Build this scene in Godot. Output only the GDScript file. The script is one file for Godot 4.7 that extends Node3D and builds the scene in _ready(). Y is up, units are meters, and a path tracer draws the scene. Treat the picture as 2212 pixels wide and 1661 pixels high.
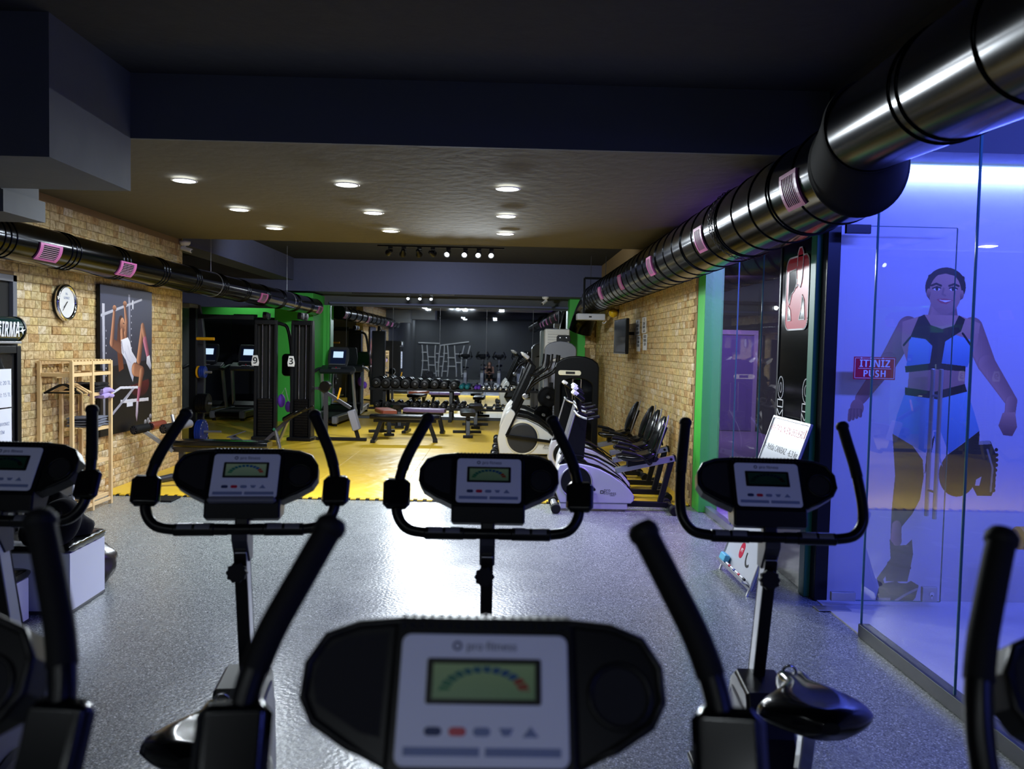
extends Node3D
# A basement gym seen over a row of upright bikes. y up, metres; the camera stands at x 0, z 0 and looks along -z.

class G:
	# collects triangles of one mesh; t is the placement that the next shapes get
	var v := PackedVector3Array()
	var n := PackedVector3Array()
	var u := PackedVector2Array()
	var c := PackedColorArray()
	var ix := PackedInt32Array()
	var t := Transform3D()
	var col := Color(1, 1, 1)
	var colored := false

	func at(o: Vector3, b := Basis()) -> G:
		t = Transform3D(b, o)
		return self

	func vert(p: Vector3, nn: Vector3, uv := Vector2()) -> int:
		v.push_back(t * p)
		n.push_back((t.basis * nn).normalized())
		u.push_back(uv)
		c.push_back(col)
		return v.size() - 1

	func tri(a: int, b: int, d: int) -> void:
		# keeps the winding in step with the normals
		var g := (v[d] - v[a]).cross(v[b] - v[a])
		ix.push_back(a)
		if g.dot(n[a] + n[b] + n[d]) >= 0.0:
			ix.push_back(b)
			ix.push_back(d)
		else:
			ix.push_back(d)
			ix.push_back(b)

	func quad(a: Vector3, b: Vector3, d: Vector3, e: Vector3, nn: Vector3, r := Rect2(0, 0, 1, 1)) -> void:
		# a b d e run round; uv: a top left, b top right, d bottom right, e bottom left
		var i := vert(a, nn, r.position)
		vert(b, nn, Vector2(r.end.x, r.position.y))
		vert(d, nn, r.end)
		vert(e, nn, Vector2(r.position.x, r.end.y))
		tri(i, i + 1, i + 2)
		tri(i, i + 2, i + 3)

	func flat_quad(a: Vector3, b: Vector3, d: Vector3, e: Vector3, hint: Vector3) -> void:
		var nn := (b - a).cross(d - a)
		if nn.length() < 1e-12:
			nn = (d - a).cross(e - a)
		if nn.dot(hint) < 0.0:
			nn = -nn
		quad(a, b, d, e, nn)

	func sheet(rows: Array, wrap := false, smooth := true) -> void:
		# a grid of points; wrap joins the last column to the first
		var h := rows.size()
		var w: int = rows[0].size()
		var wn := w if wrap else w - 1
		var ns := []
		for r in h:
			var a := PackedVector3Array()
			a.resize(w)
			ns.push_back(a)
		for r in h - 1:
			var r0: PackedVector3Array = rows[r]
			var r1: PackedVector3Array = rows[r + 1]
			for k in wn:
				var k2 := (k + 1) % w
				var g := (r0[k2] - r0[k]).cross(r1[k] - r0[k]) + (r1[k] - r1[k2]).cross(r0[k2] - r1[k2])
				ns[r][k] += g
				ns[r][k2] += g
				ns[r + 1][k] += g
				ns[r + 1][k2] += g
		if smooth:
			var base := v.size()
			for r in h:
				for k in wn + 1:
					var kk := k % w
					var nn: Vector3 = ns[r][kk]
					if nn.length() < 1e-14:
						nn = ns[r][(kk + 1) % w] if h == 0 else (ns[maxi(r - 1, 0)][kk] + ns[mini(r + 1, h - 1)][kk])
					if nn.length() < 1e-14:
						nn = Vector3.UP
					vert(rows[r][kk], nn.normalized(), Vector2(float(k) / wn, float(r) / (h - 1)))
			for r in h - 1:
				for k in wn:
					var a := base + r * (wn + 1) + k
					tri(a, a + 1, a + wn + 2)
					tri(a, a + wn + 2, a + wn + 1)
		else:
			for r in h - 1:
				for k in wn:
					var k2 := (k + 1) % w
					var a: Vector3 = rows[r][k]
					var b: Vector3 = rows[r][k2]
					var d: Vector3 = rows[r + 1][k2]
					var e: Vector3 = rows[r + 1][k]
					var g := (b - a).cross(e - a) + (e - d).cross(b - d)
					if g.length() < 1e-14:
						continue
					quad(a, b, d, e, g.normalized())

	func fan(loop: PackedVector3Array, nn: Vector3) -> void:
		# caps a convex loop
		var m := Vector3()
		for p in loop:
			m += p
		m /= loop.size()
		var b := vert(m, nn, Vector2(0.5, 0.5))
		for p in loop:
			vert(p, nn)
		for k in loop.size():
			tri(b, b + 1 + k, b + 1 + (k + 1) % loop.size())

	func tube(path: Array, rad, sides := 10, caps := true) -> void:
		# rad: one number or one per point
		var rows := []
		var fwd0: Vector3 = (path[1] - path[0]).normalized()
		var side := fwd0.cross(Vector3.UP if absf(fwd0.y) < 0.9 else Vector3.RIGHT).normalized()
		var m := path.size()
		for k in m:
			var f: Vector3 = (path[mini(k + 1, m - 1)] - path[maxi(k - 1, 0)]).normalized()
			side = (side - f * side.dot(f)).normalized()
			var up := f.cross(side)
			var r: float = rad[k] if rad is Array or rad is PackedFloat32Array else rad
			var row := PackedVector3Array()
			for s in sides:
				var a := TAU * s / sides
				row.push_back(path[k] + (side * cos(a) - up * sin(a)) * r)
			rows.push_back(row)
		sheet(rows, true)
		if caps:
			fan(rows[0], -fwd0)
			fan(rows[m - 1], (path[m - 1] - path[m - 2]).normalized())

	func lathe(o: Vector3, axis: Vector3, prof: Array, sides := 20, hard := true) -> void:
		# prof: Vector2(radius, height along the axis)
		axis = axis.normalized()
		var s := axis.cross(Vector3.UP if absf(axis.y) < 0.9 else Vector3.RIGHT).normalized()
		var w := axis.cross(s)
		var rows := []
		for p in prof:
			var row := PackedVector3Array()
			for k in sides:
				var a := TAU * k / sides
				row.push_back(o + axis * p.y + (s * cos(a) + w * sin(a)) * p.x)
			rows.push_back(row)
		if hard:
			for k in rows.size() - 1:
				sheet([rows[k], rows[k + 1]], true)
		else:
			sheet(rows, true)

	func rod(a: Vector3, b: Vector3, r: float, sides := 12, bev := 0.0) -> void:
		var l := a.distance_to(b)
		if bev <= 0.0:
			lathe(a, b - a, [Vector2(0, 0), Vector2(r, 0), Vector2(r, l), Vector2(0, l)], sides)
		else:
			lathe(a, b - a, [Vector2(0, 0), Vector2(r - bev, 0), Vector2(r, bev), Vector2(r, l - bev), Vector2(r - bev, l), Vector2(0, l)], sides)

	func box(o: Vector3, s: Vector3, bev := 0.0, b := Basis()) -> void:
		var keep := t
		t = t * Transform3D(b, o)
		var h := s * 0.5
		if bev <= 0.0:
			quad(Vector3(-h.x, h.y, h.z), Vector3(h.x, h.y, h.z), Vector3(h.x, -h.y, h.z), Vector3(-h.x, -h.y, h.z), Vector3.BACK)
			quad(Vector3(h.x, h.y, -h.z), Vector3(-h.x, h.y, -h.z), Vector3(-h.x, -h.y, -h.z), Vector3(h.x, -h.y, -h.z), Vector3.FORWARD)
			quad(Vector3(h.x, h.y, h.z), Vector3(h.x, h.y, -h.z), Vector3(h.x, -h.y, -h.z), Vector3(h.x, -h.y, h.z), Vector3.RIGHT)
			quad(Vector3(-h.x, h.y, -h.z), Vector3(-h.x, h.y, h.z), Vector3(-h.x, -h.y, h.z), Vector3(-h.x, -h.y, -h.z), Vector3.LEFT)
			quad(Vector3(-h.x, h.y, -h.z), Vector3(h.x, h.y, -h.z), Vector3(h.x, h.y, h.z), Vector3(-h.x, h.y, h.z), Vector3.UP)
			quad(Vector3(-h.x, -h.y, h.z), Vector3(h.x, -h.y, h.z), Vector3(h.x, -h.y, -h.z), Vector3(-h.x, -h.y, -h.z), Vector3.DOWN)
		else:
			bev = minf(bev, minf(h.x, minf(h.y, h.z)) * 0.98)
			var e := h - Vector3(bev, bev, bev)
			# 24 corners: for each corner one vertex per touching face
			var id := {}
			for sx in [-1, 1]:
				for sy in [-1, 1]:
					for sz in [-1, 1]:
						var q := Vector3(sx * e.x, sy * e.y, sz * e.z)
						id[Vector4i(sx, sy, sz, 0)] = vert(q + Vector3(sx * bev, 0, 0), Vector3(sx, 0, 0), Vector2(0.5 - 0.5 * sz, 0.5 - 0.5 * sy))
						id[Vector4i(sx, sy, sz, 1)] = vert(q + Vector3(0, sy * bev, 0), Vector3(0, sy, 0), Vector2(0.5 + 0.5 * sx, 0.5 + 0.5 * sz))
						id[Vector4i(sx, sy, sz, 2)] = vert(q + Vector3(0, 0, sz * bev), Vector3(0, 0, sz), Vector2(0.5 + 0.5 * sx, 0.5 - 0.5 * sy))
						tri(id[Vector4i(sx, sy, sz, 0)], id[Vector4i(sx, sy, sz, 1)], id[Vector4i(sx, sy, sz, 2)])
			for q in [-1, 1]:
				_q4(id[Vector4i(q, -1, -1, 0)], id[Vector4i(q, 1, -1, 0)], id[Vector4i(q, 1, 1, 0)], id[Vector4i(q, -1, 1, 0)])
				_q4(id[Vector4i(-1, q, -1, 1)], id[Vector4i(1, q, -1, 1)], id[Vector4i(1, q, 1, 1)], id[Vector4i(-1, q, 1, 1)])
				_q4(id[Vector4i(-1, -1, q, 2)], id[Vector4i(1, -1, q, 2)], id[Vector4i(1, 1, q, 2)], id[Vector4i(-1, 1, q, 2)])
				for p in [-1, 1]:
					_q4(id[Vector4i(q, p, -1, 0)], id[Vector4i(q, p, 1, 0)], id[Vector4i(q, p, 1, 1)], id[Vector4i(q, p, -1, 1)])
					_q4(id[Vector4i(q, -1, p, 0)], id[Vector4i(q, 1, p, 0)], id[Vector4i(q, 1, p, 2)], id[Vector4i(q, -1, p, 2)])
					_q4(id[Vector4i(-1, q, p, 1)], id[Vector4i(1, q, p, 1)], id[Vector4i(1, q, p, 2)], id[Vector4i(-1, q, p, 2)])
		t = keep

	func _q4(a: int, b: int, d: int, e: int) -> void:
		tri(a, b, d)
		tri(a, d, e)

	func bar(a: Vector3, b: Vector3, w: float, h: float, up := Vector3.UP, bev := 0.004) -> void:
		# a square tube from a to b, w across and h along up
		var z := (b - a).normalized()
		var x := up.cross(z)
		if x.length() < 0.01:
			x = Vector3.RIGHT.cross(z)
		x = x.normalized()
		box((a + b) * 0.5, Vector3(w, h, a.distance_to(b)), bev, Basis(x, z.cross(x), z))

	func prism(poly: PackedVector2Array, z0: float, z1: float, b := Basis(), o := Vector3(), bev := 0.0, smooth := false) -> void:
		# an outline in x y, carried from z0 to z1
		var keep := t
		t = t * Transform3D(b, o)
		var m := poly.size()
		var area := 0.0
		for k in m:
			area += poly[k].cross(poly[(k + 1) % m])
		var sgn := signf(area)
		var inner := PackedVector2Array()
		var outn := []
		for k in m:
			var d0 := (poly[k] - poly[(k + m - 1) % m]).normalized()
			var d1 := (poly[(k + 1) % m] - poly[k]).normalized()
			var nm := (Vector2(d0.y, -d0.x) + Vector2(d1.y, -d1.x)) * sgn
			nm = nm.normalized() if nm.length() > 0.01 else Vector2(d0.y, -d0.x) * sgn
			outn.push_back(nm)
			inner.push_back(poly[k] - nm * bev)
		var idx := Geometry2D.triangulate_polygon(inner)
		for side in [[z0, -1.0], [z1, 1.0]]:
			var b0 := v.size()
			for k in m:
				vert(Vector3(inner[k].x, inner[k].y, side[0]), Vector3(0, 0, side[1]), inner[k])
			for k in range(0, idx.size(), 3):
				tri(b0 + idx[k], b0 + idx[k + 1], b0 + idx[k + 2])
		var lo := minf(z0, z1)
		var hi := maxf(z0, z1)
		for k in m:
			var k2 := (k + 1) % m
			var d := (poly[k2] - poly[k]).normalized()
			var fn := Vector2(d.y, -d.x) * sgn
			var na: Vector2 = outn[k] if smooth else fn
			var nb: Vector2 = outn[k2] if smooth else fn
			var i := vert(Vector3(poly[k].x, poly[k].y, lo + bev), Vector3(na.x, na.y, 0))
			vert(Vector3(poly[k2].x, poly[k2].y, lo + bev), Vector3(nb.x, nb.y, 0))
			vert(Vector3(poly[k2].x, poly[k2].y, hi - bev), Vector3(nb.x, nb.y, 0))
			vert(Vector3(poly[k].x, poly[k].y, hi - bev), Vector3(na.x, na.y, 0))
			_q4(i, i + 1, i + 2, i + 3)
			if bev > 0.0:
				for q in [[lo + bev, lo, -1.0], [hi - bev, hi, 1.0]]:
					var j := vert(Vector3(poly[k].x, poly[k].y, q[0]), Vector3(na.x, na.y, 0))
					vert(Vector3(poly[k2].x, poly[k2].y, q[0]), Vector3(nb.x, nb.y, 0))
					vert(Vector3(inner[k2].x, inner[k2].y, q[1]), Vector3(0, 0, q[2]))
					vert(Vector3(inner[k].x, inner[k].y, q[1]), Vector3(0, 0, q[2]))
					_q4(j, j + 1, j + 2, j + 3)
		t = keep

	func ball(o: Vector3, r: Vector3, seg := 14, b := Basis()) -> void:
		var rows := []
		for k in seg / 2 + 1:
			var p := PI * k / (seg / 2)
			var row := PackedVector3Array()
			for s in seg:
				var a := TAU * s / seg
				row.push_back(o + b * Vector3(r.x * sin(p) * cos(a), r.y * cos(p), r.z * sin(p) * sin(a)))
			rows.push_back(row)
		sheet(rows, true)

	func loft(rows: Array, caps := true) -> void:
		# closed loops joined one after another
		sheet(rows, true)
		if caps:
			var a: PackedVector3Array = rows[0]
			var z: PackedVector3Array = rows[-1]
			var ma := Vector3()
			var mz := Vector3()
			for p in a:
				ma += p / a.size()
			for p in z:
				mz += p / z.size()
			fan(a, (ma - mz).normalized())
			fan(z, (mz - ma).normalized())

	func ring(o: Vector3, axis: Vector3, R: float, r: float, sides := 28, rs := 8) -> void:
		var prof := []
		for k in rs + 1:
			var a := TAU * k / rs
			prof.push_back(Vector2(R + r * cos(a), r * sin(a)))
		lathe(o, axis, prof, sides, false)

	func add(m: ArrayMesh, tr: Transform3D) -> void:
		var s := m.surface_get_arrays(0)
		var b := v.size()
		for p in s[Mesh.ARRAY_VERTEX]:
			v.push_back(tr * p)
			c.push_back(col)
		for p in s[Mesh.ARRAY_NORMAL]:
			n.push_back((tr.basis * p).normalized())
		u.append_array(s[Mesh.ARRAY_TEX_UV])
		var flip := tr.basis.determinant() < 0.0
		var q: PackedInt32Array = s[Mesh.ARRAY_INDEX]
		for i in range(0, q.size(), 3):
			ix.push_back(b + q[i])
			ix.push_back(b + q[i + 2 if flip else i + 1])
			ix.push_back(b + q[i + 1 if flip else i + 2])

	func mesh() -> ArrayMesh:
		var a := []
		a.resize(Mesh.ARRAY_MAX)
		a[Mesh.ARRAY_VERTEX] = v
		a[Mesh.ARRAY_NORMAL] = n
		a[Mesh.ARRAY_TEX_UV] = u
		if colored:
			a[Mesh.ARRAY_COLOR] = c
		a[Mesh.ARRAY_INDEX] = ix
		var m := ArrayMesh.new()
		m.add_surface_from_arrays(Mesh.PRIMITIVE_TRIANGLES, a)
		return m


var M := {}
var used := {}
var rng := RandomNumberGenerator.new()


func numbered(s: String) -> String:
	used[s] = used.get(s, -1) + 1
	return s if used[s] == 0 else "%s_%03d" % [s, used[s]]


func put(called: String, g, mat: Material, parent: Node3D = self) -> MeshInstance3D:
	# one named mesh
	var o := MeshInstance3D.new()
	o.mesh = g.mesh() if g is G else g
	o.material_override = null
	for k in o.mesh.get_surface_count():
		o.set_surface_override_material(k, mat)
	o.name = numbered(called) if parent == self else called
	parent.add_child(o, true)
	return o


func thing(called: String, label: String, category: String, at := Vector3.ZERO, turn := 0.0, group := "") -> Node3D:
	var o := Node3D.new()
	o.name = numbered(called)
	add_child(o)
	o.position = at
	o.rotation.y = turn
	tag(o, label, category, group)
	return o


func tag(o: Node3D, label: String, category: String, group := "") -> Node3D:
	o.set_meta("label", label)
	o.set_meta("category", category)
	if group:
		o.set_meta("group", group)
	return o


func struct(called: String, g, mat: Material, label := "") -> MeshInstance3D:
	var o := put(called, g, mat)
	o.set_meta("kind", "structure")
	if label:
		o.set_meta("label", label)
	return o


func dup(src: Node3D, label: String, at: Vector3, turn := 0.0) -> Node3D:
	var r: Node3D = src.duplicate()
	r.name = numbered(src.get_meta("plain"))
	add_child(r)
	r.position = at
	r.rotation = Vector3(0, turn, 0)
	r.set_meta("label", label)
	return r


func stuff(o: Node3D) -> Node3D:
	o.set_meta("kind", "stuff")
	return o


func mat(called: String, col: Color, rough := 0.5, metal := 0.0) -> StandardMaterial3D:
	var m := StandardMaterial3D.new()
	m.resource_name = called
	m.albedo_color = col
	m.roughness = rough
	m.metallic = metal
	M[called] = m
	return m


func rgb8(r: int, g: int, b: int) -> Color:
	return Color8(r, g, b)


func noise_tex(freq: float, seed_: int, size := 256, octaves := 3, kind := FastNoiseLite.TYPE_SIMPLEX) -> NoiseTexture2D:
	var f := FastNoiseLite.new()
	f.seed = seed_
	f.frequency = freq
	f.noise_type = kind
	f.fractal_octaves = octaves
	var t := NoiseTexture2D.new()
	t.width = size
	t.height = size
	t.seamless = true
	t.noise = f
	return t


func speckle(size: int, seed_: int, tones: Array, weights: Array) -> ImageTexture:
	# grains of a few tones, one pixel each
	var r := RandomNumberGenerator.new()
	r.seed = seed_
	var d := PackedByteArray()
	d.resize(size * size * 3)
	for k in size * size:
		var x := r.randf()
		var j := 0
		while j < weights.size() - 1 and x > weights[j]:
			x -= weights[j]
			j += 1
		var q: Color = tones[j]
		d[k * 3] = q.r8
		d[k * 3 + 1] = q.g8
		d[k * 3 + 2] = q.b8
	return ImageTexture.create_from_image(Image.create_from_data(size, size, false, Image.FORMAT_RGB8, d))


func words(s: String, size: float, depth := 0.002, bold := true) -> TextMesh:
	# lettering, size metres from baseline to ascent or so
	var t := TextMesh.new()
	var f := SystemFont.new()
	f.font_names = PackedStringArray(["Droid Sans"])
	f.font_weight = 700 if bold else 400
	t.font = f
	t.text = s
	t.font_size = 64
	t.pixel_size = size / 64.0
	t.depth = depth
	t.curve_step = 1.0
	return t


func lettering(s: String, size: float, m: Material, parent: Node3D, at: Vector3, b := Basis(), called := "lettering", depth := 0.002, bold := true) -> MeshInstance3D:
	var o := put(called, words(s, size, depth, bold), m, parent)
	o.transform = Transform3D(b, at)
	return o


func facing(out: Vector3, up := Vector3.UP) -> Basis:
	# a basis whose z points out and y up
	var z := out.normalized()
	var x := up.cross(z).normalized()
	return Basis(x, z.cross(x), z)


func area(at: Vector3, towards: Vector3, w: float, h: float, energy: float, col: Color) -> AreaLight3D:
	var l := AreaLight3D.new()
	l.name = numbered("area_light")
	l.area_size = Vector2(w, h)
	l.area_normalize_energy = true
	l.light_energy = energy
	l.light_color = col
	l.area_range = 30.0
	l.shadow_enabled = true
	add_child(l)
	l.transform = Transform3D(facing(-towards, Vector3.UP if absf(towards.normalized().y) < 0.9 else Vector3.BACK), at)
	return l


func spot(at: Vector3, towards: Vector3, angle: float, energy: float, col: Color, size := 0.04) -> SpotLight3D:
	var l := SpotLight3D.new()
	l.name = numbered("spot_light")
	l.spot_angle = angle
	l.spot_range = 40.0
	l.spot_attenuation = 2.0
	l.spot_angle_attenuation = 0.6
	l.light_energy = energy
	l.light_color = col
	l.light_size = size
	l.shadow_enabled = true
	add_child(l)
	l.transform = Transform3D(facing(-towards, Vector3.UP if absf(towards.normalized().y) < 0.95 else Vector3.BACK), at)
	return l


const WHITE_LAMP := Color(0.93, 0.97, 1.0)


func _ready() -> void:
	rng.seed = 11
	# ---- camera
	var cam := Camera3D.new()
	cam.name = "camera"
	add_child(cam)
	var lens := CameraAttributesPhysical.new()
	lens.frustum_focal_length = 24.853
	lens.frustum_focus_distance = 7.5
	lens.frustum_near = 0.05
	lens.frustum_far = 120.0
	lens.exposure_aperture = 3.4
	cam.attributes = lens
	cam.keep_aspect = Camera3D.KEEP_HEIGHT
	cam.position = Vector3(0, 1.7, 0)
	cam.rotation = Vector3(deg_to_rad(-2.66), deg_to_rad(-0.925), 0.022)
	cam.current = true
	# ---- environment: indoors, no daylight
	var we := WorldEnvironment.new()
	we.name = "world_environment"
	var env := Environment.new()
	env.background_mode = Environment.BG_COLOR
	env.background_color = Color(0, 0, 0)
	env.tonemap_mode = Environment.TONE_MAPPER_LINEAR
	env.tonemap_exposure = 1.18
	env.sdfgi_enabled = true
	env.ssao_enabled = true
	env.ssil_enabled = true
	we.environment = env
	add_child(we)
	# ---- large area lights: blue strip of the glass room, purple corridor, dim panels behind the photographer
	area(Vector3(3.75, 2.955, -5.36), Vector3(0, -0.6, -0.8), 2.6, 0.03, 3.6, Color8(84, 102, 255))
	area(Vector3(3.75, 3.28, -3.0), Vector3(0, -0.4, -0.92), 2.6, 0.2, 11.0, Color8(84, 102, 255))
	area(Vector3(3.75, 2.93, 2.40), Vector3(0, -0.5, -0.86), 2.6, 0.03, 2.6, Color8(86, 98, 255))
	area(Vector3(4.2, 3.1, -15.2), Vector3(0.25, -0.8, -0.5), 0.8, 0.8, 5.0, Color8(176, 140, 255))
	area(Vector3(2.95, 2.9, -7.2), Vector3(-0.55, -0.8, -0.25), 0.3, 1.5, 15.0, Color8(140, 96, 255))
	materials()
	room()
	ceiling_lamps()
	brick_walls()
	mat_floor()
	mirrors()
	glass_front()
	ducts()
	build_things()


func materials() -> void:
	var floor_m := mat("speckled rubber floor", Color(1, 1, 1), 0.29)
	floor_m.albedo_texture = speckle(512, 3, [rgb8(120, 124, 122), rgb8(150, 154, 152), rgb8(78, 82, 84), rgb8(214, 218, 215)], [0.5, 0.28, 0.16, 0.06])
	floor_m.uv1_triplanar = true
	floor_m.uv1_world_triplanar = true
	floor_m.uv1_scale = Vector3(0.42, 0.42, 0.42)
	floor_m.heightmap_enabled = true
	floor_m.heightmap_texture = noise_tex(0.13, 5, 512, 3)
	floor_m.heightmap_scale = 0.11
	var fr := noise_tex(0.012, 8, 256, 3)
	var ramp := Gradient.new()
	ramp.set_color(0, Color(0.75, 0.75, 0.75))
	ramp.set_color(1, Color(1, 1, 1))
	fr.color_ramp = ramp
	floor_m.roughness_texture = fr
	floor_m.metallic_specular = 0.6
	var pale := mat("pale studio floor", rgb8(190, 188, 192), 0.4)
	pale.heightmap_enabled = true
	pale.heightmap_texture = M["speckled rubber floor"].heightmap_texture
	pale.heightmap_scale = 0.05
	pale.uv1_triplanar = true
	pale.uv1_world_triplanar = true
	var dark := mat("dark blue grey paint", rgb8(84, 86, 88), 0.85)
	dark.heightmap_enabled = true
	dark.heightmap_texture = noise_tex(0.02, 21, 256, 4)
	dark.heightmap_scale = 0.3
	dark.uv1_triplanar = true
	dark.uv1_world_triplanar = true
	dark.uv1_scale = Vector3(0.5, 0.5, 0.5)
	var soff := mat("grey ceiling paint", rgb8(86, 80, 66), 0.9)
	soff.heightmap_enabled = true
	soff.heightmap_texture = dark.heightmap_texture
	soff.heightmap_scale = 0.2
	soff.uv1_triplanar = true
	soff.uv1_world_triplanar = true
	var ceil_m := mat("charcoal ceiling paint", rgb8(36, 35, 36), 0.9)
	ceil_m.heightmap_enabled = true
	ceil_m.heightmap_texture = dark.heightmap_texture
	ceil_m.heightmap_scale = 0.3
	ceil_m.uv1_triplanar = true
	ceil_m.uv1_world_triplanar = true
	var green := mat("green wall paint", rgb8(70, 188, 72), 0.45)
	green.heightmap_enabled = true
	green.heightmap_texture = noise_tex(0.06, 4, 256, 3)
	green.heightmap_scale = 0.06
	green.uv1_triplanar = true
	green.uv1_world_triplanar = true
	var plaster := mat("white studio wall", rgb8(205, 203, 210), 0.75)
	plaster.heightmap_enabled = true
	plaster.heightmap_texture = dark.heightmap_texture
	plaster.heightmap_scale = 0.1
	plaster.uv1_triplanar = true
	plaster.uv1_world_triplanar = true
	mat("mortar", rgb8(140, 116, 78), 0.95)
	var far_m := mat("slate blue paint", rgb8(84, 89, 122), 0.85)
	far_m.heightmap_enabled = true
	far_m.heightmap_texture = dark.heightmap_texture
	far_m.heightmap_scale = 0.3
	far_m.uv1_triplanar = true
	far_m.uv1_world_triplanar = true
	var yel := mat("yellow gym mat", rgb8(238, 196, 46), 0.33)
	yel.heightmap_enabled = true
	yel.heightmap_texture = noise_tex(0.01, 31, 512, 3)
	yel.heightmap_scale = 0.5
	yel.uv1_triplanar = true
	yel.uv1_world_triplanar = true
	yel.uv1_scale = Vector3(0.5, 0.5, 0.5)
	yel.metallic_specular = 0.75
	mat("black rubber", rgb8(14, 14, 15), 0.65)
	mat("black foam", rgb8(11, 11, 12), 0.7)
	mat("black plastic", rgb8(13, 14, 16), 0.34)
	mat("dark grey plastic", rgb8(40, 43, 50), 0.42)
	mat("mid grey plastic", rgb8(104, 106, 114), 0.4)
	mat("black metal", rgb8(11, 11, 13), 0.28)
	mat("black satin steel", rgb8(19, 20, 23), 0.36)
	mat("charcoal steel", rgb8(54, 55, 62), 0.38, 0.2)
	mat("silver steel", rgb8(178, 180, 186), 0.3, 0.75)
	mat("silver plastic", rgb8(184, 186, 194), 0.34)
	mat("white plastic", rgb8(226, 226, 224), 0.36)
	mat("cream plastic", rgb8(222, 218, 196), 0.36)
	mat("chrome", rgb8(225, 226, 230), 0.08, 1.0)
	var lea := mat("black leather", rgb8(6, 7, 8), 0.2)
	lea.clearcoat_enabled = true
	lea.clearcoat = 0.25
	lea.clearcoat_roughness = 0.12
	mat("grey vinyl", rgb8(130, 130, 140), 0.35)
	mat("brown vinyl", rgb8(128, 62, 44), 0.35)
	mat("purple vinyl", rgb8(104, 84, 124), 0.4)
	mat("cast iron", rgb8(14, 14, 16), 0.3)
	mat("blue plate paint", rgb8(24, 52, 140), 0.4)
	mat("yellow plate paint", rgb8(222, 160, 20), 0.4)
	mat("mirror silver", Color(0.86, 0.88, 0.9), 0.015, 1.0)
	mat("dark mirror", Color(0.34, 0.36, 0.42), 0.03, 1.0)
	var gl := mat("clear glass", Color(1, 1, 1, 0.02), 0.01)
	gl.transparency = BaseMaterial3D.TRANSPARENCY_ALPHA
	gl.metallic_specular = 0.5
	var lamp := mat("lamp glow", Color(1, 1, 1), 0.5)
	lamp.emission_enabled = true
	lamp.emission = WHITE_LAMP
	lamp.emission_energy_multiplier = 6.0
	var bl := mat("blue strip glow", Color(1, 1, 1), 0.5)
	bl.emission_enabled = true
	bl.emission = Color8(150, 190, 255)
	bl.emission_energy_multiplier = 4.0
	var sc := mat("lit screen", Color(0.1, 0.1, 0.1), 0.3)
	sc.emission_enabled = true
	sc.emission = Color8(190, 220, 255)
	sc.emission_energy_multiplier = 0.95
	mat("black gloss panel", rgb8(9, 10, 12), 0.12)
	mat("black duct", rgb8(36, 38, 42), 0.16, 1.0)
	mat("pink vent", rgb8(180, 92, 150), 0.4)
	mat("pale pink", rgb8(196, 150, 178), 0.4)
	mat("dark void", rgb8(6, 6, 8), 0.8)
	mat("ink", rgb8(16, 16, 18), 0.6)
	mat("white print", rgb8(236, 236, 238), 0.5)
	mat("red print", rgb8(196, 20, 58), 0.35)
	mat("paper", rgb8(232, 234, 238), 0.7)
	mat("pine", rgb8(228, 196, 142), 0.5)
	mat("bottle green gloss", rgb8(10, 46, 44), 0.16)
	var bcl := mat("black cloth", rgb8(16, 16, 18), 0.95)
	bcl.rim_enabled = true
	bcl.rim = 0.3
	mat("lilac cloth", rgb8(170, 150, 205), 0.9)
	mat("grey cloth", rgb8(104, 108, 120), 0.95)
	mat("white board", rgb8(206, 210, 218), 0.4)
	mat("brown film", rgb8(44, 36, 34), 0.25)
	mat("navy gloss", rgb8(30, 40, 74), 0.2)
	mat("violet cloth", rgb8(110, 60, 190), 0.6)
	mat("teal vinyl", rgb8(30, 120, 130), 0.4)
	mat("board enamel", rgb8(200, 204, 212), 0.2)
	mat("red ink", rgb8(176, 60, 76), 0.5)
	mat("light blue plastic", rgb8(90, 180, 214), 0.5)
	mat("amber glass", rgb8(196, 160, 30), 0.12)
	mat("skin", rgb8(206, 156, 128), 0.5)
	mat("brown hair", rgb8(62, 40, 28), 0.5)
	for q in ["black foam", "black plastic", "black metal", "black satin steel", "black leather", "black rubber", "black cloth", "cast iron"]:
		M[q].metallic_specular = 0.35
	mat("edge glass", rgb8(60, 110, 110), 0.1)
	mat("teal paint", rgb8(30, 110, 84), 0.45)
	mat("lilac panel", rgb8(150, 130, 190), 0.15)
	mat("matt black steel", rgb8(7, 7, 8), 0.8)
	M["matt black steel"].metallic_specular = 0.25
	mat("black duct near", rgb8(24, 25, 28), 0.18, 1.0)


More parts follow.
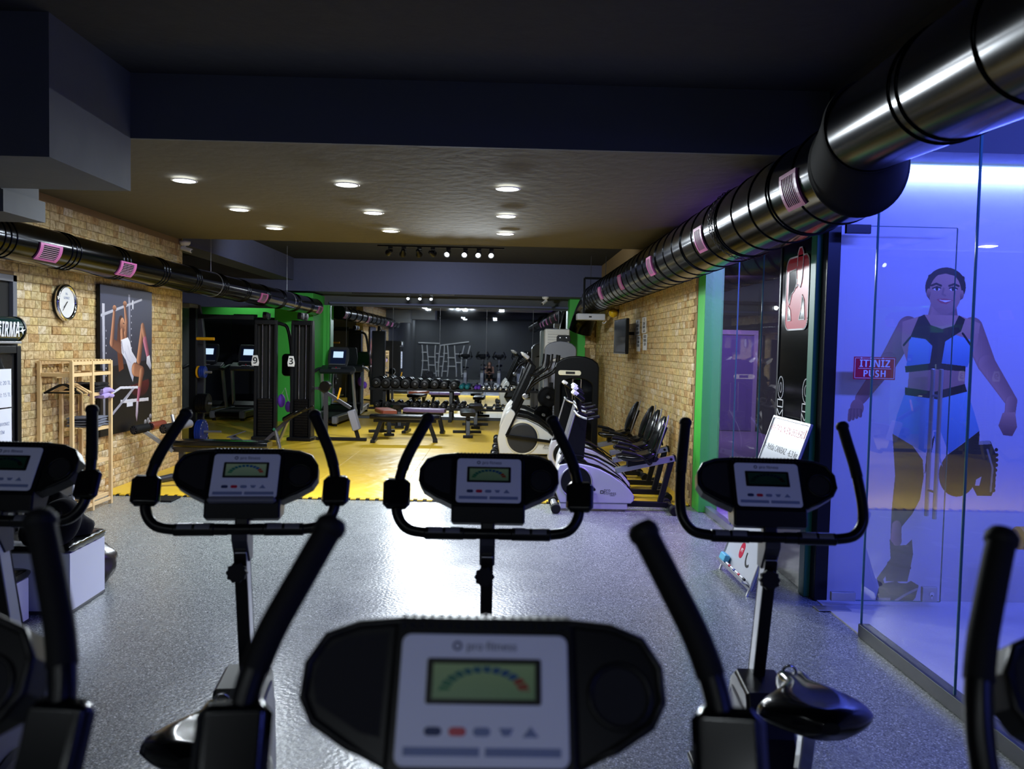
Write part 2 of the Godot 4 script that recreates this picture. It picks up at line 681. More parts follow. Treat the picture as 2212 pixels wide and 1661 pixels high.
func room() -> void:
	var g := G.new()
	g.box(Vector3(-1.35, -0.06, -7.5), Vector3(12.4, 0.12, 25.2))
	struct("floor", g, M["speckled rubber floor"])
	g = G.new()
	g.box(Vector3(3.9, 0.002, -1.45), Vector3(3.36, 0.012, 7.9))
	g.box(Vector3(3.9, 0.002, -11.3), Vector3(3.36, 0.012, 11.4))
	struct("floor_studio", g, M["pale studio floor"])
	# ceilings: high slab, soffit with the downlights, bulkhead at the upper left, far beam, side beam
	g = G.new()
	g.box(Vector3(-1.0, 3.53, -7.3), Vector3(13.2, 0.1, 25.0))
	struct("ceiling", g, M["charcoal ceiling paint"])
	g = G.new()
	g.box(Vector3(-1.06, 3.265, -8.1), Vector3(6.52, 0.43, 5.24))
	var s := struct("ceiling_soffit", g, M["grey ceiling paint"])
	g = G.new()
	g.box(Vector3(-1.06, 3.265, -5.47), Vector3(6.52, 0.436, 0.03))
	put("fascia", g, M["dark blue grey paint"], s)
	g = G.new()
	g.box(Vector3(-3.42, 3.09, -4.975), Vector3(1.82, 0.79, 0.97))
	struct("ceiling_bulkhead", g, M["dark blue grey paint"])
	g = G.new()
	g.box(Vector3(-3.86, 2.62, -5.74), Vector3(0.96, 0.15, 0.5))
	g.box(Vector3(-3.86, 2.86, -5.74), Vector3(0.90, 0.34, 0.44))
	struct("trim_bulkhead", g, M["dark blue grey paint"])
	g = G.new()
	g.box(Vector3(-1.3, 3.14, -17.55), Vector3(7.0, 0.68, 1.1))
	struct("ceiling_beam_far", g, M["slate blue paint"])
	g = G.new()
	g.box(Vector3(-4.59, 3.25, -13.85), Vector3(0.44, 0.46, 6.1))
	struct("ceiling_beam_side", g, M["slate blue paint"])
	# far walls
	g = G.new()
	g.box(Vector3(-1.3, 1.4, -18.2), Vector3(7.2, 2.8, 0.2))
	struct("wall_back", g, M["dark blue grey paint"])
	g = G.new()
	g.box(Vector3(-1.15, 2.615, -18.02), Vector3(5.4, 0.05, 0.1), 0.008)
	struct("trim_mirror", g, M["slate blue paint"])
	g = G.new()
	g.box(Vector3(-4.385, 1.38, -17.6), Vector3(0.81, 2.76, 1.2), 0.006)
	struct("wall_green_pillar", g, M["green wall paint"])
	g = G.new()
	g.box(Vector3(-3.93, 1.28, -18.06), Vector3(0.1, 2.56, 0.12))
	g.box(Vector3(-3.86, 1.28, -18.02), Vector3(0.05, 2.56, 0.12))
	struct("trim_green_left", g, M["green wall paint"])
	g = G.new()
	g.box(Vector3(1.7, 1.4, -17.85), Vector3(0.36, 2.8, 0.5))
	struct("wall_green_pillar", g, M["green wall paint"])
	# alcove with the treadmills
	g = G.new()
	g.box(Vector3(-7.6, 1.74, -15.3), Vector3(0.2, 3.48, 9.0))
	struct("wall_alcove_left", g, M["dark blue grey paint"])
	g = G.new()
	g.box(Vector3(-6.0, 1.74, -19.7), Vector3(3.4, 3.48, 0.2))
	struct("wall_alcove_back", g, M["green wall paint"])
	g = G.new()
	g.box(Vector3(-6.1, 1.74, -10.8), Vector3(3.2, 3.48, 0.2))
	struct("wall_alcove_front", g, M["dark blue grey paint"])
	g = G.new()
	g.box(Vector3(-6.15, 2.95, -17.05), Vector3(2.7, 1.06, 0.12))
	struct("trim_alcove_header", g, M["slate blue paint"])
	g = G.new()
	g.box(Vector3(-4.7, 1.74, -19.0), Vector3(0.2, 3.48, 1.5))
	struct("wall_alcove_right", g, M["green wall paint"])
	# behind the photographer
	g = G.new()
	g.box(Vector3(-1.0, 1.74, 5.1), Vector3(7.0, 3.48, 0.2))
	struct("wall_front", g, M["dark blue grey paint"])
	g = G.new()
	g.box(Vector3(-4.45, 1.74, -0.0), Vector3(0.2, 3.48, 10.4))
	struct("wall_left_near", g, M["dark blue grey paint"])
	g = G.new()
	g.box(Vector3(2.32, 1.74, 3.75), Vector3(0.16, 3.48, 2.5))
	struct("wall_right_near", g, M["dark blue grey paint"])
	# studio behind the glass
	g = G.new()
	g.box(Vector3(3.95, 1.75, -5.48), Vector3(3.3, 3.5, 0.14))
	struct("wall_studio_back", g, M["white studio wall"])
	g = G.new()
	g.box(Vector3(5.55, 1.75, -1.5), Vector3(0.14, 3.5, 8.1))
	struct("wall_studio_right", g, M["white studio wall"])
	g = G.new()
	g.box(Vector3(3.95, 1.75, 2.56), Vector3(3.3, 3.5, 0.14))
	struct("wall_studio_front", g, M["white studio wall"])
	g = G.new()
	g.box(Vector3(2.26, 3.27, -1.5), Vector3(0.12, 0.42, 7.9))
	struct("trim_glass_header", g, M["charcoal ceiling paint"])
	g = G.new()
	g.box(Vector3(3.9, 3.24, -5.24), Vector3(3.2, 0.48, 0.32))
	struct("ceiling_cove", g, M["dark blue grey paint"])
	# corridor behind the far window
	g = G.new()
	g.box(Vector3(5.62, 1.75, -11.4), Vector3(0.14, 3.5, 11.7))
	struct("wall_corridor_right", g, M["charcoal ceiling paint"])
	g = G.new()
	g.box(Vector3(3.95, 1.75, -17.2), Vector3(3.3, 3.5, 0.14))
	struct("wall_corridor_back", g, M["charcoal ceiling paint"])
	g = G.new()
	g.box(Vector3(3.95, 3.2, -11.3), Vector3(3.3, 0.08, 11.2))
	struct("ceiling_corridor", g, M["charcoal ceiling paint"])


func downlight(at: Vector3, label: String, energy: float) -> void:
	var d := thing("ceiling_downlight", label, "ceiling light", at, 0.0, "round recessed downlights of the soffit")
	var g := G.new()
	g.lathe(Vector3(0, -0.006, 0), Vector3.UP, [Vector2(0.088, 0.004), Vector2(0.09, 0), Vector2(0.104, 0.001), Vector2(0.108, 0.0055)], 32)
	put("trim_ring", g, M["white plastic"], d)
	g = G.new()
	g.lathe(Vector3(0, -0.004, 0), Vector3.UP, [Vector2(0, 0), Vector2(0.09, 0), Vector2(0.09, 0.0035), Vector2(0, 0.0035)], 32)
	put("lamp_disc", g, M["lamp glow"], d)
	area(at + Vector3(0, -0.012, 0), Vector3.DOWN, 0.16, 0.16, energy, WHITE_LAMP)


func track_spot(at: Vector3, aim: Vector3, label: String, group: String, energy: float, lit := true) -> void:
	# track adapter, bent arm and a bell shaped head that points along aim
	var d := thing("track_spotlight", label, "spotlight", at, 0.0, group)
	var g := G.new()
	g.box(Vector3(0, -0.012, 0), Vector3(0.06, 0.024, 0.04), 0.003)
	put("adapter", g, M["black plastic"], d)
	g = G.new()
	g.bar(Vector3(-0.02, -0.024, 0), Vector3(-0.02, -0.04, 0), 0.012, 0.012, Vector3.RIGHT, 0.002)
	g.bar(Vector3(-0.02, -0.036, 0), Vector3(0.028, -0.036, 0), 0.012, 0.012, Vector3.UP, 0.002)
	g.bar(Vector3(0.028, -0.036, 0), Vector3(0.028, -0.068, 0), 0.012, 0.012, Vector3.RIGHT, 0.002)
	put("arm", g, M["black plastic"], d)
	aim = aim.normalized()
	var o := Vector3(-0.012, -0.07, 0)
	g = G.new()
	g.lathe(o - aim * 0.06, aim, [Vector2(0, 0), Vector2(0.022, 0.002), Vector2(0.026, 0.03), Vector2(0.03, 0.055), Vector2(0.043, 0.085), Vector2(0.046, 0.11), Vector2(0.04, 0.112), Vector2(0.036, 0.095), Vector2(0, 0.092)], 22, false)
	put("head", g, M["black metal"], d)
	g = G.new()
	g.ball(o + aim * 0.036, Vector3(0.032, 0.032, 0.02), 14, facing(aim))
	put("bulb", g, M["lamp glow"], d)
	spot(at + o + aim * 0.075, aim, 42.0, energy, WHITE_LAMP, 0.035)


func ceiling_lamps() -> void:
	var rowname := ["nearest the camera", "in the middle row", "in the far row"]
	var colname := ["left", "middle", "right"]
	var xs := [-2.66, -1.31, 0.04]
	var zs := [-6.75, -8.15, -9.41]
	for r in 3:
		for k in 3:
			downlight(Vector3(xs[k], 3.03, zs[r]), "round white recessed downlight of the soffit, %s column, %s" % [colname[k], rowname[r]], 2.6)
	var g := G.new()
	g.box(Vector3(-0.82, 3.025, -10.78), Vector3(1.7, 0.02, 0.035), 0.003)
	tag(put("lamp_track", g, M["black plastic"]), "thin black lighting track along the far edge of the soffit", "track")
	var back := [-1.5, -1.32, -1.11, -0.93]
	var nth := ["first from the left", "second from the left", "third from the left", "fourth from the left"]
	for k in 4:
		track_spot(Vector3(back[k], 3.015, -10.80), Vector3(0.3 * (k - 1.5), [-0.1, -0.55, -0.5, -0.1][k], -0.95), "small black spotlight turned away, %s on the soffit track" % nth[k], "black spotlights turned away on the soffit track", 4.5)
	var fore := [-0.72, -0.49, -0.31, -0.14]
	var nth2 := ["leftmost of the glaring four", "second of the glaring four", "third of the glaring four", "rightmost of the glaring four"]
	for k in 4:
		track_spot(Vector3(fore[k], 3.015, -10.80), Vector3(0.12 * (k - 1.5), -0.5, 0.85), "glaring spotlight turned to the camera, %s on the soffit track" % nth2[k], "glaring spotlights on the soffit track", 4.0)
	g = G.new()
	g.box(Vector3(-2.1, 2.795, -17.2), Vector3(2.2, 0.016, 0.03), 0.003)
	tag(put("lamp_track", g, M["black plastic"]), "thin black lighting track under the far beam above the mirror", "track")
	var far := [-1.98, -1.73, -1.49]
	for k in 3:
		track_spot(Vector3(far[k], 2.79, -17.2), Vector3(0.05 * k, -0.62, 0.78), "small lit spotlight, %s of three under the far beam" % ["leftmost", "middle one", "rightmost"][k], "lit spotlights under the far beam", 3.0)
	# downlights of the lowered ceiling behind the photographer, seen in the mirror
	g = G.new()
	g.box(Vector3(-1.03, 3.27, 3.25), Vector3(6.5, 0.4, 3.7))
	struct("ceiling_rear", g, M["charcoal ceiling paint"])
	for r in 2:
		for k in 3:
			downlight(Vector3([-3.95, -1.79, -0.27][k], 3.07, [2.0, 4.2][r]), "round recessed downlight of the rear ceiling seen in the mirror, %s column, %s row" % [["left", "middle", "right"][k], ["near", "far"][r]], 0.8)
	g = G.new()
	g.box(Vector3(3.75, 2.95, 2.46), Vector3(2.7, 0.025, 0.03))
	tag(put("led_strip", g, M["blue strip glow"]), "blue white light strip on the studio's front wall, reflected in the open glass door", "light strip")
	# alcove downlight
	var d := thing("ceiling_downlight", "small round downlight glowing over the green alcove wall", "ceiling light", Vector3(-6.1, 3.478, -19.2))
	g = G.new()
	g.lathe(Vector3(0, -0.01, 0), Vector3.UP, [Vector2(0, 0), Vector2(0.09, 0), Vector2(0.1, 0.008)], 24)
	put("lamp_disc", g, M["lamp glow"], d)
	spot(Vector3(-6.1, 3.45, -19.2), Vector3(0, -1, -0.18), 50.0, 2.2, WHITE_LAMP, 0.08)


func brick_shape(w: float, h: float, d: float, r: RandomNumberGenerator) -> ArrayMesh:
	# one rough tumbled block: proud face with worn edges, x along the wall, z out
	var g := G.new()
	var q := []
	var f := []
	for k in 4:
		var sx := -1.0 if k == 0 or k == 3 else 1.0
		var sy := 1.0 if k < 2 else -1.0
		var p := Vector3(sx * w * 0.5, sy * h * 0.5, 0) + Vector3(r.randf_range(-1, 1), r.randf_range(-1, 1), 0) * 0.0016
		q.push_back(p)
		f.push_back(p - Vector3(sx, sy, 0) * r.randf_range(0.0015, 0.0045) + Vector3(0, 0, d + r.randf_range(-0.003, 0.003)))
	var m: Vector3 = (f[0] + f[1] + f[2] + f[3]) * 0.25 + Vector3(0, 0, r.randf_range(0.0, 0.004))
	var ids := []
	for k in 4:
		ids.push_back(g.vert(f[k], Vector3(f[k].x * 2.0, f[k].y * 3.0, 1).normalized(), Vector2(f[k].x, f[k].y)))
	var c := g.vert(m, Vector3(0, 0, 1), Vector2(m.x, m.y))
	for k in 4:
		g.tri(c, ids[k], ids[(k + 1) % 4])
	for k in 4:
		var k2 := (k + 1) % 4
		var e0: Vector3 = q[k] + Vector3(0, 0, d * 0.45)
		var e1: Vector3 = q[k2] + Vector3(0, 0, d * 0.45)
		g.flat_quad(f[k], f[k2], e1, e0, (f[k] + f[k2]) * 0.5 * Vector3(1, 1, 0))
		g.flat_quad(e0, e1, q[k2], q[k], (q[k] + q[k2]) * 0.5)
	return g.mesh()


func lay_bricks(wall: Node3D, o: Vector3, along: Vector3, out: Vector3, length: float, height: float, holes: Array, first: Vector2, many: int, seed_: int) -> void:
	# courses of blocks of three lengths; the MANY blocks nearest to FIRST become parts, the others one joined part
	var r := RandomNumberGenerator.new()
	r.seed = seed_
	var ch := 0.0785
	var lens := [0.098, 0.128, 0.165]
	var shapes := []
	for k in 3:
		for j in 4:
			shapes.push_back(brick_shape(lens[k] - 0.0025, ch - 0.0025, 0.012, r))
	var spots := []
	for row in int(height / ch):
		var x := -r.randf() * 0.1
		while x < length:
			var k := r.randi() % 3
			var c := Vector2(x + lens[k] * 0.5, (row + 0.5) * ch)
			x += lens[k]
			var kind := k * 4 + r.randi() % 4
			var tone := r.randi() % 12
			var deep := r.randf_range(-0.003, 0.003)
			if c.x - lens[k] * 0.5 < -0.02 or c.x + lens[k] * 0.5 > length + 0.01:
				continue
			var hid := false
			for h: Rect2 in holes:
				if h.has_point(c):
					hid = true
			if not hid:
				spots.push_back([c.distance_to(first), c, kind, tone, deep])
	spots.sort_custom(func(a, b): return a[0] < b[0])
	var b := Basis(along, Vector3.UP, out)
	var rest := G.new()
	rest.colored = true
	var n := 0
	for s in spots:
		var c: Vector2 = s[1]
		var tr := Transform3D(b, o + along * c.x + Vector3.UP * c.y + out * s[4])
		if n < many:
			var e := put("brick", shapes[s[2]], M["brick %d" % s[3]], wall)
			e.transform = tr
		else:
			rest.col = M["brick %d" % s[3]].albedo_color.srgb_to_linear()
			rest.add(shapes[s[2]], tr)
		n += 1
	stuff(put("brick_courses", rest, M["brick any"], wall))


func brick_walls() -> void:
	var r := RandomNumberGenerator.new()
	r.seed = 4
	var pits := noise_tex(0.035, 77, 512, 4)
	var stain := noise_tex(0.02, 78, 512, 4)
	var ramp := Gradient.new()
	ramp.set_color(0, Color(0.84, 0.81, 0.74))
	ramp.set_color(1, Color(1, 1, 1))
	ramp.set_offset(0, 0.3)
	ramp.set_offset(1, 0.62)
	stain.color_ramp = ramp
	for k in 13:
		var base := Color.from_hsv(r.randf_range(0.105, 0.122), r.randf_range(0.30, 0.42), r.randf_range(0.76, 0.86))
		if k == 5:
			base = Color.from_hsv(0.11, 0.22, 0.88)
		if k == 9:
			base = Color.from_hsv(0.10, 0.48, 0.74)
		var m := mat("brick %d" % k if k < 12 else "brick any", base if k < 12 else Color(1, 1, 1), 0.62)
		m.vertex_color_use_as_albedo = k == 12
		m.albedo_texture = stain
		m.heightmap_enabled = true
		m.heightmap_texture = pits
		m.heightmap_scale = 0.7
		m.uv1_triplanar = true
		m.uv1_world_triplanar = true
		m.uv1_scale = Vector3(1.3, 1.3, 1.3)
	var g := G.new()
	g.box(Vector3(-4.43, 1.74, -8.0), Vector3(0.2, 3.48, 5.8))
	var w := struct("wall_left", g, M["mortar"])
	g = G.new()
	g.box(Vector3(-4.43, 1.55, -10.905), Vector3(0.215, 3.1, 0.012))
	put("end_face", g, M["brick 3"], w)
	# x runs from z -5.1 to -10.9; the window stays free
	lay_bricks(w, Vector3(-4.335, 0.0, -5.12), Vector3(0, 0, -1), Vector3(1, 0, 0), 5.78, 3.04, [Rect2(0.86, 1.65, 1.2, 0.6)], Vector2(2.58, 1.75), 300, 5)
	g = G.new()
	g.box(Vector3(2.23, 1.74, -13.1), Vector3(0.2, 3.48, 9.0))
	w = struct("wall_right", g, M["mortar"])
	lay_bricks(w, Vector3(2.13, 0.0, -17.6), Vector3(0, 0, 1), Vector3(-1, 0, 0), 8.98, 3.04, [], Vector2(8.5, 1.3), 300, 6)
	g = G.new()
	g.box(Vector3(2.05, 1.4, -17.72), Vector3(0.36, 2.8, 0.2))
	w = struct("wall_right_return", g, M["mortar"])
	lay_bricks(w, Vector3(1.88, 0.0, -17.615), Vector3(1, 0, 0), Vector3(0, 0, 1), 0.25, 2.8, [], Vector2(0, 0), 40, 7)


func mat_floor() -> void:
	# yellow tiles a metre wide, side by side; black toothed border along the front edge
	var root := thing("floor_mat", "yellow rubber mat flooring over the rear of the gym with a black toothed front edge", "gym mat", Vector3(0, 0, 0))
	var g := G.new()
	g.box(Vector3(0, 0.011, 0), Vector3(1.073, 0.022, 1.041), 0.003)
	var tile := g.mesh()
	for i in 6:
		for j in 9:
			put("mat_tile", tile, M["yellow gym mat"], root).position = Vector3(-4.32 + 0.5367 + i * 1.0733, 0, -8.68 - 0.5205 - j * 1.041)
	for i in 3:
		for j in 8:
			if j < 6 or i < 2:
				put("mat_tile", tile, M["yellow gym mat"], root).position = Vector3(-4.32 - 0.5367 - i * 1.0733, 0, -11.0 - 0.5205 - j * 1.041)
	g = G.new()
	g.box(Vector3(-1.1, 0.006, -8.662), Vector3(6.44, 0.012, 0.05), 0.002)
	put("edge_strip", g, M["black rubber"], root)
	g = G.new()
	var x := -4.3
	while x < 2.08:
		g.box(Vector3(x + 0.03, 0.0115, -8.655), Vector3(0.062, 0.015, 0.05), 0.002)
		x += 0.104
	stuff(put("edge_teeth", g, M["yellow gym mat"], root))


func mirrors() -> void:
	# panels of the far mirror with open joints between them
	var edges := [-3.83, -3.47, -2.42, -1.36, -0.31, 0.74, 1.52]
	var m := thing("wall_mirror", "tall wall mirror of six panels behind the dumbbell rack", "mirror", Vector3(0, 0, -18.06))
	for k in 6:
		var g := G.new()
		var w: float = edges[k + 1] - edges[k]
		g.box(Vector3((edges[k] + edges[k + 1]) * 0.5, 1.32, 0), Vector3(w - 0.004, 2.46, 0.012), 0.0015)
		put("mirror_panel", g, M["mirror silver"], m)
		if k:
			g = G.new()
			g.box(Vector3(edges[k], 1.32, 0.002), Vector3(0.006, 2.46, 0.0122))
			put("joint_strip", g, M["charcoal steel"], m)
	m = thing("alcove_mirror", "dark mirror panel in front of the treadmills in the alcove", "mirror", Vector3(-6.1, 0, -19.59))
	for k in 3:
		var g := G.new()
		g.box(Vector3(-0.93 + k * 0.93, 1.2, 0), Vector3(0.925, 2.2, 0.012), 0.0015)
		put("mirror_panel", g, M["dark mirror"], m)


func pane(called: String, o: Vector3, s: Vector3, parent: Node3D) -> MeshInstance3D:
	# one sheet of glass without thickness, spanning the two larger sides of s
	var g := G.new()
	var h := s * 0.5
	if s.x < s.z:
		g.quad(o + Vector3(0, h.y, -h.z), o + Vector3(0, h.y, h.z), o + Vector3(0, -h.y, h.z), o + Vector3(0, -h.y, -h.z), Vector3.LEFT)
	else:
		g.quad(o + Vector3(-h.x, h.y, 0), o + Vector3(h.x, h.y, 0), o + Vector3(h.x, -h.y, 0), o + Vector3(-h.x, -h.y, 0), Vector3.BACK)
	return put(called, g, M["clear glass"], parent)


func glass_front() -> void:
	# studio front: three fixed panes on a dark rail, a transom over the doorway
	var w := Node3D.new()
	w.name = "window_1"
	add_child(w)
	w.set_meta("kind", "structure")
	var zs := [-4.71, -3.72, -2.6, -1.3, 0.2, 2.45]
	for k in 5:
		pane("pane", Vector3(2.22, 1.57, (zs[k] + zs[k + 1]) * 0.5), Vector3(0, 3.0, zs[k + 1] - zs[k] - 0.006), w)
		if k:
			var j := G.new()
			j.box(Vector3(2.22, 1.57, zs[k]), Vector3(0.012, 3.0, 0.006))
			put("joint", j, M["edge glass"], w)
	pane("transom_pane", Vector3(2.22, 2.83, -5.045), Vector3(0, 0.46, 0.66), w)
	var g := G.new()
	g.box(Vector3(2.22, 1.57, -4.71), Vector3(0.012, 3.0, 0.006))
	g.box(Vector3(2.22, 2.6, -5.045), Vector3(0.012, 0.006, 0.66))
	put("pane_edge", g, M["edge glass"], w)
	g = G.new()
	g.box(Vector3(2.235, 0.04, -1.13), Vector3(0.07, 0.08, 7.16), 0.004)
	put("base_rail", g, M["dark grey plastic"], w)
	for p in [[-4.76, 2.66], [-5.31, 2.62]]:
		g = G.new()
		g.box(Vector3(2.22, p[1], p[0]), Vector3(0.03, 0.09, 0.12), 0.003)
		put("clamp", g, M["black metal"], w)
	# the door stands open into the studio, parallel to its back wall
	var d := Node3D.new()
	d.name = "door_1"
	add_child(d)
	d.set_meta("kind", "structure")
	d.position = Vector3(2.27, 0, -5.26)
	pane("door_leaf", Vector3(0.375, 1.3, 0), Vector3(0.72, 2.5, 0), d)
	g = G.new()
	g.box(Vector3(0.737, 1.3, 0), Vector3(0.004, 2.5, 0.01))
	g.box(Vector3(0.375, 2.552, 0), Vector3(0.72, 0.004, 0.01))
	g.box(Vector3(0.375, 0.048, 0), Vector3(0.72, 0.004, 0.01))
	put("leaf_edge", g, M["edge glass"], d)
	for y in [0.075, 2.53]:
		g = G.new()
		g.box(Vector3(0.075, y, 0), Vector3(0.165, 0.06, 0.03), 0.003)
		put("hinge_patch", g, M["silver steel"] if y < 1.0 else M["black metal"], d)
	g = G.new()
	g.box(Vector3(0.66, 0.1, 0), Vector3(0.1, 0.1, 0.03), 0.003)
	var lock := put("lock_box", g, M["silver steel"], d)
	g = G.new()
	g.lathe(Vector3(0.67, 0.105, 0.015), Vector3.BACK, [Vector2(0.015, 0), Vector2(0.015, 0.006), Vector2(0, 0.006)], 16)
	g.box(Vector3(0.67, 0.085, 0.018), Vector3(0.012, 0.03, 0.006), 0.001)
	put("cylinder", g, M["chrome"], lock)
	for s in [-1, 1]:
		g = G.new()
		g.rod(Vector3(0.645, 0.62, 0.05 * s), Vector3(0.645, 1.62, 0.05 * s), 0.014, 14, 0.003)
		g.rod(Vector3(0.645, 0.8, 0.0), Vector3(0.645, 0.8, 0.05 * s), 0.008, 10)
		g.rod(Vector3(0.645, 1.44, 0.0), Vector3(0.645, 1.44, 0.05 * s), 0.008, 10)
		put("handle", g, M["silver steel"], d)
	var sg := thing("push_sign", "small red push sign with white lettering stuck on the glass door", "sign", Vector3(2.49, 1.615, -5.252))
	g = G.new()
	g.box(Vector3(0, 0, 0), Vector3(0.28, 0.15, 0.003), 0.001)
	put("plate", g, M["red print"], sg)
	g = G.new()
	for s in [-1, 1]:
		g.box(Vector3(0, 0.066 * s, 0.002), Vector3(0.264, 0.003, 0.001))
		g.box(Vector3(0.131 * s, 0, 0.002), Vector3(0.003, 0.134, 0.001))
	g.box(Vector3(0, -0.002, 0.002), Vector3(0.22, 0.003, 0.001))
	put("border", g, M["white print"], sg)
	lettering("İTİNİZ", 0.068, M["white print"], sg, Vector3(0, 0.031, 0.003))
	lettering("PUSH", 0.062, M["white print"], sg, Vector3(0, -0.036, 0.003))
	# floor spring plate in front of the hinge
	g = G.new()
	g.box(Vector3(0, 0.004, 0), Vector3(0.22, 0.008, 0.1), 0.002)
	tag(put("floor_spring_plate", g, M["silver steel"]), "flat metal floor plate under the hinge of the glass door", "floor plate")
	get_node("floor_spring_plate").position = Vector3(2.25, 0.006, -5.2)
	# posts between studio and column
	g = G.new()
	g.box(Vector3(2.245, 1.75, -5.43), Vector3(0.09, 3.5, 0.1), 0.004)
	struct("trim_door_post", g, M["black satin steel"])
	g = G.new()
	g.box(Vector3(2.21, 1.75, -5.52), Vector3(0.1, 3.5, 0.1), 0.006)
	struct("trim_green_post", g, M["teal paint"])
	g = G.new()
	g.box(Vector3(2.3, 1.75, -5.93), Vector3(0.2, 3.5, 0.7), 0.01)
	var col := struct("wall_black_column", g, M["black gloss panel"])
	g = G.new()
	g.box(Vector3(2.198, 1.75, -6.255), Vector3(0.012, 3.5, 0.03), 0.002)
	put("edge_trim", g, M["charcoal steel"], col)
	column_logo()
	# far window and its green posts
	w = Node3D.new()
	w.name = "window_2"
	add_child(w)
	w.set_meta("kind", "structure")
	for p in [[-8.3, -7.45], [-7.45, -6.75], [-6.75, -6.28]]:
		pane("pane", Vector3(2.22, 1.75, (p[0] + p[1]) * 0.5), Vector3(0, 3.4, p[1] - p[0] - 0.006), w)
		g = G.new()
		g.box(Vector3(2.22, 1.75, p[1]), Vector3(0.012, 3.4, 0.006))
		put("joint", g, M["edge glass"], w)
	g = G.new()
	g.box(Vector3(2.235, 0.035, -7.3), Vector3(0.07, 0.07, 2.04), 0.004)
	put("base_rail", g, M["silver steel"], w)
	g = G.new()
	g.box(Vector3(2.23, 1.75, -8.47), Vector3(0.2, 3.5, 0.3), 0.006)
	struct("trim_green_post", g, M["green wall paint"])
	# white framed door at the end of the corridor
	var dd := Node3D.new()
	dd.name = "door_2"
	add_child(dd)
	dd.set_meta("kind", "structure")
	dd.position = Vector3(5.02, 0, -17.1)
	for s in [-1, 1]:
		g = G.new()
		g.box(Vector3(0.5 * s, 1.09, 0), Vector3(0.1, 2.18, 0.06), 0.004)
		put("frame", g, M["white plastic"], dd)
	g = G.new()
	g.box(Vector3(0, 2.13, 0), Vector3(0.92, 0.1, 0.06), 0.004)
	put("frame", g, M["white plastic"], dd)
	g = G.new()
	g.box(Vector3(0, 1.04, -0.01), Vector3(0.9, 2.06, 0.02))
	put("door_leaf", g, M["lilac panel"], dd)
	# thin blue light strip along the top of the studio wall
	g = G.new()
	g.box(Vector3(3.75, 2.975, -5.385), Vector3(2.7, 0.02, 0.03))
	tag(put("led_strip", g, M["blue strip glow"]), "glowing blue white light strip along the top of the studio wall", "light strip")


func outline(g: G, p: Array, w: float, z: float, closed := true) -> void:
	# a thin raised line along 2D points
	for k in (p.size() if closed else p.size() - 1):
		var a: Vector2 = p[k]
		var b: Vector2 = p[(k + 1) % p.size()]
		var d := (b - a).normalized() * w * 0.4
		g.bar(Vector3(a.x - d.x, a.y - d.y, z), Vector3(b.x + d.x, b.y + d.y, z), w, 0.002, Vector3.BACK, 0.0)


func oval(c: Vector2, r: Vector2, n := 28) -> Array:
	var o := []
	for k in n:
		o.push_back(c + Vector2(r.x * cos(TAU * k / n), r.y * sin(TAU * k / n)))
	return o


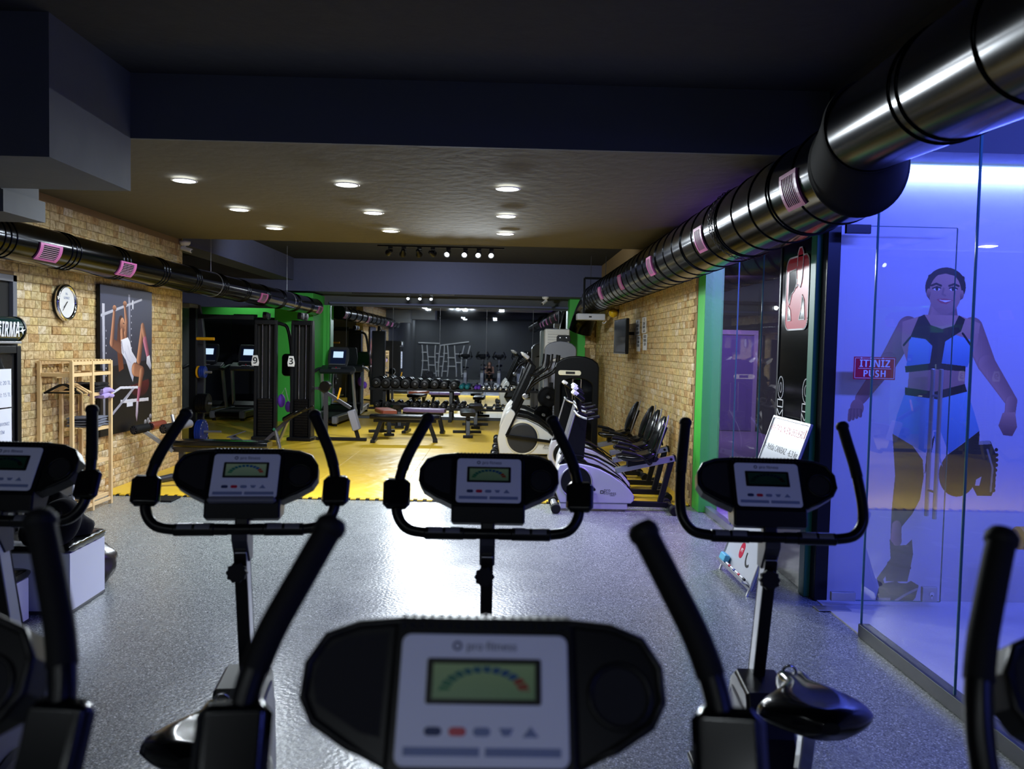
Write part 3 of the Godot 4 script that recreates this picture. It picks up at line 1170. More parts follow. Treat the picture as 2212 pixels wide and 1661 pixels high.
func column_logo() -> void:
	# red emblem with white outlines and two columns of outlined letters on the black column
	var face := facing(Vector3.LEFT)
	var e := thing("emblem", "red emblem with a white outline high on the black column", "emblem", Vector3(2.196, 2.15, -5.90))
	e.basis = face
	var outer := round_rect(0.225, 0.27, 0.075, 6)
	var g := G.new()
	g.prism(outer, 0.0, 0.002)
	put("field", g, M["red print"], e)
	# dark gaps left between frame and figure
	var left_gap := [Vector2(-0.16, 0.17), Vector2(-0.02, 0.18), Vector2(-0.01, 0.07), Vector2(-0.05, 0.02), Vector2(-0.1, 0.0), Vector2(-0.14, -0.08), Vector2(-0.17, -0.04)]
	var low_gap := [Vector2(-0.165, -0.09), Vector2(-0.12, -0.12), Vector2(-0.1, -0.2), Vector2(-0.17, -0.2)]
	var right_gap := [Vector2(0.11, -0.02), Vector2(0.15, -0.06), Vector2(0.17, -0.2), Vector2(0.06, -0.2), Vector2(0.1, -0.12)]
	g = G.new()
	for q in [left_gap, low_gap, right_gap]:
		g.prism(PackedVector2Array(q), 0.001, 0.0035)
	put("gap", g, M["black gloss panel"], e)
	# head and neck of the figure, reaching over the upper edge
	g = G.new()
	var head := [Vector2(0.0, 0.2), Vector2(0.0, 0.29), Vector2(0.03, 0.33), Vector2(0.08, 0.33), Vector2(0.11, 0.29), Vector2(0.11, 0.2), Vector2(0.1, 0.1), Vector2(0.07, 0.04), Vector2(0.02, 0.06), Vector2(-0.01, 0.04), Vector2(0.0, 0.1)]
	g.prism(PackedVector2Array(head), 0.001, 0.004)
	put("figure", g, M["red print"], e)
	g = G.new()
	var oo := []
	for p in outer:
		oo.push_back(p)
	outline(g, oo, 0.012, 0.003)
	outline(g, left_gap, 0.007, 0.0042)
	outline(g, low_gap, 0.007, 0.0042)
	outline(g, right_gap, 0.007, 0.0042)
	outline(g, head, 0.009, 0.0048, false)
	put("outline", g, M["white print"], e)
	for k in 2:
		var z: float = [-6.17, -5.66][k]
		var t := thing("column_lettering", ["outlined white letters down the far edge of the black column", "outlined white letters down the near edge of the black column"][k], "lettering", Vector3(2.197, 1.52, z), 0.0, "outlined letters on the black column")
		t.basis = face
		# drawn as they stand: the word KIO turned to read upwards, O on top
		g = G.new()
		outline(g, oval(Vector2(0, -0.085), Vector2(0.06, 0.085)), 0.008, 0.001)
		outline(g, oval(Vector2(0, -0.085), Vector2(0.024, 0.038), 20), 0.007, 0.001)
		put("letter_o", g, M["white print"], t)
		g = G.new()
		outline(g, [Vector2(-0.06, -0.18), Vector2(0.06, -0.18), Vector2(0.06, -0.235), Vector2(-0.06, -0.235)], 0.008, 0.001)
		put("letter_i", g, M["white print"], t)
		g = G.new()
		outline(g, [Vector2(-0.065, -0.25), Vector2(-0.065, -0.3), Vector2(-0.01, -0.35), Vector2(-0.06, -0.395), Vector2(0.06, -0.395), Vector2(0.06, -0.35), Vector2(0.03, -0.345), Vector2(0.06, -0.31), Vector2(0.06, -0.25), Vector2(-0.01, -0.3)], 0.008, 0.001)
		put("letter_k", g, M["white print"], t)


func duct_vent(parent: Node3D, b: Basis, o: Vector3, r: float, w: float, ang: float, slats: int, round_way := false) -> void:
	# a pink grille bent over the duct: frame, dark opening, curved bars. b.z runs along the duct, b.x points out at the middle of the vent
	var on := func(a: float, z: float, rr: float) -> Vector3:
		return o + b.x * cos(a) * rr + b.y * sin(a) * rr + b.z * z
	var band := func(a0: float, a1: float, z0: float, z1: float, r0: float, r1: float) -> G:
		var g := G.new()
		var rows := []
		for k in 9:
			var a := lerpf(a0, a1, k / 8.0)
			rows.push_back(PackedVector3Array([on.call(a, z0, r0), on.call(a, z0, r1), on.call(a, z1, r1), on.call(a, z1, r0)]))
		g.sheet(rows, true, false)
		g.quad(rows[0][0], rows[0][1], rows[0][2], rows[0][3], -b.y)
		g.quad(rows[8][0], rows[8][1], rows[8][2], rows[8][3], b.y)
		return g
	var fr: G = band.call(-ang, ang, -w, -w * 0.72, r - 0.002, r + 0.012)
	for q in [[-ang, ang, w * 0.72, w], [-ang, -ang * 0.78, -w * 0.72, w * 0.72], [ang * 0.78, ang, -w * 0.72, w * 0.72]]:
		var e: G = band.call(q[0], q[1], q[2], q[3], r - 0.002, r + 0.012)
		fr.add(e.mesh(), Transform3D())
	var v := put("vent", fr, M["pink vent"], parent)
	put("opening", band.call(-ang * 0.78, ang * 0.78, -w * 0.72, w * 0.72, r - 0.001, r + 0.002), M["dark void"], v)
	for k in slats:
		var g: G
		if round_way:
			var z := lerpf(-w * 0.58, w * 0.58, float(k) / (slats - 1))
			g = band.call(-ang * 0.78, ang * 0.78, z - w * 0.022, z + w * 0.022, r, r + 0.01)
		else:
			var a := lerpf(-ang * 0.64, ang * 0.64, float(k) / (slats - 1))
			g = G.new()
			g.bar(on.call(a, -w * 0.72, r + 0.007), on.call(a, w * 0.72, r + 0.007), r * ang * 0.05, 0.005, (b.x * cos(a) + b.y * sin(a)), 0.0)
		put("slat", g, M["pale pink"], v)


func duct(called: String, label: String, path: Array, r: float, seams: Array, sides := 40) -> Node3D:
	# smooth pipe, raised seam rings along it
	var d := thing(called, label, "air duct")
	var g := G.new()
	g.tube(path, r, sides, true)
	put("pipe", g, M["black duct"], d)
	var dir: Vector3 = path[-1] - path[0]
	for s in seams:
		g = G.new()
		g.ring(path[0] + dir * s, dir, r, 0.007, sides, 6)
		put("seam_ring", g, M["black duct"], d)
	return d


func ducts() -> void:
	# left duct along the brick wall
	var a := Vector3(-4.12, 2.51, -4.6)
	var z := Vector3(-3.9, 2.455, -16.85)
	var seams := []
	for k in 12:
		var c := 0.075 + k * 0.078
		for s in [-0.006, 0.0, 0.006]:
			seams.push_back(c + s)
	seams.push_back(0.995)
	var d := duct("air_duct", "long black round air duct with pink vents along the left brick wall", [a, z], 0.168, seams)
	var dir := (z - a).normalized()
	for q in [0.197, 0.31, 0.68, 0.985]:
		var out := Vector3(0.9, -0.42, 0).normalized()
		out = (out - dir * out.dot(dir)).normalized()
		duct_vent(d, Basis(out, dir.cross(out), dir), a.lerp(z, q), 0.168, 0.165, 0.46, 7)
	var g := G.new()
	for q in [0.53, 0.83]:
		var p: Vector3 = a.lerp(z, q)
		g.ring(p, dir, 0.171, 0.002, 32, 5)
		g.rod(p + Vector3(0, 0.17, 0), Vector3(p.x, 3.47, p.z), 0.003, 6)
	put("hanger_wire", g, M["silver steel"], d)
	# right duct: wide pipe, reducer, narrower pipe that runs on over the camera
	a = Vector3(1.84, 2.68, -4.15)
	z = Vector3(1.84, 2.68, -15.6)
	seams = []
	for k in 30:
		seams.push_back(0.02 + k * 0.0335)
		if k % 3 == 1:
			seams.push_back(0.02 + k * 0.0335 + 0.004)
	d = duct("air_duct", "large black round air duct with pink vents along the right brick wall", [a, z], 0.264, seams, 48)
	dir = Vector3(0, 0, -1)
	for q in [0.024, 0.2, 0.385, 0.57, 0.76]:
		var out := Vector3(-0.93, -0.3, 0).normalized()
		duct_vent(d, Basis(out, dir.cross(out), dir), a.lerp(z, q), 0.264, 0.125, 0.38, 7, true)
	var n0 := Vector3(1.72, 2.775, -3.8)
	var n1 := Vector3(1.41, 2.55, -1.75)
	g = G.new()
	var rows := []
	for q in [[0.0, 0.268], [0.05, 0.268], [0.1, 0.255], [0.8, 0.225], [1.0, 0.222], [1.08, 0.212]]:
		var row := PackedVector3Array()
		for k in 48:
			var t := TAU * k / 48
			row.push_back(a.lerp(n0, q[0]) + Vector3(cos(t), sin(t), 0) * q[1])
		rows.push_back(row)
	g.sheet(rows, true)
	put("reducer", g, M["matt black steel"], d)
	var nd := n1 - n0
	g = G.new()
	g.tube([n0 + Vector3(0, 0, 0.0), n1], 0.205, 48, true)
	var np := put("narrow_pipe", g, M["black duct near"], d)
	for s in [0.03, 0.46, 0.5, 0.8]:
		g = G.new()
		g.ring(n0 + nd * s, nd, 0.205, 0.007, 48, 6)
		put("seam_ring", g, M["black duct near"], np)
	g = G.new()
	for k in 72:
		var t := TAU * k / 72
		var out := Vector3(cos(t), sin(t), 0)
		var tang := Vector3(-sin(t), cos(t), 0)
		var row := []
		for j in 9:
			var u := TAU * j / 8
			row.push_back(Vector3(1.84, 2.68, -6.07 - 0.05 * sin(t)) + out * 0.275 + tang * 0.0155 * cos(u) + (out if k % 2 else Vector3.BACK) * 0.007 * sin(u))
		g.tube(row, 0.0028, 5, false)
	put("sling_chain", g, M["charcoal steel"], d)
	g = G.new()
	for q in [-0.14, 0.14]:
		g.rod(Vector3(1.84 + q, 2.9, -15.2), Vector3(1.84 + q, 3.47, -15.2), 0.006, 8)
	put("hanger_rod", g, M["charcoal steel"], d)
	g = G.new()
	g.tube(arc(Vector3(1.84, 2.68, -15.5), Vector3(1.66, 2.05, -16.6), Vector3(1.8, 2.62, -16.5), 12), 0.24, 36)
	put("elbow", g, M["black duct"], d)
	g = G.new()
	var b0 := Vector3(1.56, 2.7, -15.0)
	g.bar(b0 + Vector3(0, 0.33, 0), b0 + Vector3(0, -0.48, 0), 0.04, 0.04, Vector3.BACK)
	g.bar(b0 + Vector3(0, 0.33, 0), b0 + Vector3(0.56, 0.33, 0), 0.04, 0.04)
	put("hanger_frame", g, M["black satin steel"], d)


func arc(a: Vector3, b: Vector3, c: Vector3, n: int) -> Array:
	# quadratic curve from a to b pulled towards c
	var p := []
	for k in n + 1:
		var t := float(k) / n
		p.push_back(a.lerp(c, t).lerp(c.lerp(b, t), t))
	return p


const SIDE := Basis(Vector3(0, 0, 1), Vector3(0, 1, 0), Vector3(-1, 0, 0))  # an outline drawn in z y, carried across x


func spline(p: Array, n := 6) -> Array:
	# a smooth line through the points
	var o := []
	for k in p.size() - 1:
		var a: Vector3 = p[maxi(k - 1, 0)]
		var d: Vector3 = p[mini(k + 2, p.size() - 1)]
		for j in n:
			o.push_back(p[k].cubic_interpolate(p[k + 1], a, d, float(j) / n))
	o.push_back(p[-1])
	return o


func pts(a: Array) -> PackedVector2Array:
	var o := PackedVector2Array()
	for k in range(0, a.size(), 2):
		o.push_back(Vector2(a[k], a[k + 1]))
	return o


func round_rect(w: float, h: float, r: float, n := 4) -> PackedVector2Array:
	var p := PackedVector2Array()
	for q in [[1, 1], [-1, 1], [-1, -1], [1, -1]]:
		var a0: float = {Vector2i(1, 1): 0.0, Vector2i(-1, 1): PI / 2, Vector2i(-1, -1): PI, Vector2i(1, -1): -PI / 2}[Vector2i(q[0], q[1])]
		for k in n + 1:
			var a := a0 + k * PI / 2 / n
			p.push_back(Vector2(q[0] * (w - r) + r * cos(a), q[1] * (h - r) + r * sin(a)))
	return p


func lcd_texture() -> ImageTexture:
	# pale green display with an arc of marks from green over blue to red
	var w := 160
	var h := 56
	var im := Image.create(w, h, false, Image.FORMAT_RGB8)
	for y in h:
		for x in w:
			var c := Color(0.78, 0.86, 0.60).lerp(Color(0.62, 0.74, 0.52), float(y) / h)
			var d := Vector2((x - 80.0) / 66.0, (y - 46.0) / 38.0)
			var r := d.length()
			var a := atan2(-d.y, d.x)
			if r > 0.82 and r < 1.06 and y < 42 and sin(a * 26.0) > -0.75:
				var t := 1.0 - a / PI
				var m := Color(0.1, 0.55, 0.3).lerp(Color(0.1, 0.35, 0.6), clampf(t * 1.6, 0, 1))
				if t > 0.8:
					m = Color(0.75, 0.15, 0.12)
				c = m
			if y < 3 or y > h - 3 or x < 2 or x > w - 3:
				c = c.darkened(0.5)
			im.set_pixel(x, y, c)
	return ImageTexture.create_from_image(im)


func bike_materials() -> void:
	var t := lcd_texture()
	for q in [["lcd", Color(1, 1, 1)], ["lcd dim", Color(0.8, 0.85, 0.8)], ["lcd dark", Color(0.16, 0.3, 0.32)]]:
		var m := mat(q[0], q[1], 0.25)
		m.albedo_texture = t
	mat("face print", rgb8(222, 226, 238), 0.45)
	mat("navy print", rgb8(34, 52, 96), 0.5)
	mat("blue grey print", rgb8(120, 134, 170), 0.5)


func make_bike(label: String, at: Vector3, turn: float, lcd: String, saddle_drop := 0.0, ledge := false, pads := true, splay := 0.0) -> Node3D:
	# upright bike; its console looks towards +z, where the rider sits
	var b := thing("upright_bike", label, "exercise bike", at, turn, "upright bikes in two rows")
	var up := Vector3(0, 0.842, -0.540)
	var nrm := Vector3(0, 0.540, 0.842)
	var fb := Basis(Vector3.RIGHT, up, nrm)
	var fo := Vector3(0, 1.311, 0.006)
	# console
	var g := G.new()
	g.prism(pts([-0.095, 1.35, -0.07, 1.379, -0.045, 1.384, 0.05, 1.242, 0.056, 1.198, 0.04, 1.188, -0.02, 1.19, -0.08, 1.29]), -0.106, 0.106, SIDE, Vector3.ZERO, 0.007)
	var con := put("console", g, M["black plastic"], b)
	g = G.new()
	for k in 19:
		var x := -0.0945 + k * 0.0105
		g.tube([Vector3(x, 1.352, -0.0955), Vector3(x, 1.3775, -0.0715), Vector3(x, 1.3825, -0.053), Vector3(x, 1.3745, -0.038)], 0.0026, 6)
	stuff(put("grip_ribs", g, M["dark grey plastic"], con))
	g = G.new()
	g.prism(round_rect(0.094, 0.069, 0.01), 0.0, 0.0025, fb, fo, 0.001)
	put("faceplate", g, M["face print"], con)
	g = G.new()
	g.prism(round_rect(0.064, 0.0245, 0.003), 0.002, 0.0042, fb, fo + up * 0.018, 0.0008)
	put("display_bezel", g, M["black plastic"], con)
	g = G.new()
	g.at(fo + up * 0.018, fb)
	g.quad(Vector3(-0.058, 0.02, 0.0048), Vector3(0.058, 0.02, 0.0048), Vector3(0.058, -0.02, 0.0048), Vector3(-0.058, -0.02, 0.0048), Vector3.BACK)
	put("display", g, M[lcd], con)
	lettering("pro fitness", 0.012, M["navy print"], con, fo + up * 0.0555 + Vector3(0.008, 0, 0) + nrm * 0.003, fb, "lettering", 0.0006, false)
	g = G.new()
	g.ring(fo + up * 0.056 + Vector3(-0.031, 0, 0) + nrm * 0.003, nrm, 0.0042, 0.0012, 12, 5)
	put("emblem", g, M["navy print"], con)
	var keys := [M["navy print"], M["red print"], M["blue grey print"], M["blue grey print"], M["blue grey print"]]
	for k in 5:
		g = G.new()
		if k == 3:
			g.prism(pts([-0.008, 0.004, 0.008, 0.004, 0.004, -0.004, -0.004, -0.004]), 0.002, 0.0036, fb, fo + up * -0.034 + Vector3(-0.054 + k * 0.0265, 0, 0))
		elif k == 4:
			g.prism(pts([0, 0.006, 0.009, -0.005, -0.009, -0.005]), 0.002, 0.0036, fb, fo + up * -0.034 + Vector3(-0.054 + k * 0.0265, 0, 0))
		else:
			g.prism(round_rect(0.0095, 0.0045, 0.0044), 0.002, 0.0036, fb, fo + up * -0.034 + Vector3(-0.054 + k * 0.0265, 0, 0), 0.0005)
		put("key", g, keys[k], con)
	for k in 2:
		g = G.new()
		g.prism(round_rect(0.041, 0.0045, 0.001), 0.002, 0.003, fb, fo + up * -0.054 + Vector3(-0.044 + k * 0.088, 0, 0))
		put("caption_strip", g, M["blue grey print"], con)
	if ledge:
		g = G.new()
		g.box(fo + up * -0.078 + nrm * 0.01, Vector3(0.19, 0.02, 0.022), 0.008, fb)
		put("reading_ledge", g, M["mid grey plastic"], con)
	# side trays: the left one open, the right one with a cup hole
	for s in [-1, 1]:
		g = G.new()
		var o := pts([0.1, 0.088, 0.15, 0.083, 0.185, 0.069, 0.203, 0.038, 0.204, 0.0, 0.19, -0.025, 0.15, -0.05, 0.1, -0.074])
		var q := PackedVector2Array()
		for p in o:
			q.push_back(Vector2(p.x * s, p.y))
		g.prism(q, -0.055, -0.008, fb, fo, 0.005)
		var tray := put("side_tray", g, M["black plastic"], con)
		g = G.new()
		var rim := []
		for k in o.size() + 1:
			var p := q[k % o.size()]
			rim.push_back(fo + fb * Vector3(p.x - 0.004 * s, p.y * 0.97, -0.008))
		g.tube(rim, 0.0055, 6, false)
		put("tray_rim", g, M["black plastic"], tray)
		g = G.new()
		if s > 0:
			g.ring(fo + fb * Vector3(0.153, 0.006, -0.007), nrm, 0.034, 0.0035, 24, 6)
			put("cup_rim", g, M["black plastic"], tray)
			g = G.new()
			g.lathe(fo + fb * Vector3(0.153, 0.006, -0.0085), nrm, [Vector2(0, 0.001), Vector2(0.034, 0.001)], 24)
		else:
			g.prism(pts([-0.112, 0.072, -0.16, 0.066, -0.185, 0.05, -0.192, 0.02, -0.185, -0.006, -0.135, -0.035, -0.112, -0.04]), -0.009, -0.0072, fb, fo)
		put("tray_well", g, M["dark void"], tray)
	# handlebar
	var hp := [Vector3(0.184, 1.487, -0.065), Vector3(0.213, 1.43, -0.035), Vector3(0.24, 1.374, -0.005), Vector3(0.256, 1.32, 0.02), Vector3(0.262, 1.262, 0.045), Vector3(0.255, 1.215, 0.065), Vector3(0.225, 1.182, 0.078), Vector3(0.17, 1.172, 0.08)]
	for k in 4:
		hp[k].x += splay * [1.0, 0.6, 0.25, 0.05][k]
	var path := spline(hp, 5)
	var whole := path.duplicate()
	var back := path.duplicate()
	back.reverse()
	for p in back:
		whole.push_back(Vector3(-p.x, p.y, p.z))
	g = G.new()
	g.tube(whole, 0.0152, 12)
	var hb := put("handlebar", g, M["black metal"], b)
	for s in [-1, 1]:
		var fl := func(p: Vector3) -> Vector3: return Vector3(p.x * s, p.y, p.z)
		g = G.new()
		var grip := []
		for k in range(1, 14):
			grip.push_back(fl.call(path[k]))
		g.tube(grip, 0.0165, 14)
		put("foam_grip", g, M["black foam"], hb)
		g = G.new()
		var tip: Vector3 = fl.call(path[0])
		var td: Vector3 = (tip - fl.call(path[2])).normalized()
		g.lathe(tip - td * 0.012, td, [Vector2(0.0165, 0), Vector2(0.019, 0.004), Vector2(0.019, 0.012), Vector2(0.014, 0.02), Vector2(0, 0.022)], 16, false)
		put("end_cap", g, M["black rubber"], hb)
		if pads:
			g = G.new()
			var pd := Vector3(-0.05 * s, 0.9, -0.43).normalized()
			g.box(Vector3(0.262 * s, 1.276, 0.048), Vector3(0.078, 0.09, 0.034), 0.014, Basis(Vector3(0.97, 0.05 * s, 0.2 * s).normalized(), pd, Vector3(0.97, 0.05 * s, 0.2 * s).normalized().cross(pd)).orthonormalized())
			put("elbow_pad", g, M["black leather"], hb)
		g = G.new()
		g.rod(Vector3(0.066 * s, 1.172, 0.08), Vector3(0.178 * s, 1.172, 0.08), 0.018, 14, 0.003)
		g.rod(Vector3(0.03 * s, 1.172, 0.08), Vector3(0.068 * s, 1.172, 0.08), 0.0165, 14, 0.002)
		put("pulse_sleeve", g, M["black plastic"], hb)
		for k in 2:
			g = G.new()
			var rows := []
			for j in 7:
				var a := PI * 0.1 + j * PI * 0.8 / 6.0
				rows.push_back(PackedVector3Array([Vector3((0.078 + k * 0.048) * s, 1.172 + sin(a) * 0.0188, 0.08 + cos(a) * 0.0188), Vector3((0.118 + k * 0.048) * s, 1.172 + sin(a) * 0.0188, 0.08 + cos(a) * 0.0188)]))
			g.sheet(rows)
			put("pulse_plate", g, M["silver steel"], hb)
	# neck and post
	g = G.new()
	g.bar(Vector3(0, 1.215, 0.03), Vector3(0, 1.10, 0.055), 0.04, 0.035, Vector3.BACK, 0.006)
	put("neck", g, M["black plastic"], b)
	g = G.new()
	g.prism(pts([0.085, 1.17, 0.085, 1.14, 0.04, 1.07, 0.0, 1.07, 0.0, 1.17]), -0.022, 0.022, SIDE, Vector3.ZERO, 0.003)
	put("neck_bracket", g, M["charcoal steel"], b)
	g = G.new()
	g.bar(Vector3(0, 1.11, 0.046), Vector3(0, 0.70, -0.05), 0.034, 0.05, Vector3.BACK, 0.004)
	put("post", g, M["silver steel"], b)
	g = G.new()
	g.bar(Vector3(0, 1.1, 0.072), Vector3(0, 0.72, -0.016), 0.035, 0.008, Vector3.BACK, 0.002)
	put("post_cover", g, M["black plastic"], b)
	g = G.new()
	g.bar(Vector3(0, 1.1, 0.018), Vector3(0, 0.72, -0.076), 0.035, 0.006, Vector3.BACK, 0.002)
	put("post_cover", g, M["black plastic"], b)
	g = G.new()
	var kn := []
	for k in 40:
		var a := TAU * k / 40
		var r := 0.027 + 0.0022 * cos(a * 10)
		kn.push_back(Vector2(r * cos(a), r * sin(a)))
	g.prism(PackedVector2Array(kn), 0.0, 0.028, Basis(Vector3.RIGHT, Vector3(0, 0.966, -0.26), Vector3(0, 0.26, 0.966)), Vector3(-0.006, 1.045, 0.066), 0.004)
	put("adjusting_knob", g, M["black rubber"], b)
	# housing, crank, saddle and feet
	g = G.new()
	g.prism(pts([-0.14, 0.13, -0.15, 0.4, -0.12, 0.6, -0.06, 0.69, 0.08, 0.68, 0.2, 0.55, 0.32, 0.42, 0.42, 0.28, 0.42, 0.13]), -0.07, 0.07, SIDE, Vector3.ZERO, 0.016)
	var sh := put("housing", g, M["mid grey plastic"], b)
	g = G.new()
	g.prism(pts([-0.12, 0.6, -0.1, 0.7, -0.05, 0.735, 0.1, 0.725, 0.16, 0.62, 0.3, 0.45, 0.2, 0.54, 0.08, 0.66, -0.06, 0.67]), -0.066, 0.066, SIDE, Vector3.ZERO, 0.012)
	put("housing_cap", g, M["black plastic"], sh)
	for s in [-1, 1]:
		g = G.new()
		g.lathe(Vector3(0.07 * s, 0.34, 0.1), Vector3(s, 0, 0), [Vector2(0.17, 0), Vector2(0.17, 0.006), Vector2(0.15, 0.012), Vector2(0, 0.012)], 32)
		put("crank_disc", g, M["black plastic"], sh)
		g = G.new()
		g.bar(Vector3(0.095 * s, 0.34, 0.1), Vector3(0.095 * s, 0.34 - 0.12 * s, 0.1 + 0.11 * s), 0.018, 0.026, Vector3.UP, 0.004)
		put("crank", g, M["black metal"], b)
		g = G.new()
		g.box(Vector3(0.155 * s, 0.34 - 0.12 * s, 0.1 + 0.11 * s), Vector3(0.09, 0.025, 0.09), 0.008)
		put("pedal", g, M["black plastic"], b)
	for z in [-0.2, 0.6]:
		g = G.new()
		g.rod(Vector3(-0.25, 0.045, z), Vector3(0.25, 0.045, z), 0.034, 16, 0.004)
		put("foot_bar", g, M["silver steel"], b)
		for s in [-1, 1]:
			g = G.new()
			g.rod(Vector3(0.21 * s, 0.046, z), Vector3(0.29 * s, 0.046, z), 0.046, 18, 0.008)
			put("foot_cap", g, M["black rubber"], b)
	g = G.new()
	g.bar(Vector3(0, 0.09, -0.2), Vector3(0, 0.09, 0.6), 0.06, 0.05, Vector3.UP, 0.006)
	put("base_beam", g, M["silver steel"], b)
	g = G.new()
	g.bar(Vector3(0, 0.1, 0.3), Vector3(0, 0.56, 0.38), 0.055, 0.07, Vector3.BACK, 0.006)
	put("saddle_tube", g, M["black satin steel"], b)
	g = G.new()
	g.bar(Vector3(0, 0.5, 0.37), Vector3(0, 0.85 - saddle_drop, 0.44), 0.035, 0.035, Vector3.BACK, 0.004)
	put("saddle_post", g, M["chrome"], b)
	g = G.new()
	var rows := []
	for k in 15:
		var t := k / 14.0
		var z := 0.585 - 0.32 * t
		var hw := 0.148 * pow(sin(clampf(t * 3.4, 0.0, PI / 2)), 0.6) * (1.0 - smoothstep(0.3, 0.72, t) * 0.73)
		hw *= 1.0 if t < 0.93 else 0.75
		hw = maxf(hw, 0.02)
		var th := 0.034 + 0.012 * sin(t * PI) if k > 0 and k < 14 else 0.014
		var yc := 0.884 - saddle_drop + 0.012 * pow(1 - t, 2.0) - 0.004 * t
		var row := PackedVector3Array()
		for j in 24:
			var a := TAU * j / 24
			var x := hw * signf(cos(a)) * pow(absf(cos(a)), 0.75)
			var y := th * signf(sin(a)) * pow(absf(sin(a)), 0.8)
			if sin(a) > 0:
				y -= 0.013 * exp(-pow(x / 0.022, 2.0)) * smoothstep(0.0, 0.3, t)
				y -= 0.012 * pow(absf(x) / 0.135, 2.0)
			row.push_back(Vector3(x, yc + y, z))
		rows.push_back(row)
	g.loft(rows)
	var sd := put("saddle", g, M["black leather"], b)
	g = G.new()
	g.ring(Vector3(0, 0.9 - saddle_drop, 0.272), Vector3(0, 0.2, -1), 0.017, 0.004, 14, 6)
	put("nose_badge", g, M["chrome"], sd)
	return b


func bikes() -> void:
	bike_materials()
	make_bike("upright bike in the front row straight before the camera, its display dim and blurred", Vector3(-0.01, 0, -0.87), 0.0, "lcd dim")
	make_bike("upright bike of the second row in the middle of the aisle with a green display", Vector3(-0.024, 0, -2.31), 0.0, "lcd dim")
	make_bike("upright bike of the second row with the brightest display and a grey reading ledge", Vector3(-0.73, 0, -2.31), 0.1, "lcd", 0.13, true)
	make_bike("upright bike of the second row beside the whiteboard, its display dark", Vector3(0.80, 0, -2.33), -0.06, "lcd dark", 0.04, false, false, 0.05)
	make_bike("upright bike of the second row cut by the left edge, before the padded boxes", Vector3(-1.45, 0, -2.36), 0.0, "lcd dark", 0.08, false, true, 0.035)
	make_bike("dark upright bike of the front row at the lower left, only handlebar and pad showing", Vector3(-0.72, 0, -0.87), 0.0, "lcd dark")
	make_bike("dark upright bike of the front row at the lower right, only one handle showing", Vector3(0.79, 0, -0.87), 0.0, "lcd dark", 0.0, false, false)


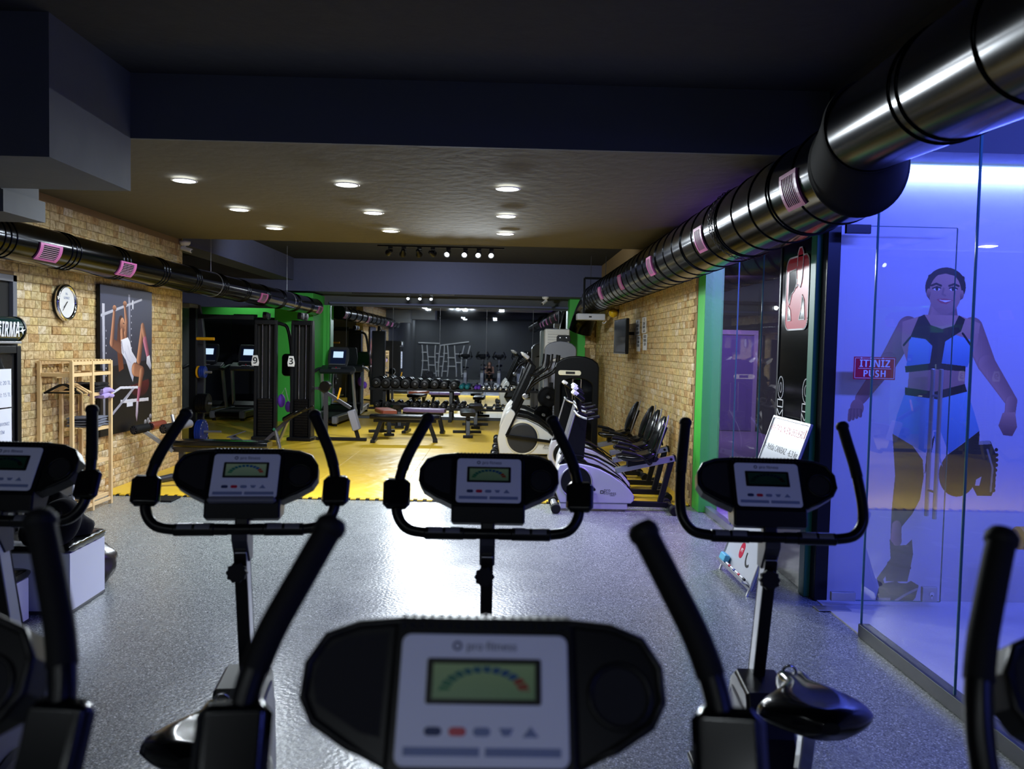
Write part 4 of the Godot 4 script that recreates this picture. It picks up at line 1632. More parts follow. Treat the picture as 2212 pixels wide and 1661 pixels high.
func make_recumbent() -> Node3D:
	# front at -x, seat at +x; origin under the middle of the machine, on its centre line
	var b := thing("recumbent_bike", "", "recumbent bike", Vector3.ZERO, 0.0, "recumbent bikes along the right brick wall")
	b.set_meta("plain", "recumbent_bike")
	var X := 1.25  # drawn in coordinates of the room, moved to the middle
	var fr := Basis.IDENTITY
	var mv := func(a: Array) -> PackedVector2Array:
		var o := PackedVector2Array()
		for k in range(0, a.size(), 2):
			o.push_back(Vector2(a[k] - X, a[k + 1]))
		return o
	var g := G.new()
	g.prism(mv.call([0.65, 0.085, 0.585, 0.25, 0.60, 0.38, 0.64, 0.483, 0.74, 0.505, 0.85, 0.50, 0.96, 0.48, 1.066, 0.447, 1.18, 0.39, 1.28, 0.325, 1.38, 0.24, 1.43, 0.175, 1.43, 0.12, 1.40, 0.088]), -0.09, 0.09, fr, Vector3.ZERO, 0.014, true)
	var sh := put("housing", g, M["silver plastic"], b)
	g = G.new()
	g.box(Vector3(1.01 - X, 0.055, 0), Vector3(0.71, 0.07, 0.16), 0.01)
	put("skirt", g, M["silver plastic"], sh)
	g = G.new()
	g.prism(mv.call([0.63, 0.49, 0.72, 0.60, 0.86, 0.59, 1.0, 0.55, 1.15, 0.47, 1.30, 0.36, 1.40, 0.24, 1.41, 0.12, 1.43, 0.14, 1.37, 0.26, 1.28, 0.34, 1.066, 0.455, 0.85, 0.508, 0.74, 0.51]), -0.07, 0.07, fr, Vector3.ZERO, 0.01)
	put("top_cover", g, M["black plastic"], sh)
	for s in [-1, 1]:
		g = G.new()
		g.ring(Vector3(0.816 - X, 0.308, 0.092 * s), Vector3(0, 0, s), 0.165, 0.008, 36, 6)
		put("disc_ring", g, M["silver steel"], sh)
		g = G.new()
		g.lathe(Vector3(0.816 - X, 0.308, 0.088 * s), Vector3(0, 0, s), [Vector2(0.16, 0), Vector2(0.16, 0.006), Vector2(0.06, 0.01), Vector2(0, 0.012)], 36)
		put("crank_disc", g, M["black plastic"], sh)
		g = G.new()
		g.bar(Vector3(0.816 - X, 0.308, 0.11 * s), Vector3(0.816 - X + 0.15 * s, 0.308 - 0.05 * s, 0.11 * s), 0.02, 0.028, Vector3.UP, 0.004)
		put("crank", g, M["black metal"], b)
		g = G.new()
		g.box(Vector3(0.816 - X + 0.15 * s, 0.3 - 0.05 * s, 0.165 * s), Vector3(0.09, 0.028, 0.085), 0.008)
		var pd := put("pedal", g, M["black plastic"], b)
		g = G.new()
		g.tube(arc(Vector3(0.78 - X + 0.15 * s, 0.3 - 0.05 * s, 0.2 * s), Vector3(0.78 - X + 0.15 * s, 0.3 - 0.05 * s, 0.13 * s), Vector3(0.78 - X + 0.15 * s, 0.36 - 0.05 * s, 0.165 * s), 8), 0.005, 5)
		put("strap", g, M["black rubber"], pd)
	var lf := facing(Vector3.BACK)
	lettering("pro", 0.045, M["ink"], sh, Vector3(1.145 - X, 0.228, 0.0905), lf, "lettering", 0.001, false)
	lettering("fitness", 0.045, M["ink"], sh, Vector3(1.175 - X, 0.196, 0.0905), lf, "lettering", 0.001, false)
	lettering("classic", 0.018, M["ink"], sh, Vector3(1.2 - X, 0.172, 0.0905), lf, "lettering", 0.001, false)
	g = G.new()
	for k in 4:
		var a := PI / 2 * k
		var d := Vector3(cos(a), sin(a), 0)
		g.bar(Vector3(1.09 - X, 0.208, 0.092) + d * 0.014 - Vector3(-d.y, d.x, 0) * 0.012, Vector3(1.09 - X, 0.208, 0.092) + d * 0.014 + Vector3(-d.y, d.x, 0) * 0.016, 0.002, 0.007, d, 0.0)
	put("emblem", g, M["ink"], sh)
	# mast, console and front handles
	g = G.new()
	g.prism(mv.call([0.66, 0.48, 0.80, 1.02, 0.83, 1.05, 0.93, 1.0, 0.92, 0.9, 0.90, 0.55]), -0.035, 0.035, fr, Vector3.ZERO, 0.012)
	put("mast", g, M["black plastic"], b)
	g = G.new()
	for s in [-1, 1]:
		g.rod(Vector3(0.652 - X, 0.5, 0.034 * s), Vector3(0.795 - X, 1.03, 0.034 * s), 0.008, 8)
	put("mast_tube", g, M["silver steel"], b)
	g = G.new()
	g.bar(Vector3(0.86 - X, 1.0, 0), Vector3(0.80 - X, 1.2, 0), 0.05, 0.035, Vector3.RIGHT, 0.006)
	put("console_neck", g, M["black metal"], b)
	var cb := Basis(Vector3.BACK, -0.62)
	g = G.new()
	g.box(Vector3(0.83 - X, 1.20, 0), Vector3(0.13, 0.045, 0.2), 0.012, cb)
	var con := put("console", g, M["black plastic"], b)
	g = G.new()
	g.box(Vector3(0.79 - X, 1.235, 0), Vector3(0.065, 0.05, 0.2), 0.012, cb)
	put("console_back", g, M["white plastic"], con)
	g = G.new()
	g.box(Vector3(0.85 - X, 1.22, 0), Vector3(0.07, 0.004, 0.13), 0.001, cb)
	put("display", g, M["lcd dark"], con)
	g = G.new()
	var hl := [Vector3(0.98 - X, 1.0, 0.21), Vector3(0.90 - X, 0.985, 0.2), Vector3(0.815 - X, 1.015, 0.15), Vector3(0.795 - X, 1.04, 0.05), Vector3(0.795 - X, 1.04, -0.05), Vector3(0.815 - X, 1.015, -0.15), Vector3(0.90 - X, 0.985, -0.2), Vector3(0.98 - X, 1.0, -0.21)]
	g.tube(spline(hl, 5), 0.0125, 10)
	var h := put("front_handle", g, M["silver steel"], b)
	for s in [-1, 1]:
		g = G.new()
		g.rod(Vector3(0.9 - X, 0.986, 0.2 * s), Vector3(1.03 - X, 1.012, 0.212 * s), 0.0165, 12, 0.004)
		put("foam_grip", g, M["black foam"], h)
	# seat on its rail
	g = G.new()
	g.bar(Vector3(1.24 - X, 0.425, 0), Vector3(1.86 - X, 0.567, 0), 0.075, 0.06, Vector3.UP, 0.006)
	var rail := put("seat_rail", g, M["silver steel"], b)
	g = G.new()
	g.bar(Vector3(1.855 - X, 0.566, 0), Vector3(1.875 - X, 0.571, 0), 0.085, 0.075, Vector3.UP, 0.006)
	put("rail_cap", g, M["black plastic"], rail)
	g = G.new()
	g.lathe(Vector3(1.82 - X, 0.56, 0.037), Vector3.BACK, [Vector2(0.014, 0), Vector2(0.014, 0.012), Vector2(0, 0.014)], 12)
	put("stop_bolt", g, M["black rubber"], rail)
	g = G.new()
	g.prism(mv.call([1.36, 0.47, 1.36, 0.53, 1.62, 0.575, 1.66, 0.60, 1.69, 0.56, 1.66, 0.53]), -0.06, 0.06, fr, Vector3.ZERO, 0.01)
	put("seat_carriage", g, M["black satin steel"], b)
	g = G.new()
	var rows := []
	for k in 9:
		var t := k / 8.0
		var row := PackedVector3Array()
		var w := 0.17 * (0.62 + 0.38 * smoothstep(0.0, 0.55, t)) * (1.0 if k > 0 and k < 8 else 0.75)
		var th := 0.036 if k > 0 and k < 8 else 0.018
		for j in 20:
			var a := TAU * j / 20
			var zz := w * signf(cos(a)) * pow(absf(cos(a)), 0.6)
			row.push_back(Vector3(1.25 - X + 0.40 * t, 0.575 + 0.045 * t - 0.035 * sin(t * PI) + th * signf(sin(a)) * pow(absf(sin(a)), 0.7) + 0.016 * pow(absf(zz) / 0.17, 2), zz))
		rows.push_back(row)
	g.loft(rows)
	put("seat", g, M["black leather"], b)
	g = G.new()
	rows = []
	for k in 11:
		var t := k / 10.0
		var row := PackedVector3Array()
		var w := 0.165 * sin(PI * (0.18 + 0.72 * t)) * (1.0 if k > 0 and k < 10 else 0.55) + 0.02
		var th := 0.034 * (1.0 if k > 0 and k < 10 else 0.4) * (1.1 - 0.35 * t)
		for j in 20:
			var a := TAU * j / 20
			var zz := w * signf(cos(a)) * pow(absf(cos(a)), 0.7)
			row.push_back(Vector3(1.615 - X + 0.135 * t - 0.02 * sin(t * PI) + th * sin(a), 0.60 + 0.41 * t, zz))
		rows.push_back(row)
	g.loft(rows)
	var bk := put("backrest", g, M["black leather"], b)
	g = G.new()
	rows = []
	for k in 11:
		var t := k / 10.0
		rows.push_back(Vector3(1.64 - X + 0.135 * t - 0.02 * sin(t * PI), 0.595 + 0.425 * t, (0.165 * sin(PI * (0.18 + 0.72 * t)) + 0.022) * (1.0 if k < 10 else 0.6)))
	g.tube(rows, 0.007, 6)
	put("piping", g, M["mid grey plastic"], bk)
	g = G.new()
	g.bar(Vector3(1.63 - X, 0.54, 0), Vector3(1.76 - X, 0.9, 0), 0.14, 0.02, Vector3.RIGHT, 0.005)
	put("backrest_frame", g, M["black satin steel"], b)
	for s in [-1, 1]:
		g = G.new()
		g.tube(spline([Vector3(1.60 - X, 0.52, 0.1 * s), Vector3(1.55 - X, 0.53, 0.21 * s), Vector3(1.48 - X, 0.60, 0.235 * s), Vector3(1.36 - X, 0.64, 0.235 * s), Vector3(1.27 - X, 0.655, 0.235 * s)], 5), 0.0125, 10)
		var hd := put("side_handle", g, M["black metal"], b)
		g = G.new()
		g.rod(Vector3(1.42 - X, 0.625, 0.235 * s), Vector3(1.26 - X, 0.656, 0.235 * s), 0.018, 12, 0.004)
		put("foam_grip", g, M["black foam"], hd)
	g = G.new()
	g.bar(Vector3(1.83 - X, 0.54, 0), Vector3(1.72 - X, 0.09, 0), 0.05, 0.055, Vector3.RIGHT, 0.005)
	put("rear_leg", g, M["black satin steel"], b)
	g = G.new()
	g.bar(Vector3(1.3 - X, 0.075, 0), Vector3(1.80 - X, 0.07, 0), 0.06, 0.055, Vector3.UP, 0.005)
	put("base_beam", g, M["black satin steel"], b)
	for q in [[0.6, 0.0], [1.83, 0.0]]:
		g = G.new()
		g.rod(Vector3(q[0] - X, 0.05, -0.2), Vector3(q[0] - X, 0.05, 0.2), 0.034, 16)
		put("foot_bar", g, M["silver steel"] if q[0] < 1.0 else M["black satin steel"], b)
		for s in [-1, 1]:
			g = G.new()
			g.rod(Vector3(q[0] - X, 0.05, 0.16 * s), Vector3(q[0] - X, 0.05, 0.25 * s), 0.05, 18, 0.008)
			put("foot_cap", g, M["black rubber"], b)
	return b


func recumbents() -> void:
	var a := make_recumbent()
	a.position = Vector3(1.26, 0.0, -8.36)
	a.set_meta("label", "silver recumbent bike with black padded seat, nearest the camera, standing on the grey floor")
	dup(a, "silver recumbent bike on the yellow mat, second from the camera", Vector3(1.317, 0.022, -8.98))
	dup(a, "silver recumbent bike on the yellow mat, third from the camera", Vector3(1.37, 0.022, -9.6))
	dup(a, "silver recumbent bike on the yellow mat, farthest from the camera", Vector3(1.316, 0.022, -10.35))


func make_elliptical() -> Node3D:
	# the user stands at +x and looks towards -x
	var b := thing("elliptical_trainer", "", "elliptical trainer", Vector3.ZERO, 0.0, "elliptical trainers right of the aisle")
	b.set_meta("plain", "elliptical_trainer")
	var g := G.new()
	g.prism(pts([0.02, 0.08, -0.01, 0.3, 0.03, 0.5, 0.1, 0.66, 0.18, 0.76, 0.24, 0.72, 0.27, 0.62, 0.42, 0.6, 0.6, 0.52, 0.75, 0.42, 0.84, 0.34, 0.84, 0.08]), -0.11, 0.11, Basis.IDENTITY, Vector3.ZERO, 0.02, true)
	var sh := put("housing", g, M["white plastic"], b)
	g = G.new()
	g.prism(pts([0.27, 0.64, 0.3, 0.69, 0.45, 0.66, 0.64, 0.57, 0.8, 0.44, 0.84, 0.36, 0.82, 0.36, 0.74, 0.44, 0.6, 0.54, 0.43, 0.615]), -0.09, 0.09, Basis.IDENTITY, Vector3.ZERO, 0.01)
	put("top_cover", g, M["black plastic"], sh)
	for s in [-1, 1]:
		g = G.new()
		g.lathe(Vector3(0.365, 0.325, 0.108 * s), Vector3(0, 0, s), [Vector2(0.25, 0), Vector2(0.252, 0.01), Vector2(0.235, 0.016), Vector2(0.228, 0.012)], 40)
		put("disc_ring", g, M["cream plastic"], sh)
		g = G.new()
		g.lathe(Vector3(0.365, 0.325, 0.106 * s), Vector3(0, 0, s), [Vector2(0.23, 0.012), Vector2(0.2, 0.02), Vector2(0, 0.024)], 40)
		put("wheel_disc", g, M["dark grey plastic"], sh)
		# foot beam, link, pedal
		g = G.new()
		g.bar(Vector3(0.12, 0.33 + 0.03 * s, 0.16 * s), Vector3(1.0, 0.29 - 0.03 * s, 0.16 * s), 0.035, 0.04, Vector3.UP, 0.005)
		put("foot_beam", g, M["black metal"], b)
		g = G.new()
		g.box(Vector3(0.93, 0.34 - 0.03 * s, 0.18 * s), Vector3(0.32, 0.035, 0.13), 0.012)
		put("foot_plate", g, M["black rubber"], b)
		g = G.new()
		g.rod(Vector3(0.39, 0.96, 0.15 * s), Vector3(0.12, 0.33 + 0.03 * s, 0.15 * s), 0.017, 10)
		put("link", g, M["black metal"], b)
		g = G.new()
		var tilt: float = 0.06 * s
		g.tube(spline([Vector3(0.38, 0.93, 0.17 * s), Vector3(0.45, 1.07, 0.19 * s), Vector3(0.56 + tilt * 0.5, 1.2, 0.22 * s), Vector3(0.68 + tilt, 1.28, 0.24 * s), Vector3(0.78 + tilt, 1.36, 0.25 * s), Vector3(0.81 + tilt, 1.46, 0.25 * s), Vector3(0.82 + tilt, 1.58, 0.25 * s)], 5), 0.017, 10)
		put("swing_arm", g, M["black metal"], b)
		g = G.new()
		g.lathe(Vector3(0.39, 0.955, 0.13 * s), Vector3(0, 0, s), [Vector2(0, 0), Vector2(0.045, 0), Vector2(0.045, 0.06), Vector2(0.03, 0.066), Vector2(0, 0.066)], 18)
		put("pivot", g, M["silver steel"], b)
	g = G.new()
	g.rod(Vector3(0.39, 0.955, -0.14), Vector3(0.39, 0.955, 0.14), 0.025, 12)
	g.bar(Vector3(0.19, 0.66, 0), Vector3(0.52, 1.42, 0), 0.07, 0.085, Vector3.RIGHT, 0.012)
	put("mast", g, M["black plastic"], b)
	g = G.new()
	g.bar(Vector3(0.53, 1.38, 0), Vector3(0.42, 1.53, 0), 0.05, 0.04, Vector3.RIGHT, 0.006)
	put("console_neck", g, M["black metal"], b)
	g = G.new()
	g.box(Vector3(0.40, 1.55, 0), Vector3(0.1, 0.06, 0.22), 0.015, Basis(Vector3.BACK, -0.7))
	var c := put("console", g, M["silver plastic"], b)
	g = G.new()
	g.box(Vector3(0.36, 1.585, 0), Vector3(0.05, 0.03, 0.2), 0.008, Basis(Vector3.BACK, -0.7))
	put("console_top", g, M["white plastic"], c)
	g = G.new()
	g.tube(spline([Vector3(0.6, 1.25, 0.14), Vector3(0.52, 1.27, 0.13), Vector3(0.47, 1.28, 0.06), Vector3(0.47, 1.28, -0.06), Vector3(0.52, 1.27, -0.13), Vector3(0.6, 1.25, -0.14)], 4), 0.014, 10)
	put("fixed_handle", g, M["black foam"], b)
	g = G.new()
	g.box(Vector3(0.9, 0.22, 0), Vector3(0.12, 0.3, 0.26), 0.015)
	put("tail_cover", g, M["cream plastic"], b)
	for x in [-0.06, 1.02]:
		g = G.new()
		g.rod(Vector3(x, 0.05, -0.26), Vector3(x, 0.05, 0.26), 0.034, 14)
		put("foot_bar", g, M["silver steel"], b)
		for s in [-1, 1]:
			g = G.new()
			g.rod(Vector3(x, 0.055, 0.2 * s), Vector3(x, 0.055, 0.29 * s), 0.054, 16, 0.008)
			put("foot_cap", g, M["black rubber"], b)
	g = G.new()
	g.bar(Vector3(-0.06, 0.07, 0), Vector3(1.02, 0.07, 0), 0.07, 0.05, Vector3.UP, 0.006)
	put("base_beam", g, M["black satin steel"], b)
	lettering("pro", 0.05, M["ink"], sh, Vector3(0.73, 0.22, 0.111), Basis(), "lettering", 0.001, false)
	lettering("fitness", 0.05, M["ink"], sh, Vector3(0.75, 0.18, 0.111), Basis(), "lettering", 0.001, false)
	return b


func ellipticals() -> void:
	var a := make_elliptical()
	a.position = Vector3(0.0, 0.022, -12.0)
	a.set_meta("label", "white elliptical trainer with black swing arms, nearest of the row at the aisle")
	dup(a, "white elliptical trainer directly behind the nearest one", Vector3(0.02, 0.022, -12.75))
	dup(a, "white elliptical trainer farthest back, beside the white cooling cabinet", Vector3(0.03, 0.022, -14.0))


class Paint:
	# flat print: filled outlines and softly modelled limbs, in pixels
	var im: Image
	var w: int
	var h: int

	func _init(ww: int, hh: int, c: Color) -> void:
		w = ww
		h = hh
		im = Image.create(w, h, false, Image.FORMAT_RGB8)
		im.fill(c)

	func grad(top: Color, low: Color) -> void:
		for y in h:
			im.fill_rect(Rect2i(0, y, w, 1), top.lerp(low, float(y) / h))

	func poly(p: Array, c: Color, c2 = null) -> void:
		# p: Vector2 in 0..1; c2: colour at the lower end
		var a := PackedVector2Array()
		var lo := 1e9
		var hi := -1e9
		for q: Vector2 in p:
			var s := Vector2(q.x * w, q.y * h)
			a.push_back(s)
			lo = minf(lo, s.y)
			hi = maxf(hi, s.y)
		for y in range(maxi(0, int(lo)), mini(h, int(hi) + 1)):
			var xs := []
			var yy := y + 0.5
			for k in a.size():
				var s := a[k]
				var e := a[(k + 1) % a.size()]
				if (s.y <= yy) != (e.y <= yy):
					xs.push_back(s.x + (yy - s.y) / (e.y - s.y) * (e.x - s.x))
			xs.sort()
			var cc: Color = c if c2 == null else c.lerp(c2, (yy - lo) / maxf(1.0, hi - lo))
			for k in range(0, xs.size() - 1, 2):
				var x0 := clampi(int(round(xs[k])), 0, w)
				var x1 := clampi(int(round(xs[k + 1])), 0, w)
				if x1 > x0:
					im.fill_rect(Rect2i(x0, y, x1 - x0, 1), cc)

	func limb(a: Vector2, b: Vector2, ra: float, rb: float, lit: Color, shade: Color, from_left := true) -> void:
		# a tapering limb, lit on one side; radii in widths of the picture
		var p := Vector2(a.x * w, a.y * h)
		var q := Vector2(b.x * w, b.y * h)
		var r0 := ra * w
		var r1 := rb * w
		var rm := maxf(r0, r1)
		var d := q - p
		var l2 := maxf(d.length_squared(), 1e-6)
		var nrm := Vector2(-d.y, d.x).normalized()
		for y in range(maxi(0, int(minf(p.y, q.y) - rm)), mini(h, int(maxf(p.y, q.y) + rm) + 2)):
			for x in range(maxi(0, int(minf(p.x, q.x) - rm)), mini(w, int(maxf(p.x, q.x) + rm) + 2)):
				var s := Vector2(x + 0.5, y + 0.5)
				var t := clampf((s - p).dot(d) / l2, 0, 1)
				var e := s - (p + d * t)
				var r := lerpf(r0, r1, t)
				var k := e.length() / r
				if k < 1.0:
					var side := e.dot(nrm) / r
					if from_left:
						side = e.x / r
					var m := clampf(0.5 + side * 0.6, 0, 1)
					im.set_pixel(x, y, lit.lerp(shade, m).lerp(shade, smoothstep(0.75, 1.0, k) * 0.5))

	func disc(c: Vector2, r: Vector2, col: Color, col2 = null) -> void:
		var o := []
		for k in 28:
			var a := TAU * k / 28
			o.push_back(c + Vector2(cos(a) * r.x, sin(a) * r.y))
		poly(o, col, col2)

	func line(p: Array, r: float, c: Color) -> void:
		for k in p.size() - 1:
			limb(p[k], p[k + 1], r, r, c, c)

	func texture() -> ImageTexture:
		im.generate_mipmaps()
		return ImageTexture.create_from_image(im)


func print_mat(called: String, t: Texture2D, rough := 0.45) -> StandardMaterial3D:
	var m := mat(called, Color(1, 1, 1), rough)
	m.albedo_texture = t
	m.texture_repeat = false
	return m


func workout_print() -> Texture2D:
	# a woman lying on a bench, both hands on a barbell, one knee up
	var P := Paint.new(384, 496, Color(0.1, 0.1, 0.14))
	P.grad(Color(0.30, 0.31, 0.40), Color(0.07, 0.04, 0.05))
	P.poly([Vector2(0, 0.55), Vector2(1, 0.5), Vector2(1, 1), Vector2(0, 1)], Color(0.09, 0.05, 0.06), Color(0.03, 0.02, 0.03))
	P.disc(Vector2(0.74, 0.68), Vector2(0.2, 0.09), Color(0.42, 0.10, 0.10), Color(0.2, 0.05, 0.06))
	var steel := Color(0.86, 0.87, 0.92)
	P.poly([Vector2(0.03, 0.12), Vector2(0.075, 0.12), Vector2(0.085, 0.95), Vector2(0.05, 0.95)], Color(0.8, 0.8, 0.86), Color(0.4, 0.4, 0.45))
	P.poly([Vector2(0.51, 0.04), Vector2(0.545, 0.04), Vector2(0.55, 0.42), Vector2(0.52, 0.42)], Color(0.66, 0.66, 0.74), Color(0.35, 0.35, 0.42))
	for k in 9:
		P.disc(Vector2(0.57 + 0.004 * sin(k * 3.0), 0.1 + k * 0.045), Vector2(0.007, 0.006), Color(0.8, 0.8, 0.85))
		P.disc(Vector2(0.1, 0.3 + k * 0.05), Vector2(0.007, 0.006), Color(0.7, 0.7, 0.75))
	P.limb(Vector2(0.02, 0.2), Vector2(0.78, 0.065), 0.014, 0.01, steel, Color(0.6, 0.6, 0.66))
	P.limb(Vector2(0.6, 0.09), Vector2(0.6, 0.13), 0.02, 0.016, steel, Color(0.7, 0.7, 0.75))
	# bench
	P.poly([Vector2(0.25, 0.62), Vector2(0.5, 0.56), Vector2(0.72, 0.60), Vector2(0.98, 0.58), Vector2(0.98, 0.64), Vector2(0.6, 0.68), Vector2(0.3, 0.67)], Color(0.05, 0.05, 0.06), Color(0.12, 0.12, 0.14))
	P.line([Vector2(0.12, 0.74), Vector2(0.36, 0.69), Vector2(0.7, 0.7)], 0.012, steel)
	P.poly([Vector2(0.36, 0.775), Vector2(0.93, 0.785), Vector2(0.93, 0.81), Vector2(0.36, 0.80)], steel, Color(0.8, 0.78, 0.8))
	P.line([Vector2(0.62, 0.7), Vector2(0.44, 0.78)], 0.014, steel)
	P.line([Vector2(0.22, 0.86), Vector2(0.6, 0.71)], 0.014, Color(0.62, 0.62, 0.68))
	P.poly([Vector2(0.48, 0.80), Vector2(0.6, 0.8), Vector2(0.6, 0.83), Vector2(0.48, 0.83)], steel)
	# hair falls behind the bench
	P.poly([Vector2(0.31, 0.25), Vector2(0.38, 0.2), Vector2(0.42, 0.27), Vector2(0.38, 0.40), Vector2(0.42, 0.56), Vector2(0.33, 0.58), Vector2(0.29, 0.4)], Color(0.30, 0.15, 0.08), Color(0.45, 0.22, 0.10))
	var skin := Color(0.86, 0.62, 0.46)
	var dark := Color(0.36, 0.19, 0.12)
	# far arm, near arm
	P.limb(Vector2(0.45, 0.34), Vector2(0.47, 0.23), 0.035, 0.028, skin, dark)
	P.limb(Vector2(0.47, 0.23), Vector2(0.44, 0.12), 0.028, 0.02, skin, dark)
	P.limb(Vector2(0.36, 0.42), Vector2(0.2, 0.38), 0.05, 0.04, dark.lerp(skin, 0.4), dark)
	P.limb(Vector2(0.2, 0.38), Vector2(0.245, 0.17), 0.036, 0.022, skin, dark)
	for h in [Vector2(0.25, 0.145), Vector2(0.445, 0.108)]:
		P.disc(h, Vector2(0.036, 0.02), skin, dark)
	# head in profile looking up
	P.disc(Vector2(0.37, 0.245), Vector2(0.05, 0.055), Color(0.25, 0.12, 0.07))
	P.disc(Vector2(0.395, 0.26), Vector2(0.045, 0.055), skin, dark)
	P.poly([Vector2(0.42, 0.22), Vector2(0.445, 0.245), Vector2(0.455, 0.262), Vector2(0.44, 0.27), Vector2(0.442, 0.29), Vector2(0.42, 0.315), Vector2(0.38, 0.31)], skin, dark)
	P.limb(Vector2(0.39, 0.3), Vector2(0.40, 0.36), 0.034, 0.04, skin, dark)
	P.line([Vector2(0.41, 0.243), Vector2(0.432, 0.247)], 0.004, Color(0.15, 0.07, 0.05))
	# torso in a white top
	P.poly([Vector2(0.37, 0.36), Vector2(0.5, 0.34), Vector2(0.54, 0.37), Vector2(0.58, 0.44), Vector2(0.68, 0.5), Vector2(0.64, 0.56), Vector2(0.6, 0.66), Vector2(0.55, 0.61), Vector2(0.46, 0.5), Vector2(0.38, 0.45)], Color(0.93, 0.93, 0.97), Color(0.66, 0.66, 0.74))
	P.line([Vector2(0.44, 0.44), Vector2(0.5, 0.5), Vector2(0.56, 0.52)], 0.006, Color(0.72, 0.72, 0.8))
	P.line([Vector2(0.50, 0.40), Vector2(0.55, 0.47), Vector2(0.62, 0.49)], 0.005, Color(0.78, 0.78, 0.85))
	P.line([Vector2(0.38, 0.37), Vector2(0.41, 0.45)], 0.008, Color(0.6, 0.6, 0.68))
	# raised far leg
	P.limb(Vector2(0.72, 0.5), Vector2(0.80, 0.27), 0.045, 0.04, skin, dark)
	P.limb(Vector2(0.80, 0.26), Vector2(0.9, 0.44), 0.038, 0.036, skin, dark)
	P.limb(Vector2(0.85, 0.36), Vector2(0.91, 0.47), 0.042, 0.032, Color(0.85, 0.52, 0.62), Color(0.45, 0.2, 0.28))
	P.poly([Vector2(0.89, 0.48), Vector2(0.95, 0.47), Vector2(0.99, 0.55), Vector2(0.97, 0.58), Vector2(0.88, 0.53)], Color(0.9, 0.9, 0.94), Color(0.6, 0.6, 0.66))
	# near leg hangs down
	P.limb(Vector2(0.64, 0.57), Vector2(0.78, 0.59), 0.065, 0.055, skin, dark)
	P.limb(Vector2(0.78, 0.59), Vector2(0.72, 0.75), 0.046, 0.028, skin, dark)
	P.limb(Vector2(0.73, 0.72), Vector2(0.69, 0.83), 0.03, 0.022, Color(0.85, 0.52, 0.62), Color(0.45, 0.2, 0.28))
	P.poly([Vector2(0.67, 0.8), Vector2(0.71, 0.8), Vector2(0.705, 0.88), Vector2(0.68, 0.95), Vector2(0.655, 0.9)], Color(0.82, 0.78, 0.84), Color(0.6, 0.5, 0.56))
	for q in [Vector2(0.86, 0.965), Vector2(0.92, 0.955), Vector2(0.97, 0.93), Vector2(0.95, 0.975)]:
		P.disc(q, Vector2(0.028, 0.02), Color(0.75, 0.75, 0.78), Color(0.25, 0.25, 0.28))
	return P.texture()


